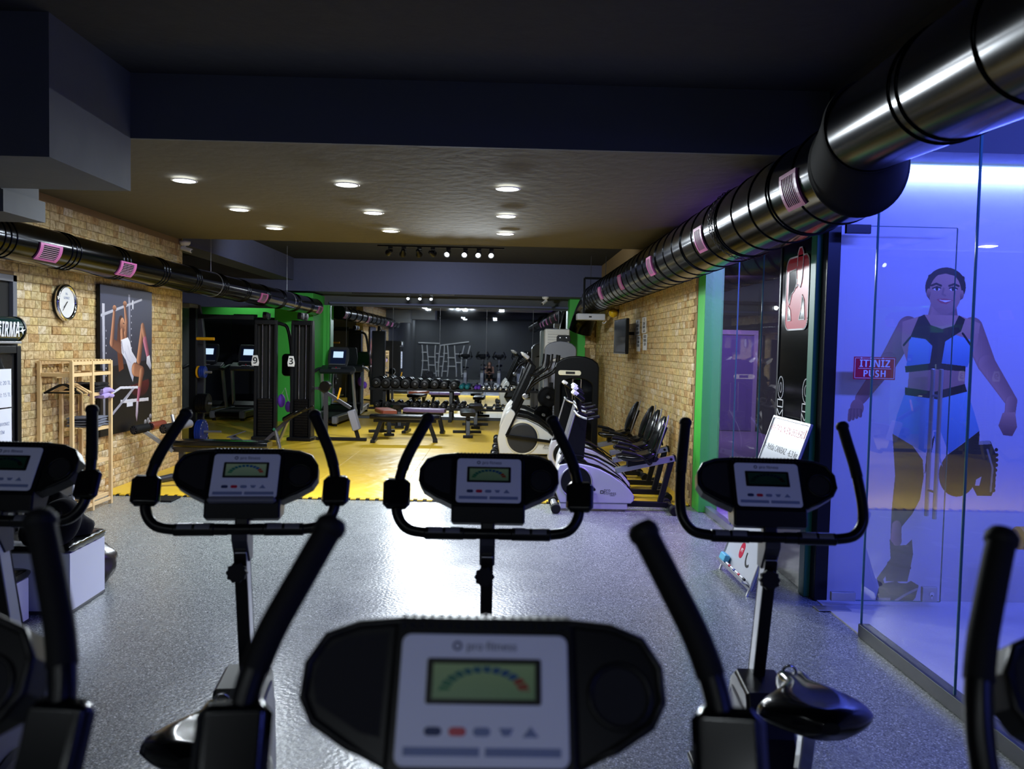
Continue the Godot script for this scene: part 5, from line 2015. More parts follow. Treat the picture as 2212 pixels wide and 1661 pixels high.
func left_side() -> void:
	# drinks cooler against the wall, only its right half in view
	var c := thing("drinks_cooler", "tall black glass door drinks cooler with a dark green lettered canopy by the left wall", "refrigerator", Vector3(-4.02, 0, -5.86))
	var g := G.new()
	g.box(Vector3(0, 0.05, 0), Vector3(0.56, 0.1, 0.78), 0.008)
	g.box(Vector3(-0.25, 0.87, 0), Vector3(0.06, 1.54, 0.78), 0.008)
	for s in [-1, 1]:
		g.box(Vector3(0, 0.87, 0.375 * s), Vector3(0.56, 1.54, 0.03), 0.008)
	g.box(Vector3(0, 1.64, 0), Vector3(0.56, 0.04, 0.78), 0.008)
	put("cabinet", g, M["black plastic"], c)
	g = G.new()
	g.box(Vector3(-0.21, 0.87, 0), Vector3(0.01, 1.5, 0.7))
	put("liner", g, M["grey vinyl"], c)
	for k in 4:
		g = G.new()
		g.box(Vector3(0.0, 0.3 + k * 0.33, 0), Vector3(0.42, 0.012, 0.7), 0.003)
		put("wire_shelf", g, M["charcoal steel"], c)
	g = G.new()
	for s in [-1, 1]:
		g.box(Vector3(0.29, 0.87, 0.36 * s), Vector3(0.03, 1.52, 0.06), 0.006)
		g.box(Vector3(0.29, 0.87 + 0.73 * s, 0), Vector3(0.03, 0.06, 0.66), 0.006)
	var dr := put("door", g, M["black plastic"], c)
	pane("glass", Vector3(0.285, 0.87, 0), Vector3(0, 1.4, 0.66), dr)
	g = G.new()
	var prof := PackedVector2Array()
	prof.push_back(Vector2(-0.28, 1.66))
	for k in 13:
		var a := -PI / 2 + PI * k / 12
		prof.push_back(Vector2(0.255 + 0.085 * cos(a), 1.755 + 0.095 * sin(a)))
	prof.push_back(Vector2(-0.28, 1.85))
	g.prism(prof, -0.37, 0.42, Basis(Vector3(1, 0, 0), Vector3.UP, Vector3(0, 0, 1)), Vector3.ZERO, 0.0, true)
	var cp := put("canopy", g, M["bottle green gloss"], c)
	g = G.new()
	var inner := PackedVector2Array()
	for p in prof:
		inner.push_back(Vector2(p.x, 1.755 + (p.y - 1.755) * 1.05) + Vector2(0.006, 0))
	g.prism(inner, -0.395, -0.37, Basis(Vector3(1, 0, 0), Vector3.UP, Vector3(0, 0, 1)), Vector3.ZERO, 0.004, true)
	put("canopy_end", g, M["black plastic"], cp)
	g = G.new()
	g.box(Vector3(0.26, 1.655, 0.02), Vector3(0.12, 0.02, 0.78), 0.004)
	put("canopy_rail", g, M["silver steel"], cp)
	var l := lettering("SIRMA", 0.175, M["white print"], cp, Vector3(0.342, 1.752, -0.17), facing(Vector3.RIGHT), "lettering", 0.004)
	l.basis = facing(Vector3.RIGHT) * Basis(Vector3(0.5, 0, 0), Vector3(0.1, 0.9, 0), Vector3(0, 0, 1))
	g = G.new()
	g.prism(pts([0, 0.03, 0.012, 0.008, 0.045, 0.012, 0.014, -0.006, 0.012, -0.03, -0.004, -0.008, -0.035, -0.004, -0.006, 0.008]), 0.0, 0.004, facing(Vector3.RIGHT), Vector3(0.343, 1.745, -0.33))
	put("star", g, M["white print"], cp)
	for k in 2:
		var p := thing("paper_notice", ["upper white price notice taped to the cooler door", "lower white notice taped to the cooler door"][k], "notice", Vector3(-3.712, [1.31, 0.99][k], -5.9), 0.0, "notices on the cooler door")
		p.basis = facing(Vector3.RIGHT)
		g = G.new()
		g.box(Vector3.ZERO, Vector3(0.42, [0.29, 0.33][k], 0.002))
		put("sheet", g, M["paper"], p)
		if k == 0:
			lettering("BÜYÜK SU: 20 TL", 0.04, M["blue grey print"], p, Vector3(0.05, 0.04, 0.0015), Basis(), "lettering", 0.0006, false)
			lettering("KÜÇÜK SU: 15 TL", 0.04, M["blue grey print"], p, Vector3(0.05, -0.05, 0.0015), Basis(), "lettering", 0.0006, false)
		else:
			lettering("DOLDURMAYINIZ", 0.034, M["blue grey print"], p, Vector3(0.05, 0.05, 0.0015), Basis(), "lettering", 0.0006, false)
			lettering("YÖNETİM", 0.034, M["blue grey print"], p, Vector3(0.05, -0.01, 0.0015), Basis(), "lettering", 0.0006, false)
			lettering("lütfen kapıyı kapatınız", 0.02, M["ink"], p, Vector3(0.05, -0.1, 0.0015), Basis(), "lettering", 0.0006, false)
	# window high in the wall behind the cooler
	var w := Node3D.new()
	w.name = "window_3"
	add_child(w)
	w.set_meta("kind", "structure")
	g = G.new()
	for s in [-1, 1]:
		g.box(Vector3(-4.32, 1.94 + 0.27 * s, -6.58), Vector3(0.06, 0.06, 1.16), 0.005)
		g.box(Vector3(-4.32, 1.94, -6.58 + 0.55 * s), Vector3(0.06, 0.6, 0.06), 0.005)
	put("frame", g, M["mid grey plastic"], w)
	g = G.new()
	g.box(Vector3(-4.33, 1.94, -6.58), Vector3(0.01, 0.5, 1.04))
	put("pane", g, M["dark void"], w)
	# clock
	var k0 := thing("wall_clock", "round chrome rimmed wall clock with a white face on the left brick wall", "clock", Vector3(-4.32, 2.045, -7.93))
	g = G.new()
	g.lathe(Vector3(0, 0, 0), Vector3.RIGHT, [Vector2(0.17, 0), Vector2(0.178, 0.012), Vector2(0.178, 0.03)], 44, false)
	put("case", g, M["black plastic"], k0)
	g = G.new()
	g.lathe(Vector3(0, 0, 0), Vector3.RIGHT, [Vector2(0.178, 0.028), Vector2(0.184, 0.036), Vector2(0.183, 0.05), Vector2(0.172, 0.064), Vector2(0.158, 0.066), Vector2(0.148, 0.058), Vector2(0.144, 0.046)], 44, false)
	put("rim", g, M["chrome"], k0)
	g = G.new()
	g.lathe(Vector3(0, 0, 0), Vector3.RIGHT, [Vector2(0.15, 0.048), Vector2(0, 0.048)], 44)
	var face := put("clock_face", g, M["white plastic"], k0)
	var fr := facing(Vector3.RIGHT)
	for q in [[7.6 * TAU / 12, 0.075, 0.008], [37.0 * TAU / 60, 0.11, 0.005]]:
		g = G.new()
		var d := fr * Vector3(sin(q[0]), cos(q[0]), 0)
		g.bar(Vector3(0.053, 0, 0) - d * 0.015, Vector3(0.053, 0, 0) + d * q[1], q[2], 0.002, Vector3.RIGHT, 0.0)
		put("hand", g, M["ink"], k0)
	lettering("GENKIZ", 0.032, M["blue grey print"], face, Vector3(0.049, 0.045, 0), fr, "lettering", 0.0006, false)
	lettering("DG", 0.03, M["blue grey print"], face, Vector3(0.049, 0.085, 0), fr, "lettering", 0.0006, false)
	# large photo print
	var p := thing("poster", "tall photo poster of a woman bench pressing, hung on the left brick wall", "poster", Vector3(-4.288, 1.46, -9.215))
	g = G.new()
	g.box(Vector3.ZERO, Vector3(0.035, 1.64, 1.27), 0.002)
	put("stretcher", g, M["black plastic"], p)
	g = G.new()
	g.quad(Vector3(0.0185, 0.815, 0.63), Vector3(0.0185, 0.815, -0.63), Vector3(0.0185, -0.815, -0.63), Vector3(0.0185, -0.815, 0.63), Vector3.RIGHT)
	put("print", g, print_mat("workout print", workout_print(), 0.35), p)
	wood_rack()
	boxes_left()
	camera_dome(Vector3(-4.27, 3.03, -10.86), "white security camera on the ceiling at the end of the left brick wall", Vector3(1, -0.3, 0.2))
	camera_dome(Vector3(0.95, 2.8, -17.1), "white security camera under the far beam near the right duct", Vector3(-0.6, -0.5, 0.6))


func camera_dome(at: Vector3, label: String, aim: Vector3) -> void:
	var d := thing("security_camera", label, "camera", at)
	var g := G.new()
	g.lathe(Vector3.ZERO, Vector3.DOWN, [Vector2(0, 0), Vector2(0.075, 0), Vector2(0.07, 0.03), Vector2(0.05, 0.055), Vector2(0, 0.06)], 22, false)
	put("base", g, M["white plastic"], d)
	aim = aim.normalized()
	g = G.new()
	g.rod(Vector3(0, -0.055, 0), Vector3(0, -0.1, 0), 0.012, 10)
	put("arm", g, M["white plastic"], d)
	g = G.new()
	g.rod(Vector3(0, -0.1, 0) - aim * 0.05, Vector3(0, -0.1, 0) + aim * 0.11, 0.03, 16, 0.006)
	put("housing", g, M["white plastic"], d)
	g = G.new()
	g.rod(Vector3(0, -0.1, 0) + aim * 0.108, Vector3(0, -0.1, 0) + aim * 0.115, 0.02, 14)
	put("lens", g, M["black gloss panel"], d)


func wood_rack() -> void:
	# slim pine wardrobe rack: hanging bay on the near side, shelves on the far side
	var r := thing("clothes_rack", "pale pine clothes rack with slatted shelves standing against the left brick wall", "clothes rack", Vector3(-4.14, 0, -7.86))
	var m: Material = M["pine"]
	var g: G
	var zs := [0.37, 0.0, -0.37]
	for x in [-0.15, 0.15]:
		for z in zs:
			g = G.new()
			g.box(Vector3(x, 0.74, z), Vector3(0.032, 1.48, 0.032), 0.003)
			put("post", g, m, r)
		for y in [1.35, 1.46, 0.06]:
			g = G.new()
			g.box(Vector3(x, y, 0), Vector3(0.018, 0.034, 0.72), 0.003)
			put("side_rail", g, m, r)
	for z in zs:
		for y in [1.35, 0.12]:
			g = G.new()
			g.box(Vector3(0, y, z), Vector3(0.28, 0.034, 0.018), 0.003)
			put("cross_rail", g, m, r)
	for k in 13:
		g = G.new()
		g.box(Vector3(0, 1.484, 0.36 - k * 0.06), Vector3(0.31, 0.012, 0.026), 0.002)
		put("top_slat", g, m, r)
	for y in [1.16, 0.81, 0.48, 0.12]:
		g = G.new()
		for x in [-0.13, 0.13]:
			g.box(Vector3(x, y - 0.018, -0.185), Vector3(0.018, 0.026, 0.36), 0.002)
		var sh := put("shelf", g, m, r)
		for k in 6:
			g = G.new()
			g.box(Vector3(-0.125 + k * 0.05, y, -0.185), Vector3(0.03, 0.01, 0.35), 0.002)
			put("slat", g, m, sh)
	g = G.new()
	for k in 7:
		g.box(Vector3(0, 0.085, 0.33 - k * 0.048), Vector3(0.3, 0.01, 0.026), 0.002)
	put("base_slats", g, m, r)
	g = G.new()
	g.rod(Vector3(0, 1.33, 0.37), Vector3(0, 1.33, 0.0), 0.012, 12)
	put("hanging_rod", g, m, r)
	# hangers
	for k in 6:
		var h := thing("coat_hanger", "wooden coat hanger on the pine rack, %s from the near post" % ["first", "second", "third", "fourth", "fifth", "sixth"][k], "hanger", Vector3(-4.14, 1.3, -7.6 - k * 0.045), 0.0, "hangers on the pine rack")
		g = G.new()
		g.tube(spline([Vector3(0.17, -0.13, 0), Vector3(0.1, -0.09, 0), Vector3(0, -0.045, 0), Vector3(-0.1, -0.09, 0), Vector3(-0.17, -0.13, 0)], 4), 0.009, 8)
		g.rod(Vector3(0.16, -0.125, 0), Vector3(-0.16, -0.125, 0), 0.007, 8)
		put("shoulder_bar", g, m if k > 1 else M["black plastic"], h)
		g = G.new()
		g.tube(spline([Vector3(0, -0.045, 0), Vector3(0, 0.0, 0), Vector3(0.012, 0.025, 0), Vector3(0.0, 0.043, 0), Vector3(-0.018, 0.03, 0)], 4), 0.0025, 6)
		put("hook", g, M["chrome"], h)
		h.rotation.y = 0.25 * sin(k * 2.1)
	folded("folded_clothes", "black folded clothes on the upper shelf of the pine rack", Vector3(-4.13, 1.165, -8.04), Vector3(0.29, 0.09, 0.33), M["black cloth"], 3)
	folded("folded_clothes", "lilac folded cloth hanging over the upper shelf of the pine rack", Vector3(-4.03, 1.1, -8.12), Vector3(0.16, 0.1, 0.2), M["lilac cloth"], 2)
	folded("folded_clothes", "grey folded clothes on the middle shelf of the pine rack", Vector3(-4.13, 0.815, -8.05), Vector3(0.27, 0.1, 0.3), M["grey cloth"], 4)


func folded(called: String, label: String, at: Vector3, s: Vector3, m: Material, layers: int) -> Node3D:
	# soft folded layers, one above the other
	var o := thing(called, label, "clothes", at, 0.0)
	var r := RandomNumberGenerator.new()
	r.seed = int(at.y * 1000)
	for k in layers:
		var g := G.new()
		var rows := []
		var hh := s.y / layers
		for i in 9:
			var row := PackedVector3Array()
			var t := i / 8.0 * 2 - 1
			for j in 20:
				var a := TAU * j / 20
				var e := 0.985 if i > 0 and i < 8 else 0.9
				var x := s.x * 0.5 * signf(cos(a)) * pow(absf(cos(a)), 0.35) * (1.0 - 0.06 * sin(t * 3 + k))
				var y := hh * 0.5 * signf(sin(a)) * pow(absf(sin(a)), 0.5) * (e if i > 0 and i < 8 else 0.5)
				row.push_back(Vector3(x + 0.01 * sin(t * 5.0 + k * 2.0), hh * (k + 0.5) + y + hh * 0.18 * sin(t * 4.0 + x * 22.0 + k), t * s.z * 0.5))
			rows.push_back(row)
		g.loft(rows)
		var e := put("fold", g, m, o)
		e.rotation.y = r.randf_range(-0.15, 0.15)
	return o


func boxes_left() -> void:
	# padded white boxes
	for q in [[Vector3(-2.86, 0, -5.08), Vector3(0.5, 0.38, 0.46), "white storage box with a black quilted lid, the jacket lying on it", 0.06], [Vector3(-3.0, 0, -4.52), Vector3(0.46, 0.27, 0.4), "low white storage box with a black quilted lid in front of the jacket box", 0.06]]:
		var b := thing("storage_box", q[2], "box", q[0], 0.03, "white boxes with black padded lids")
		var s: Vector3 = q[1]
		var g := G.new()
		g.box(Vector3(0, s.y * 0.5, 0), s, 0.004)
		put("body", g, M["white board"], b)
		g = G.new()
		var rows := []
		for i in 13:
			var row := PackedVector3Array()
			var t := i / 12.0 * 2 - 1
			for j in 32:
				var a := TAU * j / 32
				var e: float = 1.0 if i > 0 and i < 12 else 0.97
				var x := (s.x * 0.5 + 0.012) * signf(cos(a)) * pow(absf(cos(a)), 0.22) * e
				var y := 0.032 * signf(sin(a)) * pow(absf(sin(a)), 0.45) * (1.0 if i > 0 and i < 12 else 0.5)
				row.push_back(Vector3(x, s.y + 0.03 + y + 0.004 * sin(t * 15.0) * sin(x * 28.0), t * (s.z * 0.5 + 0.012)))
			rows.push_back(row)
		g.loft(rows)
		put("padded_lid", g, M["black leather"], b)
		g = G.new()
		g.box(Vector3(0, 0.012, 0), Vector3(s.x + 0.004, 0.02, s.z + 0.004), 0.002)
		put("plinth", g, M["charcoal steel"], b)
	# jacket: a heap of folds
	var g := G.new()
	var rows := []
	for i in 19:
		var row := PackedVector3Array()
		var t := i / 18.0
		for j in 36:
			var a := TAU * j / 36
			var rad := sin(t * PI * 0.5)
			var f := 0.82 + 0.13 * sin(a * 3.0 + t * 4.0) + 0.08 * sin(a * 7.0 - t * 9.0)
			var p := Vector3(cos(a) * 0.25 * rad * f, 0.26 * cos(t * PI * 0.5) * (0.85 + 0.25 * sin(a * 2.0 + 1.0)) + 0.035 * sin(a * 5.0 + t * 11.0) * rad * (1 - t), sin(a) * 0.21 * rad * f)
			if t > 0.75 and cos(a - 2.6) > 0.3:
				p.y -= (t - 0.75) * 1.1
			row.push_back(p)
		rows.push_back(row)
	g.sheet(rows, true)
	var j := thing("jacket", "black jacket heaped on the padded lid of the white box", "jacket", Vector3(-2.82, 0.445, -5.06))
	put("cloth", g, M["black cloth"], j)
	g = G.new()
	g.tube(spline([Vector3(0.05, 0.2, 0.1), Vector3(0.15, 0.22, 0.12), Vector3(0.2, 0.15, 0.14), Vector3(0.17, 0.05, 0.18), Vector3(0.1, 0.02, 0.2)], 6), [0.03, 0.032, 0.034, 0.036, 0.038, 0.04, 0.042, 0.045, 0.047, 0.05, 0.052, 0.054, 0.055, 0.056, 0.057, 0.058, 0.058, 0.058, 0.057, 0.055, 0.053, 0.05, 0.047, 0.044, 0.04], 12)
	put("sleeve", g, M["black cloth"], j)
	g = G.new()
	g.box(Vector3(0.02, 0.22, -0.02), Vector3(0.03, 0.06, 0.06), 0.004, Basis(Vector3.UP, 0.5))
	put("care_tag", g, M["dark grey plastic"], j)
	# dark rubbish bag behind the box
	g = G.new()
	rows = []
	for i in 13:
		var row := PackedVector3Array()
		var t := i / 12.0
		for k in 24:
			var a := TAU * k / 24
			var rad := 0.15 * pow(sin(PI * clampf(0.12 + t * 0.86, 0, 1)), 0.55) * (1.0 + 0.06 * sin(a * 5 + t * 6) + 0.04 * sin(a * 9 - t * 12)) * (1.0 - 0.55 * smoothstep(0.55, 1.0, t))
			row.push_back(Vector3(cos(a) * rad, 0.34 * t, sin(a) * rad))
		rows.push_back(row)
	g.loft(rows)
	var bag := put("rubbish_bag", g, M["brown film"])
	tag(bag, "tied dark brown plastic rubbish bag on the floor behind the white box", "bag")
	bag.position = Vector3(-2.80, 0.0, -5.52)
	# low cabinet by the cooler
	var cb := thing("low_cabinet", "low black cabinet with a white top between cooler and pine rack", "cabinet", Vector3(-4.1, 0, -6.88))
	g = G.new()
	g.box(Vector3(0, 0.2, 0), Vector3(0.4, 0.4, 0.86), 0.004)
	put("body", g, M["black satin steel"], cb)
	g = G.new()
	g.box(Vector3(0, 0.415, 0), Vector3(0.44, 0.03, 0.9), 0.004)
	put("top", g, M["white board"], cb)
	g = G.new()
	g.box(Vector3(0.01, 0.2, -0.44), Vector3(0.42, 0.4, 0.02), 0.003)
	put("side_panel", g, M["white board"], cb)
	for k in 3:
		g = G.new()
		g.box(Vector3(0.205, 0.075 + k * 0.125, 0), Vector3(0.016, 0.115, 0.84), 0.003)
		put("drawer", g, M["dark grey plastic"], cb)
	g = G.new()
	g.box(Vector3(0, 0.01, 0), Vector3(0.42, 0.02, 0.26), 0.005)
	var rub := put("rubber_plate", g, M["black rubber"])
	tag(rub, "flat black rubber plate on the grey floor at the mat edge", "plate")
	rub.position = Vector3(-3.62, 0, -8.46)


func plate(o: Node3D, at: Vector3, axis: Vector3, r: float, th: float, m: Material, called := "weight_plate") -> MeshInstance3D:
	# a disc with a raised rim and hub
	var g := G.new()
	g.lathe(at, axis, [Vector2(0.026, 0), Vector2(r * 0.3, 0), Vector2(r * 0.34, th * 0.2), Vector2(r * 0.8, th * 0.2), Vector2(r * 0.84, 0), Vector2(r * 0.97, 0), Vector2(r, th * 0.12), Vector2(r, th * 0.88), Vector2(r * 0.97, th), Vector2(r * 0.84, th), Vector2(r * 0.8, th * 0.8), Vector2(r * 0.34, th * 0.8), Vector2(r * 0.3, th), Vector2(0.026, th)], 30)
	return put(called, g, m, o)


func weight_tower(label: String, at: Vector3, digit: String, h: float, turn: float) -> Node3D:
	# cable column: tapered dark uprights, guide rods over a stack of plates, pulley head and a number plate
	var t := thing("cable_tower", label, "weight machine", at, turn, "cable towers left of the aisle")
	var g: G
	for s in [-1, 1]:
		g = G.new()
		g.prism(pts([-0.11, 0.0, -0.1, h * 0.55, -0.07, h * 0.96, -0.05, h, 0.03, h, 0.05, h * 0.96, 0.07, h * 0.5, 0.09, 0.0]), 0.0, 0.045, SIDE, Vector3(0.165 * s + 0.0225, 0, 0), 0.006)
		put("upright", g, M["black satin steel"], t)
	g = G.new()
	g.box(Vector3(0, 0.03, 0), Vector3(0.42, 0.06, 0.34), 0.008)
	put("base", g, M["black satin steel"], t)
	g = G.new()
	g.box(Vector3(0, h - 0.04, 0), Vector3(0.36, 0.08, 0.12), 0.008)
	put("head_beam", g, M["black satin steel"], t)
	g = G.new()
	g.box(Vector3(0, h * 0.5, -0.06), Vector3(0.32, h * 0.98, 0.012), 0.003)
	put("rear_cover", g, M["dark void"], t)
	for s in [-1, 1]:
		g = G.new()
		g.rod(Vector3(0.06 * s, 0.06, 0.0), Vector3(0.06 * s, h - 0.05, 0.0), 0.011, 12)
		put("guide_rod", g, M["chrome"], t)
	for k in 14:
		g = G.new()
		g.box(Vector3(0, 0.09 + k * 0.046, 0), Vector3(0.24, 0.042, 0.1), 0.004)
		put("stack_plate", g, M["cast iron"], t)
	g = G.new()
	g.rod(Vector3(0, 0.74, 0.0), Vector3(0, h - 0.05, 0.0), 0.005, 8)
	put("cable", g, M["black rubber"], t)
	g = G.new()
	g.prism(pts([-0.16, h, -0.17, h + 0.08, -0.12, h + 0.13, 0.16, h + 0.13, 0.2, h + 0.08, 0.19, h + 0.02]), -0.03, 0.03, SIDE, Vector3(0, 0, 0), 0.008)
	var ph := put("pulley_head", g, M["black metal"], t)
	for z in [-0.08, 0.12]:
		g = G.new()
		g.lathe(Vector3(0.032, h + 0.07, z), Vector3.RIGHT, [Vector2(0, 0), Vector2(0.05, 0), Vector2(0.04, 0.012), Vector2(0.05, 0.024), Vector2(0.02, 0.026), Vector2(0, 0.026)], 22)
		put("pulley", g, M["charcoal steel"], ph)
	g = G.new()
	g.prism(pts([-0.055, -0.09, 0.055, -0.09, 0.065, -0.03, 0.04, 0.09, -0.04, 0.09, -0.065, -0.03]), 0.0, 0.012, Basis.IDENTITY, Vector3(-0.16, h * 0.66, 0.1), 0.003)
	var np := put("number_plate", g, M["white plastic"], t)
	lettering(digit, 0.15, M["ink"], np, Vector3(-0.16, h * 0.66, 0.1125), Basis(), "lettering", 0.002)
	return t


func rack_tower() -> void:
	# smith frame at the end of the brick wall with plates on its pegs
	var t := thing("plate_rack_frame", "tall dark steel frame with weight pegs at the end of the left brick wall", "weight rack", Vector3(-4.97, 0.022, -13.0))
	var g := G.new()
	g.bar(Vector3(0, 0, 0), Vector3(0, 2.2, 0), 0.11, 0.08, Vector3.BACK, 0.006)
	put("front_upright", g, M["black satin steel"], t)
	g = G.new()
	var o := []
	for k in 11:
		var q := k / 10.0
		o.append_array([0.12 - 0.05 * pow(1.0 - q, 2.0) - 0.1 * pow(q, 6.0), 2.26 * q])
	var outl := pts(o)
	for k in range(10, -1, -1):
		var q := k / 10.0
		outl.push_back(Vector2(-0.01 - 0.05 * pow(1.0 - q, 2.0) - 0.06 * pow(q, 6.0), 2.26 * q))
	g.prism(outl, -0.28, -0.2, Basis.IDENTITY, Vector3.ZERO, 0.01)
	put("curved_upright", g, M["charcoal steel"], t)
	g = G.new()
	g.bar(Vector3(-0.19, 0, 0.1), Vector3(-0.19, 2.22, 0.1), 0.07, 0.06, Vector3.BACK, 0.006)
	put("rear_upright", g, M["black satin steel"], t)
	g = G.new()
	g.box(Vector3(-0.11, 2.24, -0.05), Vector3(0.22, 0.07, 0.4), 0.01)
	put("cap", g, M["mid grey plastic"], t)
	g = G.new()
	g.rod(Vector3(-0.15, 0.05, 0.13), Vector3(-0.15, 2.2, 0.13), 0.014, 12)
	put("guide_rod", g, M["chrome"], t)
	for k in 7:
		g = G.new()
		g.rod(Vector3(-0.19, 0.35 + k * 0.24, 0.13), Vector3(-0.19, 0.35 + k * 0.24, 0.17), 0.012, 10)
		put("catch_pin", g, M["silver steel"], t)
	g = G.new()
	g.bar(Vector3(0.0, 2.08, -0.2), Vector3(0.86, 2.08, -0.35), 0.06, 0.07, Vector3.UP, 0.006)
	put("top_beam", g, M["black satin steel"], t)
	g = G.new()
	g.box(Vector3(0, 0.03, -0.1), Vector3(0.16, 0.06, 0.8), 0.008)
	put("base", g, M["black satin steel"], t)
	g = G.new()
	g.tube(spline([Vector3(-0.35, 0.42, 0.15), Vector3(-0.12, 0.52, 0.15), Vector3(0.02, 0.55, 0.1)], 5), 0.025, 10)
	put("brace", g, M["charcoal steel"], t)
	for q in [[1.71, 0.34, "yellow plate paint", 0.026], [1.17, 0.3, "silver steel", 0.02], [0.66, 0.3, "silver steel", 0.02], [0.2, 0.46, "silver steel", 0.022]]:
		g = G.new()
		g.rod(Vector3(0.0, q[0], 0.0), Vector3(q[1], q[0], 0), q[3], 14, 0.004)
		put("peg", g, M[q[2]], t)
	var o0 := Vector3(-4.97, 0.022, -13.0)
	var hang := [["yellow plate paint", 1.17, 0.07, 0.098, 1], ["blue plate paint", 1.17, 0.115, 0.098, 3], ["cast iron", 0.66, 0.08, 0.16, 5], ["blue plate paint", 0.2, 0.08, 0.195, 3]]
	var says := [["yellow weight plate on the upper peg of the dark frame"], ["blue small plate nearest the upright on the upper peg", "blue small plate in the middle of the upper peg", "blue small plate outermost on the upper peg"], ["black plate nearest the upright on the middle peg", "second black plate on the middle peg", "third black plate on the middle peg", "fourth black plate on the middle peg", "outermost black plate on the middle peg"], ["large blue plate nearest the upright, near the floor", "large blue plate in the middle, near the floor", "large blue plate with white marks, outermost near the floor"]]
	for i in 4:
		var q: Array = hang[i]
		for k in q[4]:
			var th := 0.026 if q[3] < 0.15 else 0.032
			var pl := thing("weight_plate", says[i][k], "weight plate", o0 + Vector3(q[2] + k * (th + 0.003), q[1], 0), 0.0, "plates on the pegs of the dark frame")
			plate(pl, Vector3.ZERO, Vector3.RIGHT, q[3], th, M[q[0]], "disc")
			g = G.new()
			g.ring(Vector3(th * 0.5, 0, 0), Vector3.RIGHT, 0.034, 0.012, 18, 6)
			put("hub", g, M["silver steel"], pl)
			if i == 3 and k == 2:
				for j in 16:
					var a := TAU * j / 16
					if j % 4:
						g = G.new()
						g.box(Vector3(th + 0.001, cos(a) * 0.168, sin(a) * 0.168), Vector3(0.002, 0.02, 0.012))
						put("mark", g, M["white print"], pl)


func make_treadmill() -> Node3D:
	# the runner stands on the belt and looks towards -z; origin under the rear end
	var t := thing("treadmill", "", "treadmill", Vector3.ZERO, 0.0, "treadmills")
	t.set_meta("plain", "treadmill")
	var g := G.new()
	g.box(Vector3(0, 0.12, -0.85), Vector3(0.68, 0.12, 1.66), 0.02)
	put("deck", g, M["dark grey plastic"], t)
	g = G.new()
	g.box(Vector3(0, 0.184, -0.78), Vector3(0.5, 0.012, 1.4), 0.004)
	put("belt", g, M["black rubber"], t)
	for s in [-1, 1]:
		g = G.new()
		g.box(Vector3(0.31 * s, 0.19, -0.75), Vector3(0.1, 0.035, 1.42), 0.012)
		put("side_rail", g, M["silver steel"], t)
		g = G.new()
		g.box(Vector3(0.31 * s, 0.13, 0.0), Vector3(0.12, 0.16, 0.14), 0.025)
		put("end_cap", g, M["mid grey plastic"], t)
		g = G.new()
		g.rod(Vector3(0.3 * s, 0.04, -0.05), Vector3(0.3 * s, 0.0, -0.05), 0.04, 14)
		put("foot", g, M["black rubber"], t)
		g = G.new()
		g.bar(Vector3(0.36 * s, 0.14, -1.5), Vector3(0.34 * s, 1.12, -1.28), 0.055, 0.1, Vector3.BACK, 0.014)
		put("upright", g, M["silver steel"], t)
		g = G.new()
		g.tube(spline([Vector3(0.33 * s, 1.13, -1.36), Vector3(0.39 * s, 1.12, -1.22), Vector3(0.42 * s, 1.08, -1.05), Vector3(0.42 * s, 1.06, -0.9)], 5), 0.036, 12)
		put("hand_rail", g, M["dark grey plastic"], t)
	g = G.new()
	g.rod(Vector3(-0.3, 0.14, 0.0), Vector3(0.3, 0.14, 0.0), 0.05, 16)
	put("roller", g, M["black metal"], t)
	g = G.new()
	g.prism(pts([-1.78, 0.06, -1.78, 0.2, -1.66, 0.3, -1.44, 0.32, -1.3, 0.24, -1.24, 0.16, -1.24, 0.06]), -0.35, 0.35, SIDE, Vector3.ZERO, 0.02)
	put("motor_hood", g, M["black plastic"], t)
	g = G.new()
	g.prism(pts([-1.42, 1.04, -1.44, 1.16, -1.36, 1.2, -1.16, 1.12, -1.12, 1.06, -1.2, 1.02]), -0.36, 0.36, SIDE, Vector3.ZERO, 0.02)
	var dash := put("dashboard", g, M["dark grey plastic"], t)
	g = G.new()
	g.box(Vector3(0.0, 1.145, -1.2), Vector3(0.2, 0.006, 0.07), 0.002, Basis(Vector3.RIGHT, 0.36))
	put("key_field", g, M["mid grey plastic"], dash)
	g = G.new()
	g.ball(Vector3(0.0, 1.16, -1.2), Vector3(0.016, 0.012, 0.016), 10)
	put("stop_button", g, M["red print"], dash)
	var cb := Basis(Vector3.RIGHT, -0.3)
	g = G.new()
	g.prism(pts([-0.2, -0.2, 0.2, -0.2, 0.235, 0.0, 0.215, 0.23, 0.19, 0.26, -0.19, 0.26, -0.215, 0.23, -0.235, 0.0]), -0.05, 0.0, cb, Vector3(0, 1.36, -1.36), 0.012)
	var con := put("console", g, M["dark grey plastic"], t)
	g = G.new()
	g.prism(pts([-0.17, -0.16, 0.17, -0.16, 0.17, 0.19, -0.17, 0.19]), -0.002, 0.006, cb, Vector3(0, 1.36, -1.36), 0.003)
	put("screen_surround", g, M["navy gloss"], con)
	g = G.new()
	g.at(Vector3(0, 1.36, -1.36), cb)
	g.quad(Vector3(-0.11, 0.15, 0.0075), Vector3(0.11, 0.15, 0.0075), Vector3(0.11, 0.01, 0.0075), Vector3(-0.11, 0.01, 0.0075), Vector3.BACK)
	put("screen", g, M["lit screen"], con)
	g = G.new()
	g.box(Vector3(0, 1.23, -1.27), Vector3(0.36, 0.012, 0.07), 0.004, Basis(Vector3.RIGHT, 0.3))
	put("tray", g, M["mid grey plastic"], con)
	return t


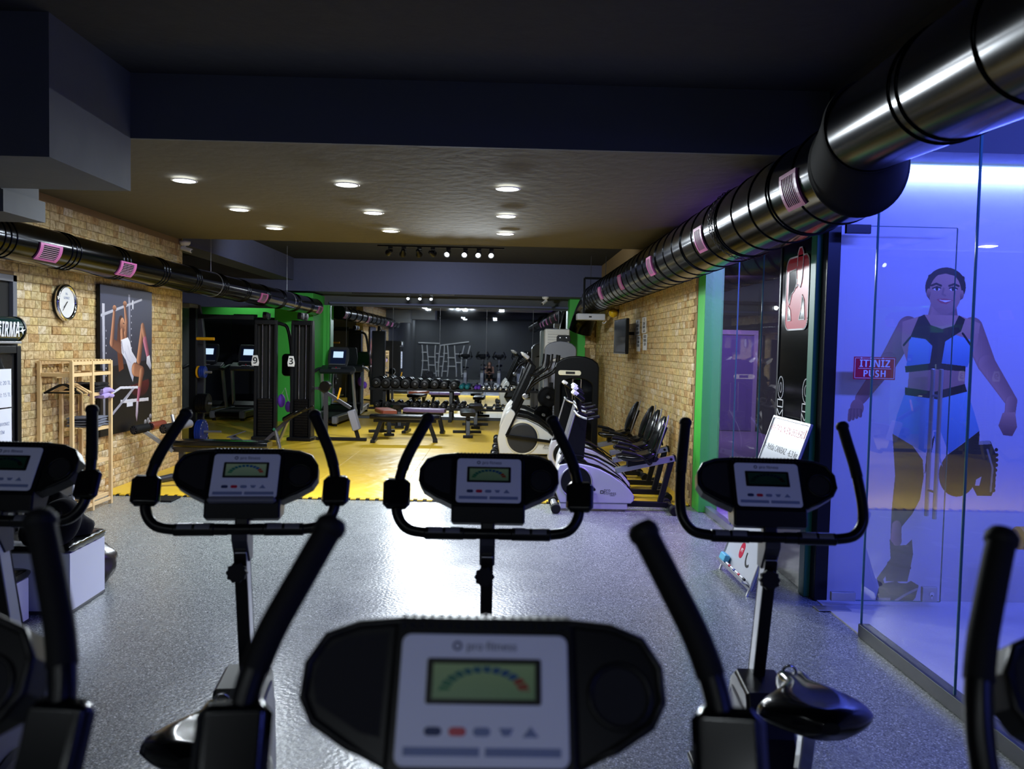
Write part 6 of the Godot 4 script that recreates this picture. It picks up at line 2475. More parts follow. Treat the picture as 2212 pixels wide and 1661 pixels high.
func flat_bench(label: String, at: Vector3, turn: float, top: Material, l: float, w: float, two_legs: bool) -> void:
	# padded bench along its own z, on a T foot and a leg
	var b := thing("weight_bench", label, "bench", at, turn, "benches before the dumbbell rack")
	var g := G.new()
	var rows := []
	for i in 15:
		var row := PackedVector3Array()
		var q := i / 14.0
		for j in 24:
			var a := TAU * j / 24
			var e := 1.0 if i > 0 and i < 14 else 0.88
			row.push_back(Vector3(w * 0.5 * signf(cos(a)) * pow(absf(cos(a)), 0.3) * e * (0.9 + 0.1 * sin(q * PI)), 0.435 + 0.042 * signf(sin(a)) * pow(absf(sin(a)), 0.5) * e, (q - 0.5) * l))
		rows.push_back(row)
	g.loft(rows)
	put("pad", g, top, b)
	g = G.new()
	g.bar(Vector3(0, 0.37, -l * 0.45), Vector3(0, 0.37, l * 0.45), 0.07, 0.06, Vector3.UP, 0.005)
	put("frame_beam", g, M["black satin steel"], b)
	for s in ([-1, 1] if two_legs else [1]):
		g = G.new()
		g.bar(Vector3(0, 0.36, l * 0.34 * s), Vector3(0, 0.04, l * 0.44 * s), 0.075, 0.07, Vector3.BACK, 0.005)
		put("leg", g, M["black satin steel"], b)
		g = G.new()
		g.box(Vector3(0, 0.025, l * 0.44 * s), Vector3(0.5 if s < 0 else 0.18, 0.05, 0.08), 0.006)
		put("foot", g, M["black satin steel"], b)
	if not two_legs:
		g = G.new()
		g.bar(Vector3(0, 0.36, -l * 0.3), Vector3(0, 0.05, -l * 0.42), 0.07, 0.06, Vector3.BACK, 0.005)
		put("leg", g, M["black satin steel"], b)
		g = G.new()
		g.box(Vector3(0, 0.025, -l * 0.42), Vector3(0.55, 0.05, 0.08), 0.006)
		put("foot", g, M["black satin steel"], b)


func foam_roller(o: Node3D, a: Vector3, b: Vector3, r: float, m: Material) -> void:
	var g := G.new()
	g.rod(a, b, r, 22, 0.008)
	var f := put("foam_roller", g, m, o)
	for p in [a, b]:
		g = G.new()
		var d: Vector3 = (p - (a + b) * 0.5).normalized()
		for k in 8:
			var t := TAU * k / 8
			var s := d.cross(Vector3.UP).normalized()
			g.bar(p + d * 0.002, p + d * 0.002 + (s * cos(t) + s.cross(d) * sin(t)) * r * 0.8, 0.012, 0.006, d, 0.0)
		put("end_star", g, M["charcoal steel"], f)


func gym_machines() -> void:
	rack_tower()
	weight_tower("dark cable tower with a white number 9 plate", Vector3(-4.03, 0.022, -13.8), "9", 2.06, 0.12)
	weight_tower("dark cable tower with a white number 3 plate, beside the green wall", Vector3(-3.39, 0.022, -13.75), "3", 2.06, -0.1)
	# bent guard tube of tower 9
	var g := G.new()
	g.tube(spline([Vector3(-4.0, 2.02, -14.0), Vector3(-3.82, 2.02, -14.0), Vector3(-3.7, 1.9, -14.0), Vector3(-3.62, 1.3, -14.0), Vector3(-3.55, 0.4, -14.0), Vector3(-3.55, 0.05, -14.0)], 7), 0.03, 12)
	tag(put("guard_tube", g, M["black satin steel"]), "bent black steel tube curving down between the two cable towers", "tube frame")
	g = G.new()
	g.bar(Vector3(-4.6, 2.14, -13.85), Vector3(-4.2, 2.14, -13.85), 0.05, 0.06, Vector3.UP, 0.005)
	tag(put("cross_beam", g, M["black satin steel"]), "black cross beam between the plate frame and cable tower 9", "beam")
	# back pad hanging at tower 3
	var bp := thing("back_pad", "rounded black back pad between the cable towers before the green wall", "pad", Vector3(-3.72, 1.3, -14.3))
	g = G.new()
	g.prism(round_rect(0.17, 0.2, 0.07), -0.03, 0.03, Basis.IDENTITY, Vector3.ZERO, 0.02)
	put("cushion", g, M["black leather"], bp)
	g = G.new()
	g.bar(Vector3(0, -0.1, -0.03), Vector3(0, -1.27, -0.12), 0.06, 0.06, Vector3.BACK, 0.005)
	put("stem", g, M["black satin steel"], bp)
	# treadmills
	var t := make_treadmill()
	t.position = Vector3(-5.72, 0.022, -16.85)
	t.set_meta("label", "dark treadmill with a lit screen in the alcove behind cable tower 9")
	dup(t, "dark treadmill with a lit screen in the alcove, beside the plate frame", Vector3(-6.62, 0.022, -16.85))
	dup(t, "dark treadmill with a lit screen standing before the tall mirror", Vector3(-3.62, 0.022, -16.15), -0.06)
	# blue switch box on the green wall
	var sb := thing("switch_box", "small blue switch box on the green wall", "switch", Vector3(-4.35, 1.66, -16.985))
	g = G.new()
	g.box(Vector3.ZERO, Vector3(0.13, 0.16, 0.04), 0.008)
	put("body", g, M["blue plate paint"], sb)
	g = G.new()
	g.box(Vector3(0, -0.03, 0.021), Vector3(0.07, 0.06, 0.008), 0.004)
	put("button", g, M["white plastic"], sb)
	g = G.new()
	g.ball(Vector3(-0.06, 0.05, 0), Vector3(0.07, 0.12, 0.06), 14)
	g.ball(Vector3(0.07, -0.05, 0.02), Vector3(0.06, 0.1, 0.06), 14)
	var gl := thing("boxing_gloves", "pair of purple boxing gloves hanging between the cable towers", "gloves", Vector3(-3.78, 0.62, -14.1))
	put("gloves", g, M["violet cloth"], gl)
	g = G.new()
	g.tube([Vector3(-0.06, 0.16, 0), Vector3(0.0, 0.28, -0.02), Vector3(0.07, 0.04, 0.02)], 0.006, 6)
	put("lace", g, M["white print"], gl)
	# incline bench with leg pad, right of tower 3
	var K := 0.00802
	var P := func(px: float, py: float, z: float) -> Vector3: return Vector3(px, py, z)
	var ib := thing("incline_bench", "dark steel incline bench with a grey shin pad right of cable tower 3", "bench", Vector3(-2.7, 0.022, -13.8))
	g = G.new()
	g.bar(Vector3(-0.48, 0.9, 0), Vector3(-0.4, 0.9, 0), 0.06, 0.05)
	g.bar(Vector3(-0.42, 0.91, 0), Vector3(0.14, 0.57, 0), 0.07, 0.055)
	put("seat_beam", g, M["charcoal steel"], ib)
	g = G.new()
	g.lathe(Vector3(-0.3, 0.94, -0.09), Vector3.BACK, [Vector2(0, 0), Vector2(0.085, 0), Vector2(0.09, 0.01), Vector2(0.09, 0.17), Vector2(0.085, 0.18), Vector2(0, 0.18)], 26)
	put("thigh_roller", g, M["black leather"], ib)
	g = G.new()
	g.box(Vector3(0.2, 0.36, 0.0), Vector3(0.13, 0.36, 0.2), 0.02, Basis(Vector3.BACK, 0.3))
	put("shin_pad", g, M["grey vinyl"], ib)
	g = G.new()
	g.bar(Vector3(0.14, 0.5, 0), Vector3(0.28, 0.03, 0), 0.06, 0.06, Vector3.RIGHT)
	put("front_leg", g, M["black satin steel"], ib)
	g = G.new()
	g.bar(Vector3(-0.29, 0.87, 0), Vector3(-0.29, 0.03, 0), 0.07, 0.06, Vector3.BACK)
	put("rear_leg", g, M["charcoal steel"], ib)
	g = G.new()
	g.bar(Vector3(-0.45, 0.03, 0), Vector3(0.42, 0.03, 0), 0.07, 0.05)
	put("base_beam", g, M["black satin steel"], ib)
	g = G.new()
	g.bar(Vector3(-0.08, 0.72, 0.05), Vector3(-0.03, 0.92, 0.05), 0.03, 0.03, Vector3.BACK)
	put("grip", g, M["yellow plate paint"], ib)
	# back extension frame nearer the aisle
	var be := thing("back_extension", "steel back extension frame with a black hip pad before cable tower 3", "bench", Vector3(-3.35, 0.022, -12.7))
	g = G.new()
	g.bar(Vector3(-0.42, 0.03, 0.1), Vector3(0.02, 0.48, -0.05), 0.05, 0.055)
	put("main_beam", g, M["charcoal steel"], be)
	g = G.new()
	g.bar(Vector3(-0.02, 0.42, -0.05), Vector3(-0.22, 0.02, -0.22), 0.04, 0.04)
	g.bar(Vector3(-0.2, 0.3, 0.02), Vector3(-0.1, 0.0, 0.1), 0.04, 0.05)
	put("support_leg", g, M["silver steel"], be)
	for s in [-1, 1]:
		g = G.new()
		g.box(Vector3(0.06, 0.52, -0.02 + 0.12 * s), Vector3(0.26, 0.075, 0.17), 0.03, Basis(Vector3.BACK, 0.55))
		put("hip_pad", g, M["black leather"], be)
	g = G.new()
	g.rod(Vector3(0.14, 0.55, 0.2), Vector3(0.34, 0.66, 0.2), 0.018, 12)
	g.rod(Vector3(0.14, 0.55, -0.25), Vector3(0.34, 0.66, -0.25), 0.018, 12)
	put("grip_bar", g, M["black metal"], be)
	g = G.new()
	g.lathe(Vector3(-0.2, 0.3, 0.055), Vector3.BACK, [Vector2(0.02, 0), Vector2(0.022, 0.03), Vector2(0, 0.035)], 14)
	put("adjusting_knob", g, M["teal paint"], be)
	g = G.new()
	g.box(Vector3(-0.75, 0.1, 0.06), Vector3(0.3, 0.02, 0.26), 0.006, Basis(Vector3.BACK, -0.55))
	g.box(Vector3(-0.82, 0.2, 0.0), Vector3(0.26, 0.02, 0.2), 0.006, Basis(Vector3.BACK, 0.35))
	put("foot_plate", g, M["mid grey plastic"], be)
	g = G.new()
	g.bar(Vector3(-0.75, 0.06, 0.06), Vector3(-0.4, 0.03, 0.08), 0.05, 0.04)
	put("foot_beam", g, M["black satin steel"], be)
	# leg curl bench by the left wall
	var lc := thing("leg_curl_bench", "long black padded bench with foam leg rollers by the left brick wall", "bench", Vector3(-3.4, 0.022, -9.5))
	g = G.new()
	var rows := []
	for i in 13:
		var row := PackedVector3Array()
		for j in 20:
			var a := TAU * j / 20
			var e := 1.0 if i > 0 and i < 12 else 0.85
			row.push_back(Vector3(-0.42 + i / 12.0 * 1.1, 0.46 + 0.04 * signf(sin(a)) * pow(absf(sin(a)), 0.5) * e, 0.14 * signf(cos(a)) * pow(absf(cos(a)), 0.35) * e))
		rows.push_back(row)
	g.loft(rows)
	put("pad", g, M["black leather"], lc)
	g = G.new()
	g.bar(Vector3(-0.5, 0.38, 0), Vector3(0.65, 0.38, 0), 0.06, 0.06)
	put("frame_beam", g, M["charcoal steel"], lc)
	g = G.new()
	g.bar(Vector3(-0.78, 0.62, 0.12), Vector3(-0.45, 0.36, 0.04), 0.04, 0.045)
	put("roller_arm", g, M["silver steel"], lc)
	g = G.new()
	g.bar(Vector3(-0.42, 0.64, 0.02), Vector3(-0.5, 0.38, 0.0), 0.045, 0.045, Vector3.RIGHT)
	put("upper_arm", g, M["charcoal steel"], lc)
	foam_roller(lc, Vector3(-0.80, 0.63, 0.3), Vector3(-0.74, 0.64, 0.06), 0.052, M["black foam"])
	foam_roller(lc, Vector3(-0.72, 0.65, 0.02), Vector3(-0.66, 0.66, -0.2), 0.05, M["brown vinyl"])
	foam_roller(lc, Vector3(-0.48, 0.645, 0.26), Vector3(-0.42, 0.655, 0.04), 0.055, M["black foam"])
	foam_roller(lc, Vector3(-0.40, 0.66, 0.0), Vector3(-0.34, 0.67, -0.2), 0.05, M["mid grey plastic"])
	g = G.new()
	g.rod(Vector3(-0.46, 0.6, -0.05), Vector3(-0.52, 0.78, -0.1), 0.02, 12)
	put("plate_peg", g, M["silver steel"], lc)
	g = G.new()
	g.tube([Vector3(-0.6, 0.05, 0.48), Vector3(-0.35, 0.1, 0.34), Vector3(0.1, 0.09, 0.2), Vector3(0.4, 0.1, 0.05)], [0.035, 0.045, 0.04, 0.04], 12)
	put("stabiliser", g, M["charcoal steel"], lc)
	for x in [-0.36, 0.55]:
		g = G.new()
		g.bar(Vector3(x, 0.36, 0), Vector3(x, 0.02, 0), 0.06, 0.06, Vector3.BACK)
		put("leg", g, M["charcoal steel"], lc)
	# benches before the rack
	flat_bench("long black flat bench lying across the aisle, nearest of the benches", Vector3(-1.62, 0.022, -13.8), PI / 2 + 0.05, M["black leather"], 1.2, 0.26, true)
	flat_bench("red brown padded bench behind the long black bench", Vector3(-2.12, 0.022, -14.95), 0.35, M["brown vinyl"], 0.75, 0.32, true)
	flat_bench("purple padded bench behind the right end of the long black bench", Vector3(-1.42, 0.022, -15.3), PI / 2 - 0.1, M["purple vinyl"], 0.8, 0.28, true)
	flat_bench("small black padded bench before the left half of the dumbbell rack", Vector3(-2.05, 0.022, -16.3), 0.2, M["black leather"], 0.6, 0.36, true)
	flat_bench("dark bench with a T foot in the middle of the aisle, seen end on", Vector3(-0.58, 0.022, -15.0), 0.06, M["black leather"], 1.0, 0.30, false)
	flat_bench("dark bench with a T foot behind the one seen end on", Vector3(-0.48, 0.022, -16.6), 0.04, M["black leather"], 0.8, 0.30, false)
	dumbbells()


func make_dumbbell(label: String, at: Vector3, r: float, l: float, m: Material, group: String, turn := 0.0, ball := false) -> void:
	# two heads on a knurled bar along z
	var d := thing("dumbbell", label, "dumbbell", at, turn, group)
	for s in [-1, 1]:
		var g := G.new()
		if ball:
			g.ball(Vector3(0, 0, s * l * 0.36), Vector3(r, r, r), 16)
		else:
			g.lathe(Vector3(0, 0, s * l * 0.22), Vector3(0, 0, s), [Vector2(0, 0), Vector2(r * 0.86, 0), Vector2(r, l * 0.04), Vector2(r, l * 0.22), Vector2(r * 0.86, l * 0.27), Vector2(r * 0.5, l * 0.28), Vector2(r * 0.45, l * 0.265), Vector2(0, l * 0.265)], 22)
		var h := put("head", g, m, d)
		if not ball and r > 0.05:
			g = G.new()
			g.ring(Vector3(0, 0, s * l * 0.487), Vector3(0, 0, s), r * 0.16, r * 0.05, 14, 5)
			put("end_ring", g, M["silver steel"], h)
	var g := G.new()
	g.rod(Vector3(0, 0, -l * 0.24), Vector3(0, 0, l * 0.24), minf(0.017, r * 0.45), 10)
	put("handle", g, M["chrome"], d)


func dumbbells() -> void:
	var rk := thing("dumbbell_rack", "long black two tier dumbbell rack before the tall mirror", "dumbbell rack", Vector3(-1.05, 0.022, -17.72))
	var g: G
	for y in [0.7, 0.27]:
		for z in [-0.1, 0.1]:
			g = G.new()
			g.bar(Vector3(-1.82, y + 0.04 * z, z), Vector3(1.95, y + 0.04 * z, z), 0.04, 0.05)
			put("tier_rail", g, M["black satin steel"], rk)
		for k in 19:
			g = G.new()
			g.prism(pts([-0.03, 0.02, 0.03, 0.02, 0.012, 0.075, -0.012, 0.075]), 0.085, 0.115, Basis.IDENTITY, Vector3(-1.55 + k * 0.2 + (0.0 if y > 0.5 else 0.08), y, 0), 0.003)
			put("saddle", g, M["charcoal steel"], rk)
	for x in [-1.5, -0.02, 1.5]:
		g = G.new()
		g.bar(Vector3(x, 0.02, 0.02), Vector3(x, 0.84, -0.06), 0.07, 0.08, Vector3.BACK)
		put("post", g, M["black satin steel"], rk)
		g = G.new()
		g.box(Vector3(x, 0.02, 0.0), Vector3(0.08, 0.04, 0.5), 0.006)
		put("foot", g, M["black satin steel"], rk)
	var xs := [-2.71, -2.5, -2.29, -2.07, -1.86, -1.65, -1.43, -1.22, -1.0]
	var rs := [0.118, 0.115, 0.115, 0.112, 0.1, 0.1, 0.1, 0.09, 0.09]
	var ord := ["first", "second", "third", "fourth", "fifth", "sixth", "seventh", "eighth", "ninth", "tenth"]
	for k in 9:
		make_dumbbell("large round black dumbbell on the upper tier, %s from the left" % ord[k], Vector3(xs[k], 0.75 + rs[k], -17.7), rs[k], 0.36, M["cast iron"], "large black dumbbells on the upper tier", 0.04)
	for k in 2:
		make_dumbbell(["teal ball dumbbell on the upper tier, left one of two", "teal ball dumbbell on the upper tier, right one of two"][k], Vector3(-0.83 + k * 0.12, 0.805, -17.66), 0.055, 0.2, M["teal vinyl"], "teal dumbbells on the upper tier", 0.0, true)
	for k in 2:
		make_dumbbell(["small purple dumbbell on the upper tier, left one of two", "small purple dumbbell on the upper tier, right one of two"][k], Vector3(-0.52 + k * 0.07, 0.79, -17.66), 0.036, 0.18, M["violet cloth"], "small purple dumbbells on the upper tier", 0.0, true)
	for k in 9:
		make_dumbbell("small chrome dumbbell on the upper tier, %s of nine from the left" % ord[k], Vector3(-0.34 + k * 0.125, 0.785, -17.68), 0.036, 0.22, M["chrome"], "chrome dumbbells on the upper tier")
	for k in 10:
		make_dumbbell("black dumbbell on the lower tier, %s from the left" % ord[k], Vector3(-2.7 + k * 0.21, 0.375, -17.68), 0.065, 0.28, M["cast iron"], "black dumbbells on the lower tier", 0.03)
	for k in 6:
		make_dumbbell("small chrome dumbbell on the lower tier, %s of six" % ord[k], Vector3(-0.5 + k * 0.2, 0.345, -17.68), 0.035, 0.22, M["chrome"], "chrome dumbbells on the lower tier")


func stack_machine(label: String, at: Vector3, turn: float, w: float, h: float, frame_m: Material, panel_m: Material, band: bool) -> void:
	# selector machine: arched shroud on two legs, stack of plates behind a slit
	var t := thing("stack_machine", label, "weight machine", at, turn, "weight stack machines by the right wall")
	var o := []
	for k in 9:
		var a := PI * k / 8
		o.append_array([w * 0.5 * cos(a) if k else w * 0.5, h - 0.16 + 0.16 * sin(a)])
	var outl := pts([w * 0.5, 0.03] + o + [-w * 0.5, 0.03, -w * 0.5 + 0.09, 0.03])
	for k in 9:
		var a := PI - PI * k / 8
		outl.push_back(Vector2((w * 0.5 - 0.09) * cos(a), h - 0.42 + 0.1 * sin(a)))
	outl.push_back(Vector2(w * 0.5 - 0.09, 0.03))
	var g := G.new()
	g.prism(outl, -0.09, 0.09, Basis.IDENTITY, Vector3.ZERO, 0.02)
	put("shroud", g, frame_m, t)
	g = G.new()
	g.box(Vector3(0, h * 0.4, -0.07), Vector3(w - 0.14, h * 0.78, 0.02), 0.004)
	put("rear_panel", g, panel_m, t)
	for s in [-1, 1]:
		g = G.new()
		g.rod(Vector3(0.06 * s, 0.06, 0), Vector3(0.06 * s, h - 0.3, 0), 0.011, 12)
		put("guide_rod", g, M["chrome"], t)
	for k in 16:
		g = G.new()
		g.box(Vector3(0, 0.1 + k * 0.048, 0.0), Vector3(w * 0.5, 0.043, 0.1), 0.004)
		put("stack_plate", g, M["cast iron"] if band else M["mid grey plastic"], t)
	if band:
		g = G.new()
		g.prism(round_rect(0.16, 0.034, 0.03), 0.088, 0.098, Basis.IDENTITY, Vector3(-0.1, h - 0.24, 0), 0.003)
		var b := put("name_band", g, M["cream plastic"], t)
		g = G.new()
		g.box(Vector3(-0.09, h - 0.24, 0.099), Vector3(0.13, 0.036, 0.004), 0.001)
		put("name_plate", g, M["ink"], b)
	else:
		g = G.new()
		g.prism(pts([-0.13, 0, -0.13, 0.09, -0.1, 0.12, 0.1, 0.12, 0.13, 0.09, 0.13, 0]), -0.05, 0.05, Basis.IDENTITY, Vector3(0.05, h - 0.01, 0), 0.01)
		var ph := put("pulley_head", g, M["black plastic"], t)
		for x in [-0.01, 0.11]:
			g = G.new()
			g.lathe(Vector3(x, h + 0.06, 0.048), Vector3.BACK, [Vector2(0.012, 0), Vector2(0.012, 0.006), Vector2(0, 0.008)], 12)
			put("bolt", g, M["silver steel"], ph)
	g = G.new()
	g.box(Vector3(0, 0.025, 0.1), Vector3(w, 0.05, 0.6), 0.008)
	put("base", g, M["black satin steel"], t)


func right_side() -> void:
	# cooling cabinet in the far corner
	var c := thing("cooling_cabinet", "tall white standing air conditioner in the far right corner", "air conditioner", Vector3(1.22, 0.022, -17.2))
	var g := G.new()
	g.box(Vector3(0, 1.06, 0), Vector3(0.54, 2.08, 0.36), 0.03)
	put("body", g, M["white plastic"], c)
	g = G.new()
	g.box(Vector3(0, 1.86, 0.182), Vector3(0.42, 0.34, 0.012), 0.004)
	var pn := put("outlet_panel", g, M["white plastic"], c)
	for k in 5:
		g = G.new()
		g.box(Vector3(0, 1.74 + k * 0.06, 0.19), Vector3(0.4, 0.006, 0.006))
		put("louvre", g, M["mid grey plastic"], pn)
	g = G.new()
	for k in 8:
		g.box(Vector3(0, 0.3 + k * 0.06, 0.182), Vector3(0.4, 0.01, 0.006))
	stuff(put("intake_slots", g, M["mid grey plastic"], c))
	stack_machine("grey weight stack machine with a pulley head before the white cabinet", Vector3(1.14, 0.022, -14.95), -0.1, 0.6, 1.82, M["mid grey plastic"], M["grey vinyl"], false)
	stack_machine("black weight stack machine with a pale name band behind the recumbent bikes", Vector3(1.1, 0.022, -11.25), -0.15, 0.62, 1.58, M["black plastic"], M["black gloss panel"], true)
	# plate tree between the machines
	var t := thing("plate_tree", "low black stand for weight plates between elliptical and stack machine", "weight rack", Vector3(0.88, 0.022, -13.36))
	g = G.new()
	g.bar(Vector3(0, 0.02, -0.12), Vector3(0, 1.1, -0.12), 0.07, 0.07, Vector3.BACK)
	g.box(Vector3(0, 0.025, -0.08), Vector3(0.5, 0.05, 0.5), 0.008)
	put("frame", g, M["black satin steel"], t)
	for q in [[-0.05, 0.86], [-0.12, 0.56]]:
		g = G.new()
		g.rod(Vector3(q[0], q[1], -0.1), Vector3(q[0], q[1], 0.12), 0.022, 12)
		put("peg", g, M["silver steel"], t)
	var p := thing("weight_plate", "matt black weight plate on the upper peg of the low stand", "weight plate", Vector3(0.82, 0.882, -13.36), 0.0, "plates on the low stand")
	plate(p, Vector3.ZERO, Vector3.BACK, 0.175, 0.035, M["black plastic"], "disc")
	p = thing("weight_plate", "glossy black weight plate on the lower peg of the low stand", "weight plate", Vector3(0.75, 0.582, -13.36), 0.0, "plates on the low stand")
	plate(p, Vector3.ZERO, Vector3.BACK, 0.16, 0.035, M["black gloss panel"], "disc")
	# yellow medicine ball beside the rack
	g = G.new()
	g.ball(Vector3(0, 0.1, 0), Vector3(0.1, 0.1, 0.1), 20)
	g.ring(Vector3(0, 0.1, 0), Vector3(0, 1, 0.2), 0.1, 0.003, 28, 5)
	var mb := put("medicine_ball", g, M["yellow plate paint"])
	tag(mb, "yellow medicine ball on the mat behind the ellipticals", "ball")
	mb.position = Vector3(0.55, 0.022, -15.9)
	# television on its bracket
	var tv := thing("television", "black flat television on a wall bracket on the right brick wall", "television", Vector3(1.9, 1.91, -12.5))
	tv.rotation.y = -PI / 2 + 0.04
	g = G.new()
	g.box(Vector3.ZERO, Vector3(0.98, 0.545, 0.05), 0.008)
	put("casing", g, M["black plastic"], tv)
	g = G.new()
	g.box(Vector3(0, 0.01, 0.0255), Vector3(0.94, 0.5, 0.003))
	put("screen", g, M["black gloss panel"], tv)
	g = G.new()
	g.box(Vector3(0, -0.266, 0.02), Vector3(0.96, 0.014, 0.02), 0.003)
	put("lower_trim", g, M["silver steel"], tv)
	g = G.new()
	g.box(Vector3(0.05, 0, -0.045), Vector3(0.3, 0.4, 0.05), 0.008)
	g.bar(Vector3(0.05, 0.05, -0.06), Vector3(0.05, 0.05, -0.19), 0.05, 0.05)
	put("bracket", g, M["black satin steel"], tv)
	# four printed notices
	var pos := [[-12.25, 2.05, "upper far"], [-11.7, 2.07, "upper near"], [-12.15, 1.8, "lower far"], [-11.6, 1.82, "lower near"]]
	var txt := [["BU", "ALANDA", "HAVLU", "KULLANIN"], ["SU", "ŞİŞESİ", "HAVLU", "ALIN"], ["LÜTFEN", "YERİNE", "KOYUN"], ["AĞIRLIK", "SONRASI", "SİLİN"]]
	for k in 4:
		var q: Array = pos[k]
		var n := thing("paper_notice", "narrow white printed notice on the right brick wall, %s one of four" % q[2], "notice", Vector3(2.112, q[1], q[0]), 0.0, "printed notices on the right brick wall")
		n.basis = facing(Vector3.LEFT)
		g = G.new()
		g.box(Vector3.ZERO, Vector3(0.33, 0.235, 0.003))
		put("sheet", g, M["paper"], n)
		for j in txt[k].size():
			lettering(txt[k][j], 0.056, M["ink"], n, Vector3(0, 0.082 - j * 0.055, 0.002), Basis(), "lettering", 0.0008)
	# yellow glass wall lamp under the duct
	var wl := thing("wall_lamp", "round yellow glass wall lamp under the right duct", "wall lamp", Vector3(2.02, 2.36, -14.3))
	g = G.new()
	g.ball(Vector3.ZERO, Vector3(0.085, 0.085, 0.085), 18)
	put("glass_globe", g, M["amber glass"], wl)
	g = G.new()
	g.rod(Vector3(0.02, 0.03, 0), Vector3(0.1, 0.04, 0), 0.03, 14)
	put("wall_rose", g, M["charcoal steel"], wl)
	# pale unit hanging under the end of the duct
	var un := thing("hanging_unit", "pale grey box unit hanging under the far end of the right duct", "ventilation unit", Vector3(1.66, 2.3, -14.9))
	g = G.new()
	g.box(Vector3(0.02, 0, 0), Vector3(0.52, 0.12, 0.3), 0.012)
	put("body", g, M["silver plastic"], un)
	g = G.new()
	g.box(Vector3(0.0, 0.0, 0.152), Vector3(0.05, 0.03, 0.006), 0.002)
	put("badge", g, M["charcoal steel"], un)
	g = G.new()
	g.tube(spline([Vector3(0.27, -0.02, 0.05), Vector3(0.31, -0.06, 0.06), Vector3(0.28, -0.11, 0.05), Vector3(0.24, -0.1, 0.03)], 4), 0.008, 6)
	put("cable", g, M["silver plastic"], un)
	whiteboard()
	studio_things()


func whiteboard() -> void:
	# a framed board standing on the floor and leaning on the black column
	var foot := Vector3(1.775, 0.045, -5.8)
	var head := Vector3(2.16, 1.215, -5.8)
	var up := (head - foot).normalized()
	var out := Vector3(-up.y, up.x, 0).normalized()
	var b := Basis(Vector3(0, 0, 1), up, Vector3(0, 0, 1).cross(up))
	var h := foot.distance_to(head)
	var w := thing("whiteboard", "small framed whiteboard with handwriting leaning on the black column", "whiteboard", (foot + head) * 0.5)
	w.basis = b
	var g := G.new()
	g.box(Vector3(0, 0, -0.006), Vector3(0.74, h, 0.012), 0.002)
	put("backing", g, M["blue plate paint"], w)
	g = G.new()
	g.box(Vector3(0, 0, 0.001), Vector3(0.72, h - 0.03, 0.004))
	put("board", g, M["board enamel"], w)
	for s in [-1, 1]:
		g = G.new()
		g.box(Vector3(0.365 * s, 0, 0.002), Vector3(0.016, h, 0.02), 0.003)
		put("frame_bar", g, M["silver steel"], w)
		g = G.new()
		g.box(Vector3(0, (h * 0.5 - 0.008) * s, 0.002), Vector3(0.74, 0.02, 0.02), 0.003)
		put("frame_bar", g, M["silver steel"], w)
		g = G.new()
		g.box(Vector3(0.34 * s, -h * 0.5 - 0.02, 0.0), Vector3(0.02, 0.06, 0.016), 0.003)
		put("foot", g, M["white plastic"], w)
	g = G.new()
	g.box(Vector3(0, -h * 0.5 + 0.03, 0.035), Vector3(0.66, 0.006, 0.06), 0.002)
	g.box(Vector3(0, -h * 0.5 + 0.04, 0.064), Vector3(0.66, 0.02, 0.005), 0.002)
	put("tray", g, M["silver steel"], w)
	lettering("HAFTANIN EN İYİLERİ ☆", 0.07, M["red ink"], w, Vector3(0, h * 0.5 - 0.09, 0.0034), Basis(), "handwriting", 0.0006, false)
	lettering("1- Yelda CANBAZ  -6.3 kg", 0.062, M["ink"], w, Vector3(-0.02, h * 0.5 - 0.24, 0.0034), Basis(), "handwriting", 0.0006, false)
	lettering("-5.3 kg yağ  -1 kg ödem", 0.05, M["ink"], w, Vector3(-0.05, h * 0.5 - 0.37, 0.0034), Basis(), "handwriting", 0.0006, false)
	# stickers near the lower edge
	g = G.new()
	g.prism(round_rect(0.045, 0.06, 0.044, 6), 0.0025, 0.0045, Basis.IDENTITY, Vector3(-0.03, -0.42, 0))
	put("red_sticker", g, M["red print"], w)
	lettering("PT", 0.04, M["white print"], w, Vector3(-0.03, -0.42, 0.005), Basis(), "sticker_mark", 0.0006)
	g = G.new()
	var ar := []
	for k in 12:
		var a := PI * 0.95 + k * PI * 0.75 / 11
		ar.push_back(Vector3(0.15 + 0.06 * cos(a), -0.42 + 0.075 * sin(a), 0.0045))
	for k in 11:
		g.bar(ar[k], ar[k + 1], 0.018, 0.002, Vector3.BACK, 0.0)
	put("black_arc", g, M["ink"], w)
	# eraser and markers lie in the tray
	var base := foot + up * 0.036 + b.z * 0.035
	var er := thing("board_eraser", "light blue board eraser on the whiteboard tray", "eraser", base + Vector3(0, 0, -0.24) + up * 0.035)
	er.basis = b
	g = G.new()
	g.box(Vector3(0, 0, 0), Vector3(0.13, 0.06, 0.045), 0.01)
	put("body", g, M["light blue plastic"], er)
	g = G.new()
	g.box(Vector3(0, -0.02, -0.024), Vector3(0.12, 0.018, 0.006), 0.003)
	put("felt", g, M["grey cloth"], er)
	var cols := ["red print", "blue plate paint", "red print", "ink"]
	var nm := ["red capped marker next to the eraser", "blue capped marker on the whiteboard tray", "red capped marker in the middle of the whiteboard tray", "black capped marker at the near end of the whiteboard tray"]
	for k in 4:
		var mk := thing("marker", nm[k], "marker", base + Vector3(0, 0, -0.11 + k * 0.115) + up * 0.012, 0.0, "markers on the whiteboard tray")
		g = G.new()
		g.rod(Vector3(0, 0, -0.05), Vector3(0, 0, 0.02), 0.009, 10, 0.002)
		put("barrel", g, M["white plastic"], mk)
		g = G.new()
		g.rod(Vector3(0, 0, 0.02), Vector3(0, 0, 0.055), 0.0095, 10, 0.003)
		put("cap", g, M[cols[k]], mk)


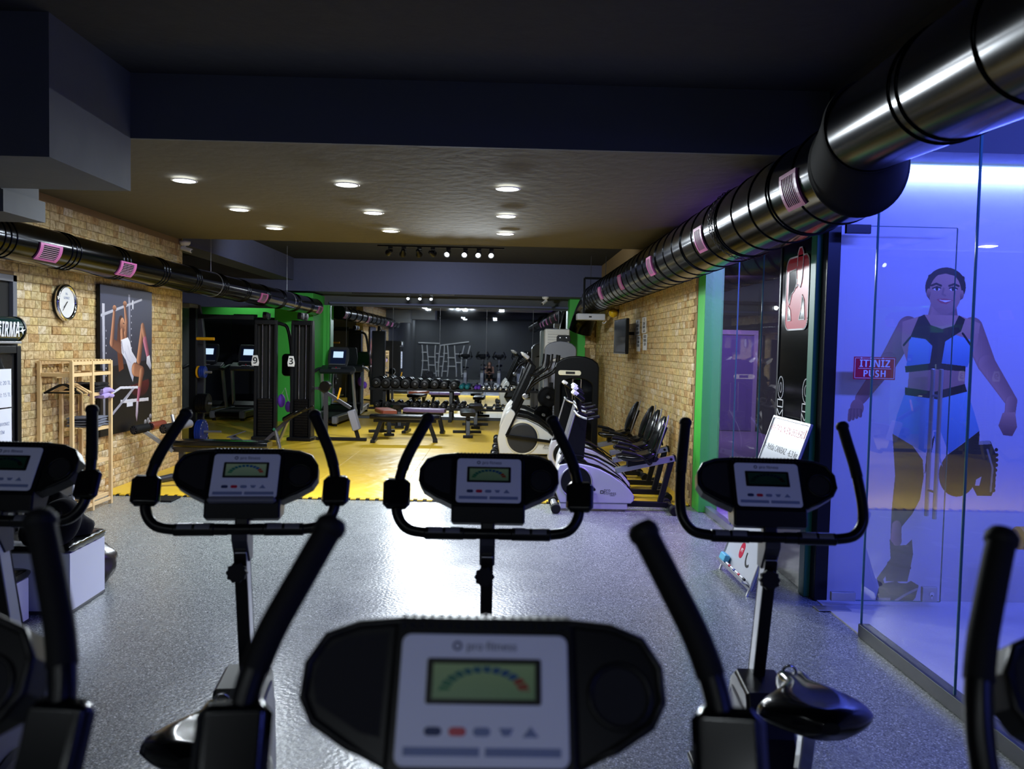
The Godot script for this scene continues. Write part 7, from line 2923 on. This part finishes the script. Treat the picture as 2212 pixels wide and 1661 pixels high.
func jump_print() -> Texture2D:
	# a woman in blue and black sportswear on rebound boots, printed large on the wall
	var P := Paint.new(704, 1024, Color(0.80, 0.80, 0.83))
	P.grad(Color(0.80, 0.80, 0.84), Color(0.76, 0.76, 0.80))
	var skin := Color(0.80, 0.60, 0.52)
	var dark := Color(0.46, 0.32, 0.32)
	var blk := Color(0.05, 0.05, 0.07)
	var blue := Color(0.50, 0.72, 0.86)
	var blue2 := Color(0.34, 0.54, 0.72)
	var W := 704.0
	var H := 1024.0
	# pixel of the photograph to picture: x 1800..2320, y 500..1290
	var q := func(x: float, y: float) -> Vector2: return Vector2((x - 1800.0) / 543.0, (y - 500.0) / 790.0)
	# arms
	P.limb(q.call(1968, 662), q.call(1928, 735), 0.044, 0.037, dark.lerp(skin, 0.65), dark.lerp(skin, 0.2))
	P.limb(q.call(1928, 735), q.call(1870, 815), 0.037, 0.024, dark.lerp(skin, 0.65), dark.lerp(skin, 0.2))
	P.disc(q.call(1862, 836), Vector2(0.028, 0.024), dark.lerp(skin, 0.65), dark.lerp(skin, 0.3))
	for k in 4:
		P.limb(q.call(1848 + k * 7, 842), q.call(1846 + k * 8, 862 - k * 3), 0.009, 0.007, dark.lerp(skin, 0.5), dark)
	P.limb(q.call(2110, 662), q.call(2146, 735), 0.046, 0.038, skin, dark.lerp(skin, 0.4))
	P.limb(q.call(2146, 735), q.call(2206, 815), 0.037, 0.025, skin, dark.lerp(skin, 0.4))
	P.limb(q.call(2206, 815), q.call(2204, 850), 0.025, 0.022, skin, dark.lerp(skin, 0.4))
	P.poly([q.call(2188, 840), q.call(2216, 838), q.call(2222, 870), q.call(2212, 890), q.call(2192, 888), q.call(2180, 868)], skin, dark)
	# neck, chest, waist
	P.limb(q.call(2044, 600), q.call(2044, 660), 0.048, 0.07, skin, dark.lerp(skin, 0.3))
	P.poly([q.call(1955, 650), q.call(2005, 634), q.call(2080, 634), q.call(2128, 650), q.call(2124, 690), q.call(2100, 740), q.call(2100, 800), q.call(2106, 810), q.call(1972, 812), q.call(1975, 750), q.call(1955, 700)], skin, dark.lerp(skin, 0.55))
	# head
	P.disc(q.call(2047, 575), Vector2(0.083, 0.053), Color(0.16, 0.11, 0.11))
	P.disc(q.call(2047, 588), Vector2(0.066, 0.056), skin, skin.lerp(dark, 0.35))
	P.disc(q.call(2010, 588), Vector2(0.009, 0.012), skin, dark)
	P.disc(q.call(2084, 590), Vector2(0.008, 0.012), skin, dark)
	P.poly([q.call(2004, 575), q.call(2018, 552), q.call(2046, 546), q.call(2072, 552), q.call(2090, 578), q.call(2088, 552), q.call(2048, 538), q.call(2008, 550)], Color(0.14, 0.1, 0.1))
	for s in [-1, 1]:
		P.line([q.call(2046 + s * 9, 572), q.call(2046 + s * 20, 568), q.call(2046 + s * 30, 572)], 0.004, Color(0.2, 0.13, 0.12))
		P.disc(q.call(2046 + s * 18, 579), Vector2(0.014, 0.0045), Color(0.95, 0.93, 0.92))
		P.disc(q.call(2046 + s * 18, 579), Vector2(0.006, 0.0045), Color(0.12, 0.09, 0.08))
		P.line([q.call(2046 + s * 10, 577), q.call(2046 + s * 18, 574.5), q.call(2046 + s * 27, 578)], 0.0025, Color(0.12, 0.08, 0.08))
	P.line([q.call(2043, 578), q.call(2041, 590), q.call(2047, 593)], 0.004, dark.lerp(skin, 0.5))
	P.poly([q.call(2028, 601), q.call(2046, 599), q.call(2066, 602), q.call(2050, 611), q.call(2038, 609)], Color(0.72, 0.34, 0.34))
	P.poly([q.call(2033, 602), q.call(2062, 603), q.call(2048, 607)], Color(0.97, 0.96, 0.95))
	# sports top
	P.poly([q.call(1972, 684), q.call(2014, 674), q.call(2040, 690), q.call(2068, 674), q.call(2112, 686), q.call(2116, 708), q.call(2104, 744), q.call(1968, 746)], blue, blue2)
	P.poly([q.call(1990, 640), q.call(2003, 634), q.call(2018, 656), q.call(2044, 664), q.call(2070, 656), q.call(2080, 634), q.call(2094, 642), q.call(2086, 668), q.call(2052, 690), q.call(2046, 738), q.call(2020, 738), q.call(2024, 700), q.call(2008, 686), q.call(1974, 682)], blk)
	P.line([q.call(1974, 683), q.call(1960, 700)], 0.004, blk)
	P.line([q.call(2090, 672), q.call(2112, 700)], 0.004, blk)
	P.poly([q.call(1965, 745), q.call(2034, 736), q.call(2100, 742), q.call(2100, 753), q.call(2034, 750), q.call(1967, 758)], blk)
	# waistband and tights
	P.poly([q.call(1968, 800), q.call(2034, 804), q.call(2102, 784), q.call(2124, 840), q.call(2138, 880), q.call(2072, 930), q.call(2050, 880), q.call(2034, 880), q.call(2020, 930), q.call(1944, 892), q.call(1952, 850)], blue, blue2)
	P.poly([q.call(1967, 790), q.call(2034, 798), q.call(2100, 780), q.call(2106, 796), q.call(2040, 814), q.call(1968, 806)], blk)
	# legs: standing one, bent one seen from the knee
	P.poly([q.call(1944, 890), q.call(1990, 915), q.call(2014, 945), q.call(2018, 980), q.call(2012, 1030), q.call(1996, 1062), q.call(1974, 1090), q.call(1972, 1120), q.call(1950, 1120), q.call(1950, 1050), q.call(1954, 980)], blk)
	P.poly([q.call(2022, 930), q.call(2040, 884), q.call(2030, 950), q.call(2020, 975)], blk)
	P.limb(q.call(1962, 1088), q.call(1962, 1122), 0.02, 0.024, skin, dark)
	P.disc(q.call(2094, 974), Vector2(0.078, 0.062), blk)
	P.poly([q.call(2052, 970), q.call(2066, 935), q.call(2100, 910), q.call(2138, 880), q.call(2140, 940), q.call(2128, 1000), q.call(2094, 1018)], blk)
	P.poly([q.call(2036, 884), q.call(2050, 882), q.call(2054, 940), q.call(2060, 960), q.call(2046, 940)], blue2)
	# boot of the raised leg
	P.poly([q.call(2136, 904), q.call(2164, 902), q.call(2178, 930), q.call(2180, 1000), q.call(2172, 1020), q.call(2140, 1020), q.call(2128, 1000)], Color(0.09, 0.09, 0.1))
	P.poly([q.call(2138, 902), q.call(2162, 900), q.call(2166, 908), q.call(2138, 910)], Color(0.6, 0.6, 0.58))
	for k in 9:
		P.disc(q.call(2178 + 2.0 * sin(k * 0.7), 920 + k * 11), Vector2(0.007, 0.005), Color(0.06, 0.06, 0.06))
	P.line([q.call(2158, 920), q.call(2172, 960), q.call(2170, 1010)], 0.004, Color(0.5, 0.5, 0.48))
	P.poly([q.call(2136, 985), q.call(2148, 978), q.call(2144, 998), q.call(2134, 998)], Color(0.75, 0.75, 0.75))
	# boot of the standing leg with its spring shell
	P.poly([q.call(1948, 1118), q.call(1960, 1132), q.call(1986, 1130), q.call(1998, 1118), q.call(2002, 1150), q.call(1996, 1190), q.call(1992, 1210), q.call(1944, 1210), q.call(1940, 1180), q.call(1952, 1160)], Color(0.13, 0.13, 0.15))
	P.line([q.call(1944, 1185), q.call(1930, 1205), q.call(1936, 1222), q.call(1966, 1216)], 0.012, Color(0.1, 0.1, 0.11))
	P.line([q.call(1956, 1140), q.call(1996, 1150)], 0.006, Color(0.05, 0.05, 0.06))
	P.line([q.call(1948, 1170), q.call(1996, 1180)], 0.006, Color(0.05, 0.05, 0.06))
	P.poly([q.call(1928, 1225), q.call(1950, 1212), q.call(1990, 1214), q.call(2000, 1208), q.call(2018, 1218), q.call(2012, 1245), q.call(1994, 1266), q.call(1930, 1270), q.call(1921, 1256)], Color(0.10, 0.10, 0.12))
	P.poly([q.call(1966, 1256), q.call(1978, 1226), q.call(2004, 1212), q.call(2016, 1220), q.call(2008, 1248), q.call(1990, 1264)], Color(0.05, 0.05, 0.06))
	P.line([q.call(1968, 1252), q.call(1990, 1238), q.call(2014, 1226)], 0.005, Color(0.55, 0.55, 0.55))
	P.poly([q.call(1924, 1246), q.call(1956, 1246), q.call(1956, 1258), q.call(1930, 1258)], Color(0.5, 0.5, 0.52))
	return P.texture()


func studio_things() -> void:
	# printed figure on the studio wall
	var p := thing("wall_print", "life size wall print of a smiling woman in sportswear on rebound boots", "wall print", Vector3(3.1, 1.15, -5.405))
	var g := G.new()
	g.box(Vector3(0.0, 0, 0), Vector3(1.68, 2.54, 0.006))
	put("panel", g, M["white studio wall"], p)
	g = G.new()
	g.quad(Vector3(-0.84, 1.265, 0.0035), Vector3(0.84, 1.265, 0.0035), Vector3(0.84, -1.265, 0.0035), Vector3(-0.84, -1.265, 0.0035), Vector3.BACK)
	put("print", g, print_mat("jump print", jump_print(), 0.6), p)
	# folded steel base of a training device, lying on the studio floor
	var s := thing("floor_rail", "black steel rail with padded end caps on the studio floor behind the glass", "training rail", Vector3(2.55, 0.008, -3.72), 0.0)
	s.rotation.y = 0.95
	g = G.new()
	g.box(Vector3(0, 0.06, 0), Vector3(0.7, 0.07, 0.09), 0.01)
	put("rail", g, M["black satin steel"], s)
	for k in [-1, 1]:
		g = G.new()
		g.box(Vector3(0.36 * k, 0.065, 0), Vector3(0.1, 0.13, 0.13), 0.03)
		put("end_cap", g, M["black rubber"], s)
	g = G.new()
	g.tube(spline([Vector3(0.1, 0.09, 0), Vector3(0.16, 0.16, 0.03), Vector3(0.24, 0.16, 0.03), Vector3(0.3, 0.1, 0)], 4), 0.012, 8)
	put("handle", g, M["chrome"], s)
	# yellow ball on a short stand near the wall
	g = G.new()
	g.rod(Vector3(-0.03, 0, 0), Vector3(0.14, 0, 0), 0.075, 20, 0.02)
	var yb := thing("foam_roller", "short yellow foam roller with black ends on a wall holder in the studio", "foam roller", Vector3(3.42, 0.53, -5.1))
	put("roller", g, M["yellow plate paint"], yb)
	g = G.new()
	g.rod(Vector3(0.0, -0.06, -0.1), Vector3(0.0, -0.06, -0.3), 0.015, 10)
	g.rod(Vector3(0.0, -0.06, -0.1), Vector3(0.12, -0.06, -0.1), 0.015, 10)
	put("holder", g, M["black metal"], yb)


class Field:
	# smooth union of tapered bones, meshed as surface nets
	var bones := []
	var k := 0.02

	func bone(a: Vector3, b: Vector3, ra: float, rb: float) -> void:
		bones.push_back([a, b, ra, rb])

	func dist(p: Vector3) -> float:
		var r := 1e9
		for q in bones:
			var ab: Vector3 = q[1] - q[0]
			var t := clampf((p - q[0]).dot(ab) / maxf(ab.length_squared(), 1e-9), 0.0, 1.0)
			var d: float = p.distance_to(q[0] + ab * t) - lerpf(q[2], q[3], t)
			var h := maxf(k - absf(r - d), 0.0) / k
			r = minf(r, d) - h * h * k * 0.25
		return r

	func build(g: G, cell: float) -> void:
		var lo := Vector3(1e9, 1e9, 1e9)
		var hi := -lo
		for q in bones:
			for j in 2:
				var e: Vector3 = Vector3.ONE * (q[2 + j] + cell * 2)
				lo = lo.min(q[j] - e)
				hi = hi.max(q[j] + e)
		var n := Vector3i(((hi - lo) / cell).ceil()) + Vector3i.ONE
		var val := PackedFloat32Array()
		val.resize(n.x * n.y * n.z)
		for z in n.z:
			for y in n.y:
				for x in n.x:
					val[(z * n.y + y) * n.x + x] = dist(lo + Vector3(x, y, z) * cell)
		var id := {}
		var off := [0, 1, n.x, n.x + 1, n.x * n.y, n.x * n.y + 1, n.x * n.y + n.x, n.x * n.y + n.x + 1]
		for z in n.z - 1:
			for y in n.y - 1:
				for x in n.x - 1:
					var i := (z * n.y + y) * n.x + x
					var s := 0
					for j in 8:
						if val[i + off[j]] < 0.0:
							s |= 1 << j
					if s == 0 or s == 255:
						continue
					var sum := Vector3()
					var c := 0
					for e in [[0, 1], [2, 3], [4, 5], [6, 7], [0, 2], [1, 3], [4, 6], [5, 7], [0, 4], [1, 5], [2, 6], [3, 7]]:
						var a: float = val[i + off[e[0]]]
						var b: float = val[i + off[e[1]]]
						if (a < 0.0) != (b < 0.0):
							var t := a / (a - b)
							var pa := Vector3(e[0] & 1, (e[0] >> 1) & 1, e[0] >> 2)
							var pb := Vector3(e[1] & 1, (e[1] >> 1) & 1, e[1] >> 2)
							sum += pa.lerp(pb, t)
							c += 1
					var p := lo + (Vector3(x, y, z) + sum / c) * cell
					var h := cell * 0.5
					var nn := Vector3(dist(p + Vector3(h, 0, 0)) - dist(p - Vector3(h, 0, 0)), dist(p + Vector3(0, h, 0)) - dist(p - Vector3(0, h, 0)), dist(p + Vector3(0, 0, h)) - dist(p - Vector3(0, 0, h))).normalized()
					id[i] = g.vert(p, nn)
		for z in range(1, n.z - 1):
			for y in range(1, n.y - 1):
				for x in range(1, n.x - 1):
					var i := (z * n.y + y) * n.x + x
					for e in [[1, n.x, n.x * n.y], [n.x, 1, n.x * n.y], [n.x * n.y, 1, n.x]]:
						if (val[i] < 0.0) != (val[i + e[0]] < 0.0):
							g._q4(id[i], id[i - e[1]], id[i - e[1] - e[2]], id[i - e[2]])


func seated_person() -> void:
	# seen only in the far mirror: a woman with long brown hair sitting on a low step, looking at her hands
	var st := thing("step_box", "low black step platform under the seated woman, seen in the mirror", "step", Vector3(-0.5, 0, 3.3))
	var g := G.new()
	g.box(Vector3(0, 0.09, 0), Vector3(0.7, 0.18, 0.4), 0.02)
	put("platform", g, M["black rubber"], st)
	var o := thing("person", "long haired woman in dark sportswear sitting on a low step, in the mirror", "person", Vector3(-0.5, 0.18, 3.3))
	# faces -z
	var f := Field.new()
	f.k = 0.05
	f.bone(Vector3(0, 0.1, 0.02), Vector3(0, 0.3, 0.0), 0.125, 0.105)
	f.bone(Vector3(0, 0.3, 0.0), Vector3(0, 0.47, -0.03), 0.105, 0.115)
	f.bone(Vector3(-0.14, 0.5, -0.03), Vector3(0.14, 0.5, -0.03), 0.055, 0.055)
	f.bone(Vector3(0, 0.5, -0.03), Vector3(0, 0.6, -0.06), 0.05, 0.042)
	for s in [-1, 1]:
		f.bone(Vector3(0.08 * s, 0.09, 0.0), Vector3(0.12 * s, 0.13, -0.4), 0.085, 0.058)
		f.bone(Vector3(0.12 * s, 0.12, -0.4), Vector3(0.11 * s, -0.1, -0.45), 0.052, 0.04)
		f.bone(Vector3(0.11 * s, -0.1, -0.45), Vector3(0.12 * s, -0.14, -0.58), 0.036, 0.03)
		f.bone(Vector3(0.17 * s, 0.49, -0.03), Vector3(0.2 * s, 0.25, -0.07), 0.046, 0.036)
		f.bone(Vector3(0.2 * s, 0.25, -0.07), Vector3(0.06 * s, 0.27, -0.27), 0.034, 0.024)
	g = G.new()
	f.build(g, 0.016)
	var hd := Field.new()
	hd.k = 0.02
	hd.bone(Vector3(0, 0.67, -0.09), Vector3(0, 0.7, -0.07), 0.075, 0.082)
	hd.bone(Vector3(0, 0.62, -0.12), Vector3(0, 0.65, -0.11), 0.04, 0.055)
	hd.bone(Vector3(0, 0.66, -0.165), Vector3(0, 0.645, -0.178), 0.01, 0.012)
	for s in [-1, 1]:
		hd.bone(Vector3(0.078 * s, 0.66, -0.07), Vector3(0.08 * s, 0.68, -0.07), 0.012, 0.014)
		hd.bone(Vector3(0.02 * s, 0.615, -0.157), Vector3(0, 0.613, -0.162), 0.008, 0.009)
	hd.build(g, 0.009)
	for s in [-1, 1]:
		var h := Field.new()
		h.k = 0.01
		var w := Vector3(0.06 * s, 0.27, -0.27)
		var dir := Vector3(-0.45 * s, 0.25, -0.85).normalized()
		var side := dir.cross(Vector3.UP).normalized()
		h.bone(w, w + dir * 0.07, 0.022, 0.026)
		for k in 4:
			var b := w + dir * 0.08 + side * (k - 1.5) * 0.019
			var m := b + dir * (0.03 + 0.006 * (1.5 - absf(k - 1.5))) + Vector3(0, 0.008, 0)
			h.bone(b, m, 0.009, 0.0085)
			h.bone(m, m + (dir * 0.5 + Vector3.UP * 0.8).normalized() * 0.03, 0.0085, 0.0075)
		h.bone(w + dir * 0.03 + side * -0.02 * s, w + dir * 0.065 + side * -0.045 * s + Vector3(0, 0.02, 0), 0.011, 0.009)
		h.build(g, 0.0055)
	put("body", g, M["skin"], o)
	var c := Field.new()
	c.k = 0.05
	c.bone(Vector3(0, 0.1, 0.02), Vector3(0, 0.3, 0.0), 0.131, 0.111)
	c.bone(Vector3(0, 0.3, 0.0), Vector3(0, 0.44, -0.03), 0.111, 0.12)
	for s in [-1, 1]:
		c.bone(Vector3(0.07 * s, 0.44, -0.03), Vector3(0.085 * s, 0.53, -0.02), 0.06, 0.035)
	g = G.new()
	c.build(g, 0.018)
	put("sports_top", g, M["black cloth"], o)
	var l := Field.new()
	l.k = 0.04
	for s in [-1, 1]:
		l.bone(Vector3(0.08 * s, 0.09, 0.0), Vector3(0.12 * s, 0.13, -0.4), 0.091, 0.064)
		l.bone(Vector3(0.12 * s, 0.12, -0.4), Vector3(0.11 * s, -0.08, -0.445), 0.058, 0.047)
	g = G.new()
	l.build(g, 0.018)
	put("leggings", g, M["black foam"], o)
	var hr := Field.new()
	hr.k = 0.03
	hr.bone(Vector3(0, 0.7, -0.06), Vector3(0, 0.72, -0.05), 0.088, 0.09)
	for s in [-1, 1]:
		hr.bone(Vector3(0.06 * s, 0.7, -0.07), Vector3(0.09 * s, 0.5, -0.09), 0.045, 0.04)
		hr.bone(Vector3(0.09 * s, 0.5, -0.09), Vector3(0.1 * s, 0.36, -0.12), 0.04, 0.02)
	hr.bone(Vector3(0, 0.68, -0.01), Vector3(0, 0.42, 0.09), 0.08, 0.05)
	g = G.new()
	hr.build(g, 0.014)
	put("hair", g, M["brown hair"], o)
	for s in [-1, 1]:
		g = G.new()
		g.box(Vector3(0.118 * s, -0.145, -0.54), Vector3(0.09, 0.07, 0.24), 0.03)
		put("shoe", g, M["white plastic"], o)


func behind_camera() -> void:
	# decorative climbing frame of bent flat steel on the wall behind the photographer, seen in the mirror
	var w := thing("climbing_frame", "climbing frame of bent pale steel bars on the dark wall, seen in the mirror", "climbing frame", Vector3(0, 0, 4.96))
	var xs := [-4.02, -3.7, -3.28, -3.1, -2.92, -2.7, -2.28, -1.95, -1.72]
	for k in xs.size():
		var x: float = xs[k]
		var p := []
		for j in 7:
			var t := j / 6.0
			p.push_back(Vector3(x + 0.06 * sin(t * 3.0 + k * 1.3) + (0.14 * t * t if k > 6 else 0.0), 0.12 + 1.62 * t, 0))
		var g := G.new()
		g.tube(spline(p, 4), 0.028, 8)
		put("upright", g, M["white plastic"], w)
	var rungs := [[0, 1, 1.35], [0, 1, 0.92], [0, 1, 0.45], [1, 2, 1.12], [1, 2, 0.7], [1, 2, 0.28], [2, 3, 1.3], [2, 3, 0.85], [2, 3, 0.4], [3, 4, 1.15], [3, 4, 0.65], [4, 5, 1.32], [4, 5, 0.9], [4, 5, 0.4], [5, 6, 1.1], [5, 6, 0.66], [6, 7, 1.3], [6, 7, 0.86], [7, 8, 0.3]]
	for q in rungs:
		var g := G.new()
		g.rod(Vector3(xs[q[0]], q[2], 0), Vector3(xs[q[1]], q[2], 0), 0.024, 8)
		put("rung", g, M["white plastic"], w)
	for q in [[-4.2, 1.84, -3.1, 1.82], [-3.1, 1.72, -1.6, 1.94]]:
		var g := G.new()
		g.rod(Vector3(q[0], q[1], 0), Vector3(q[2], q[3], 0), 0.028, 8)
		put("top_bar", g, M["white plastic"], w)
	seated_person()


func build_things() -> void:
	bikes()
	recumbents()
	ellipticals()
	left_side()
	gym_machines()
	right_side()
	behind_camera()
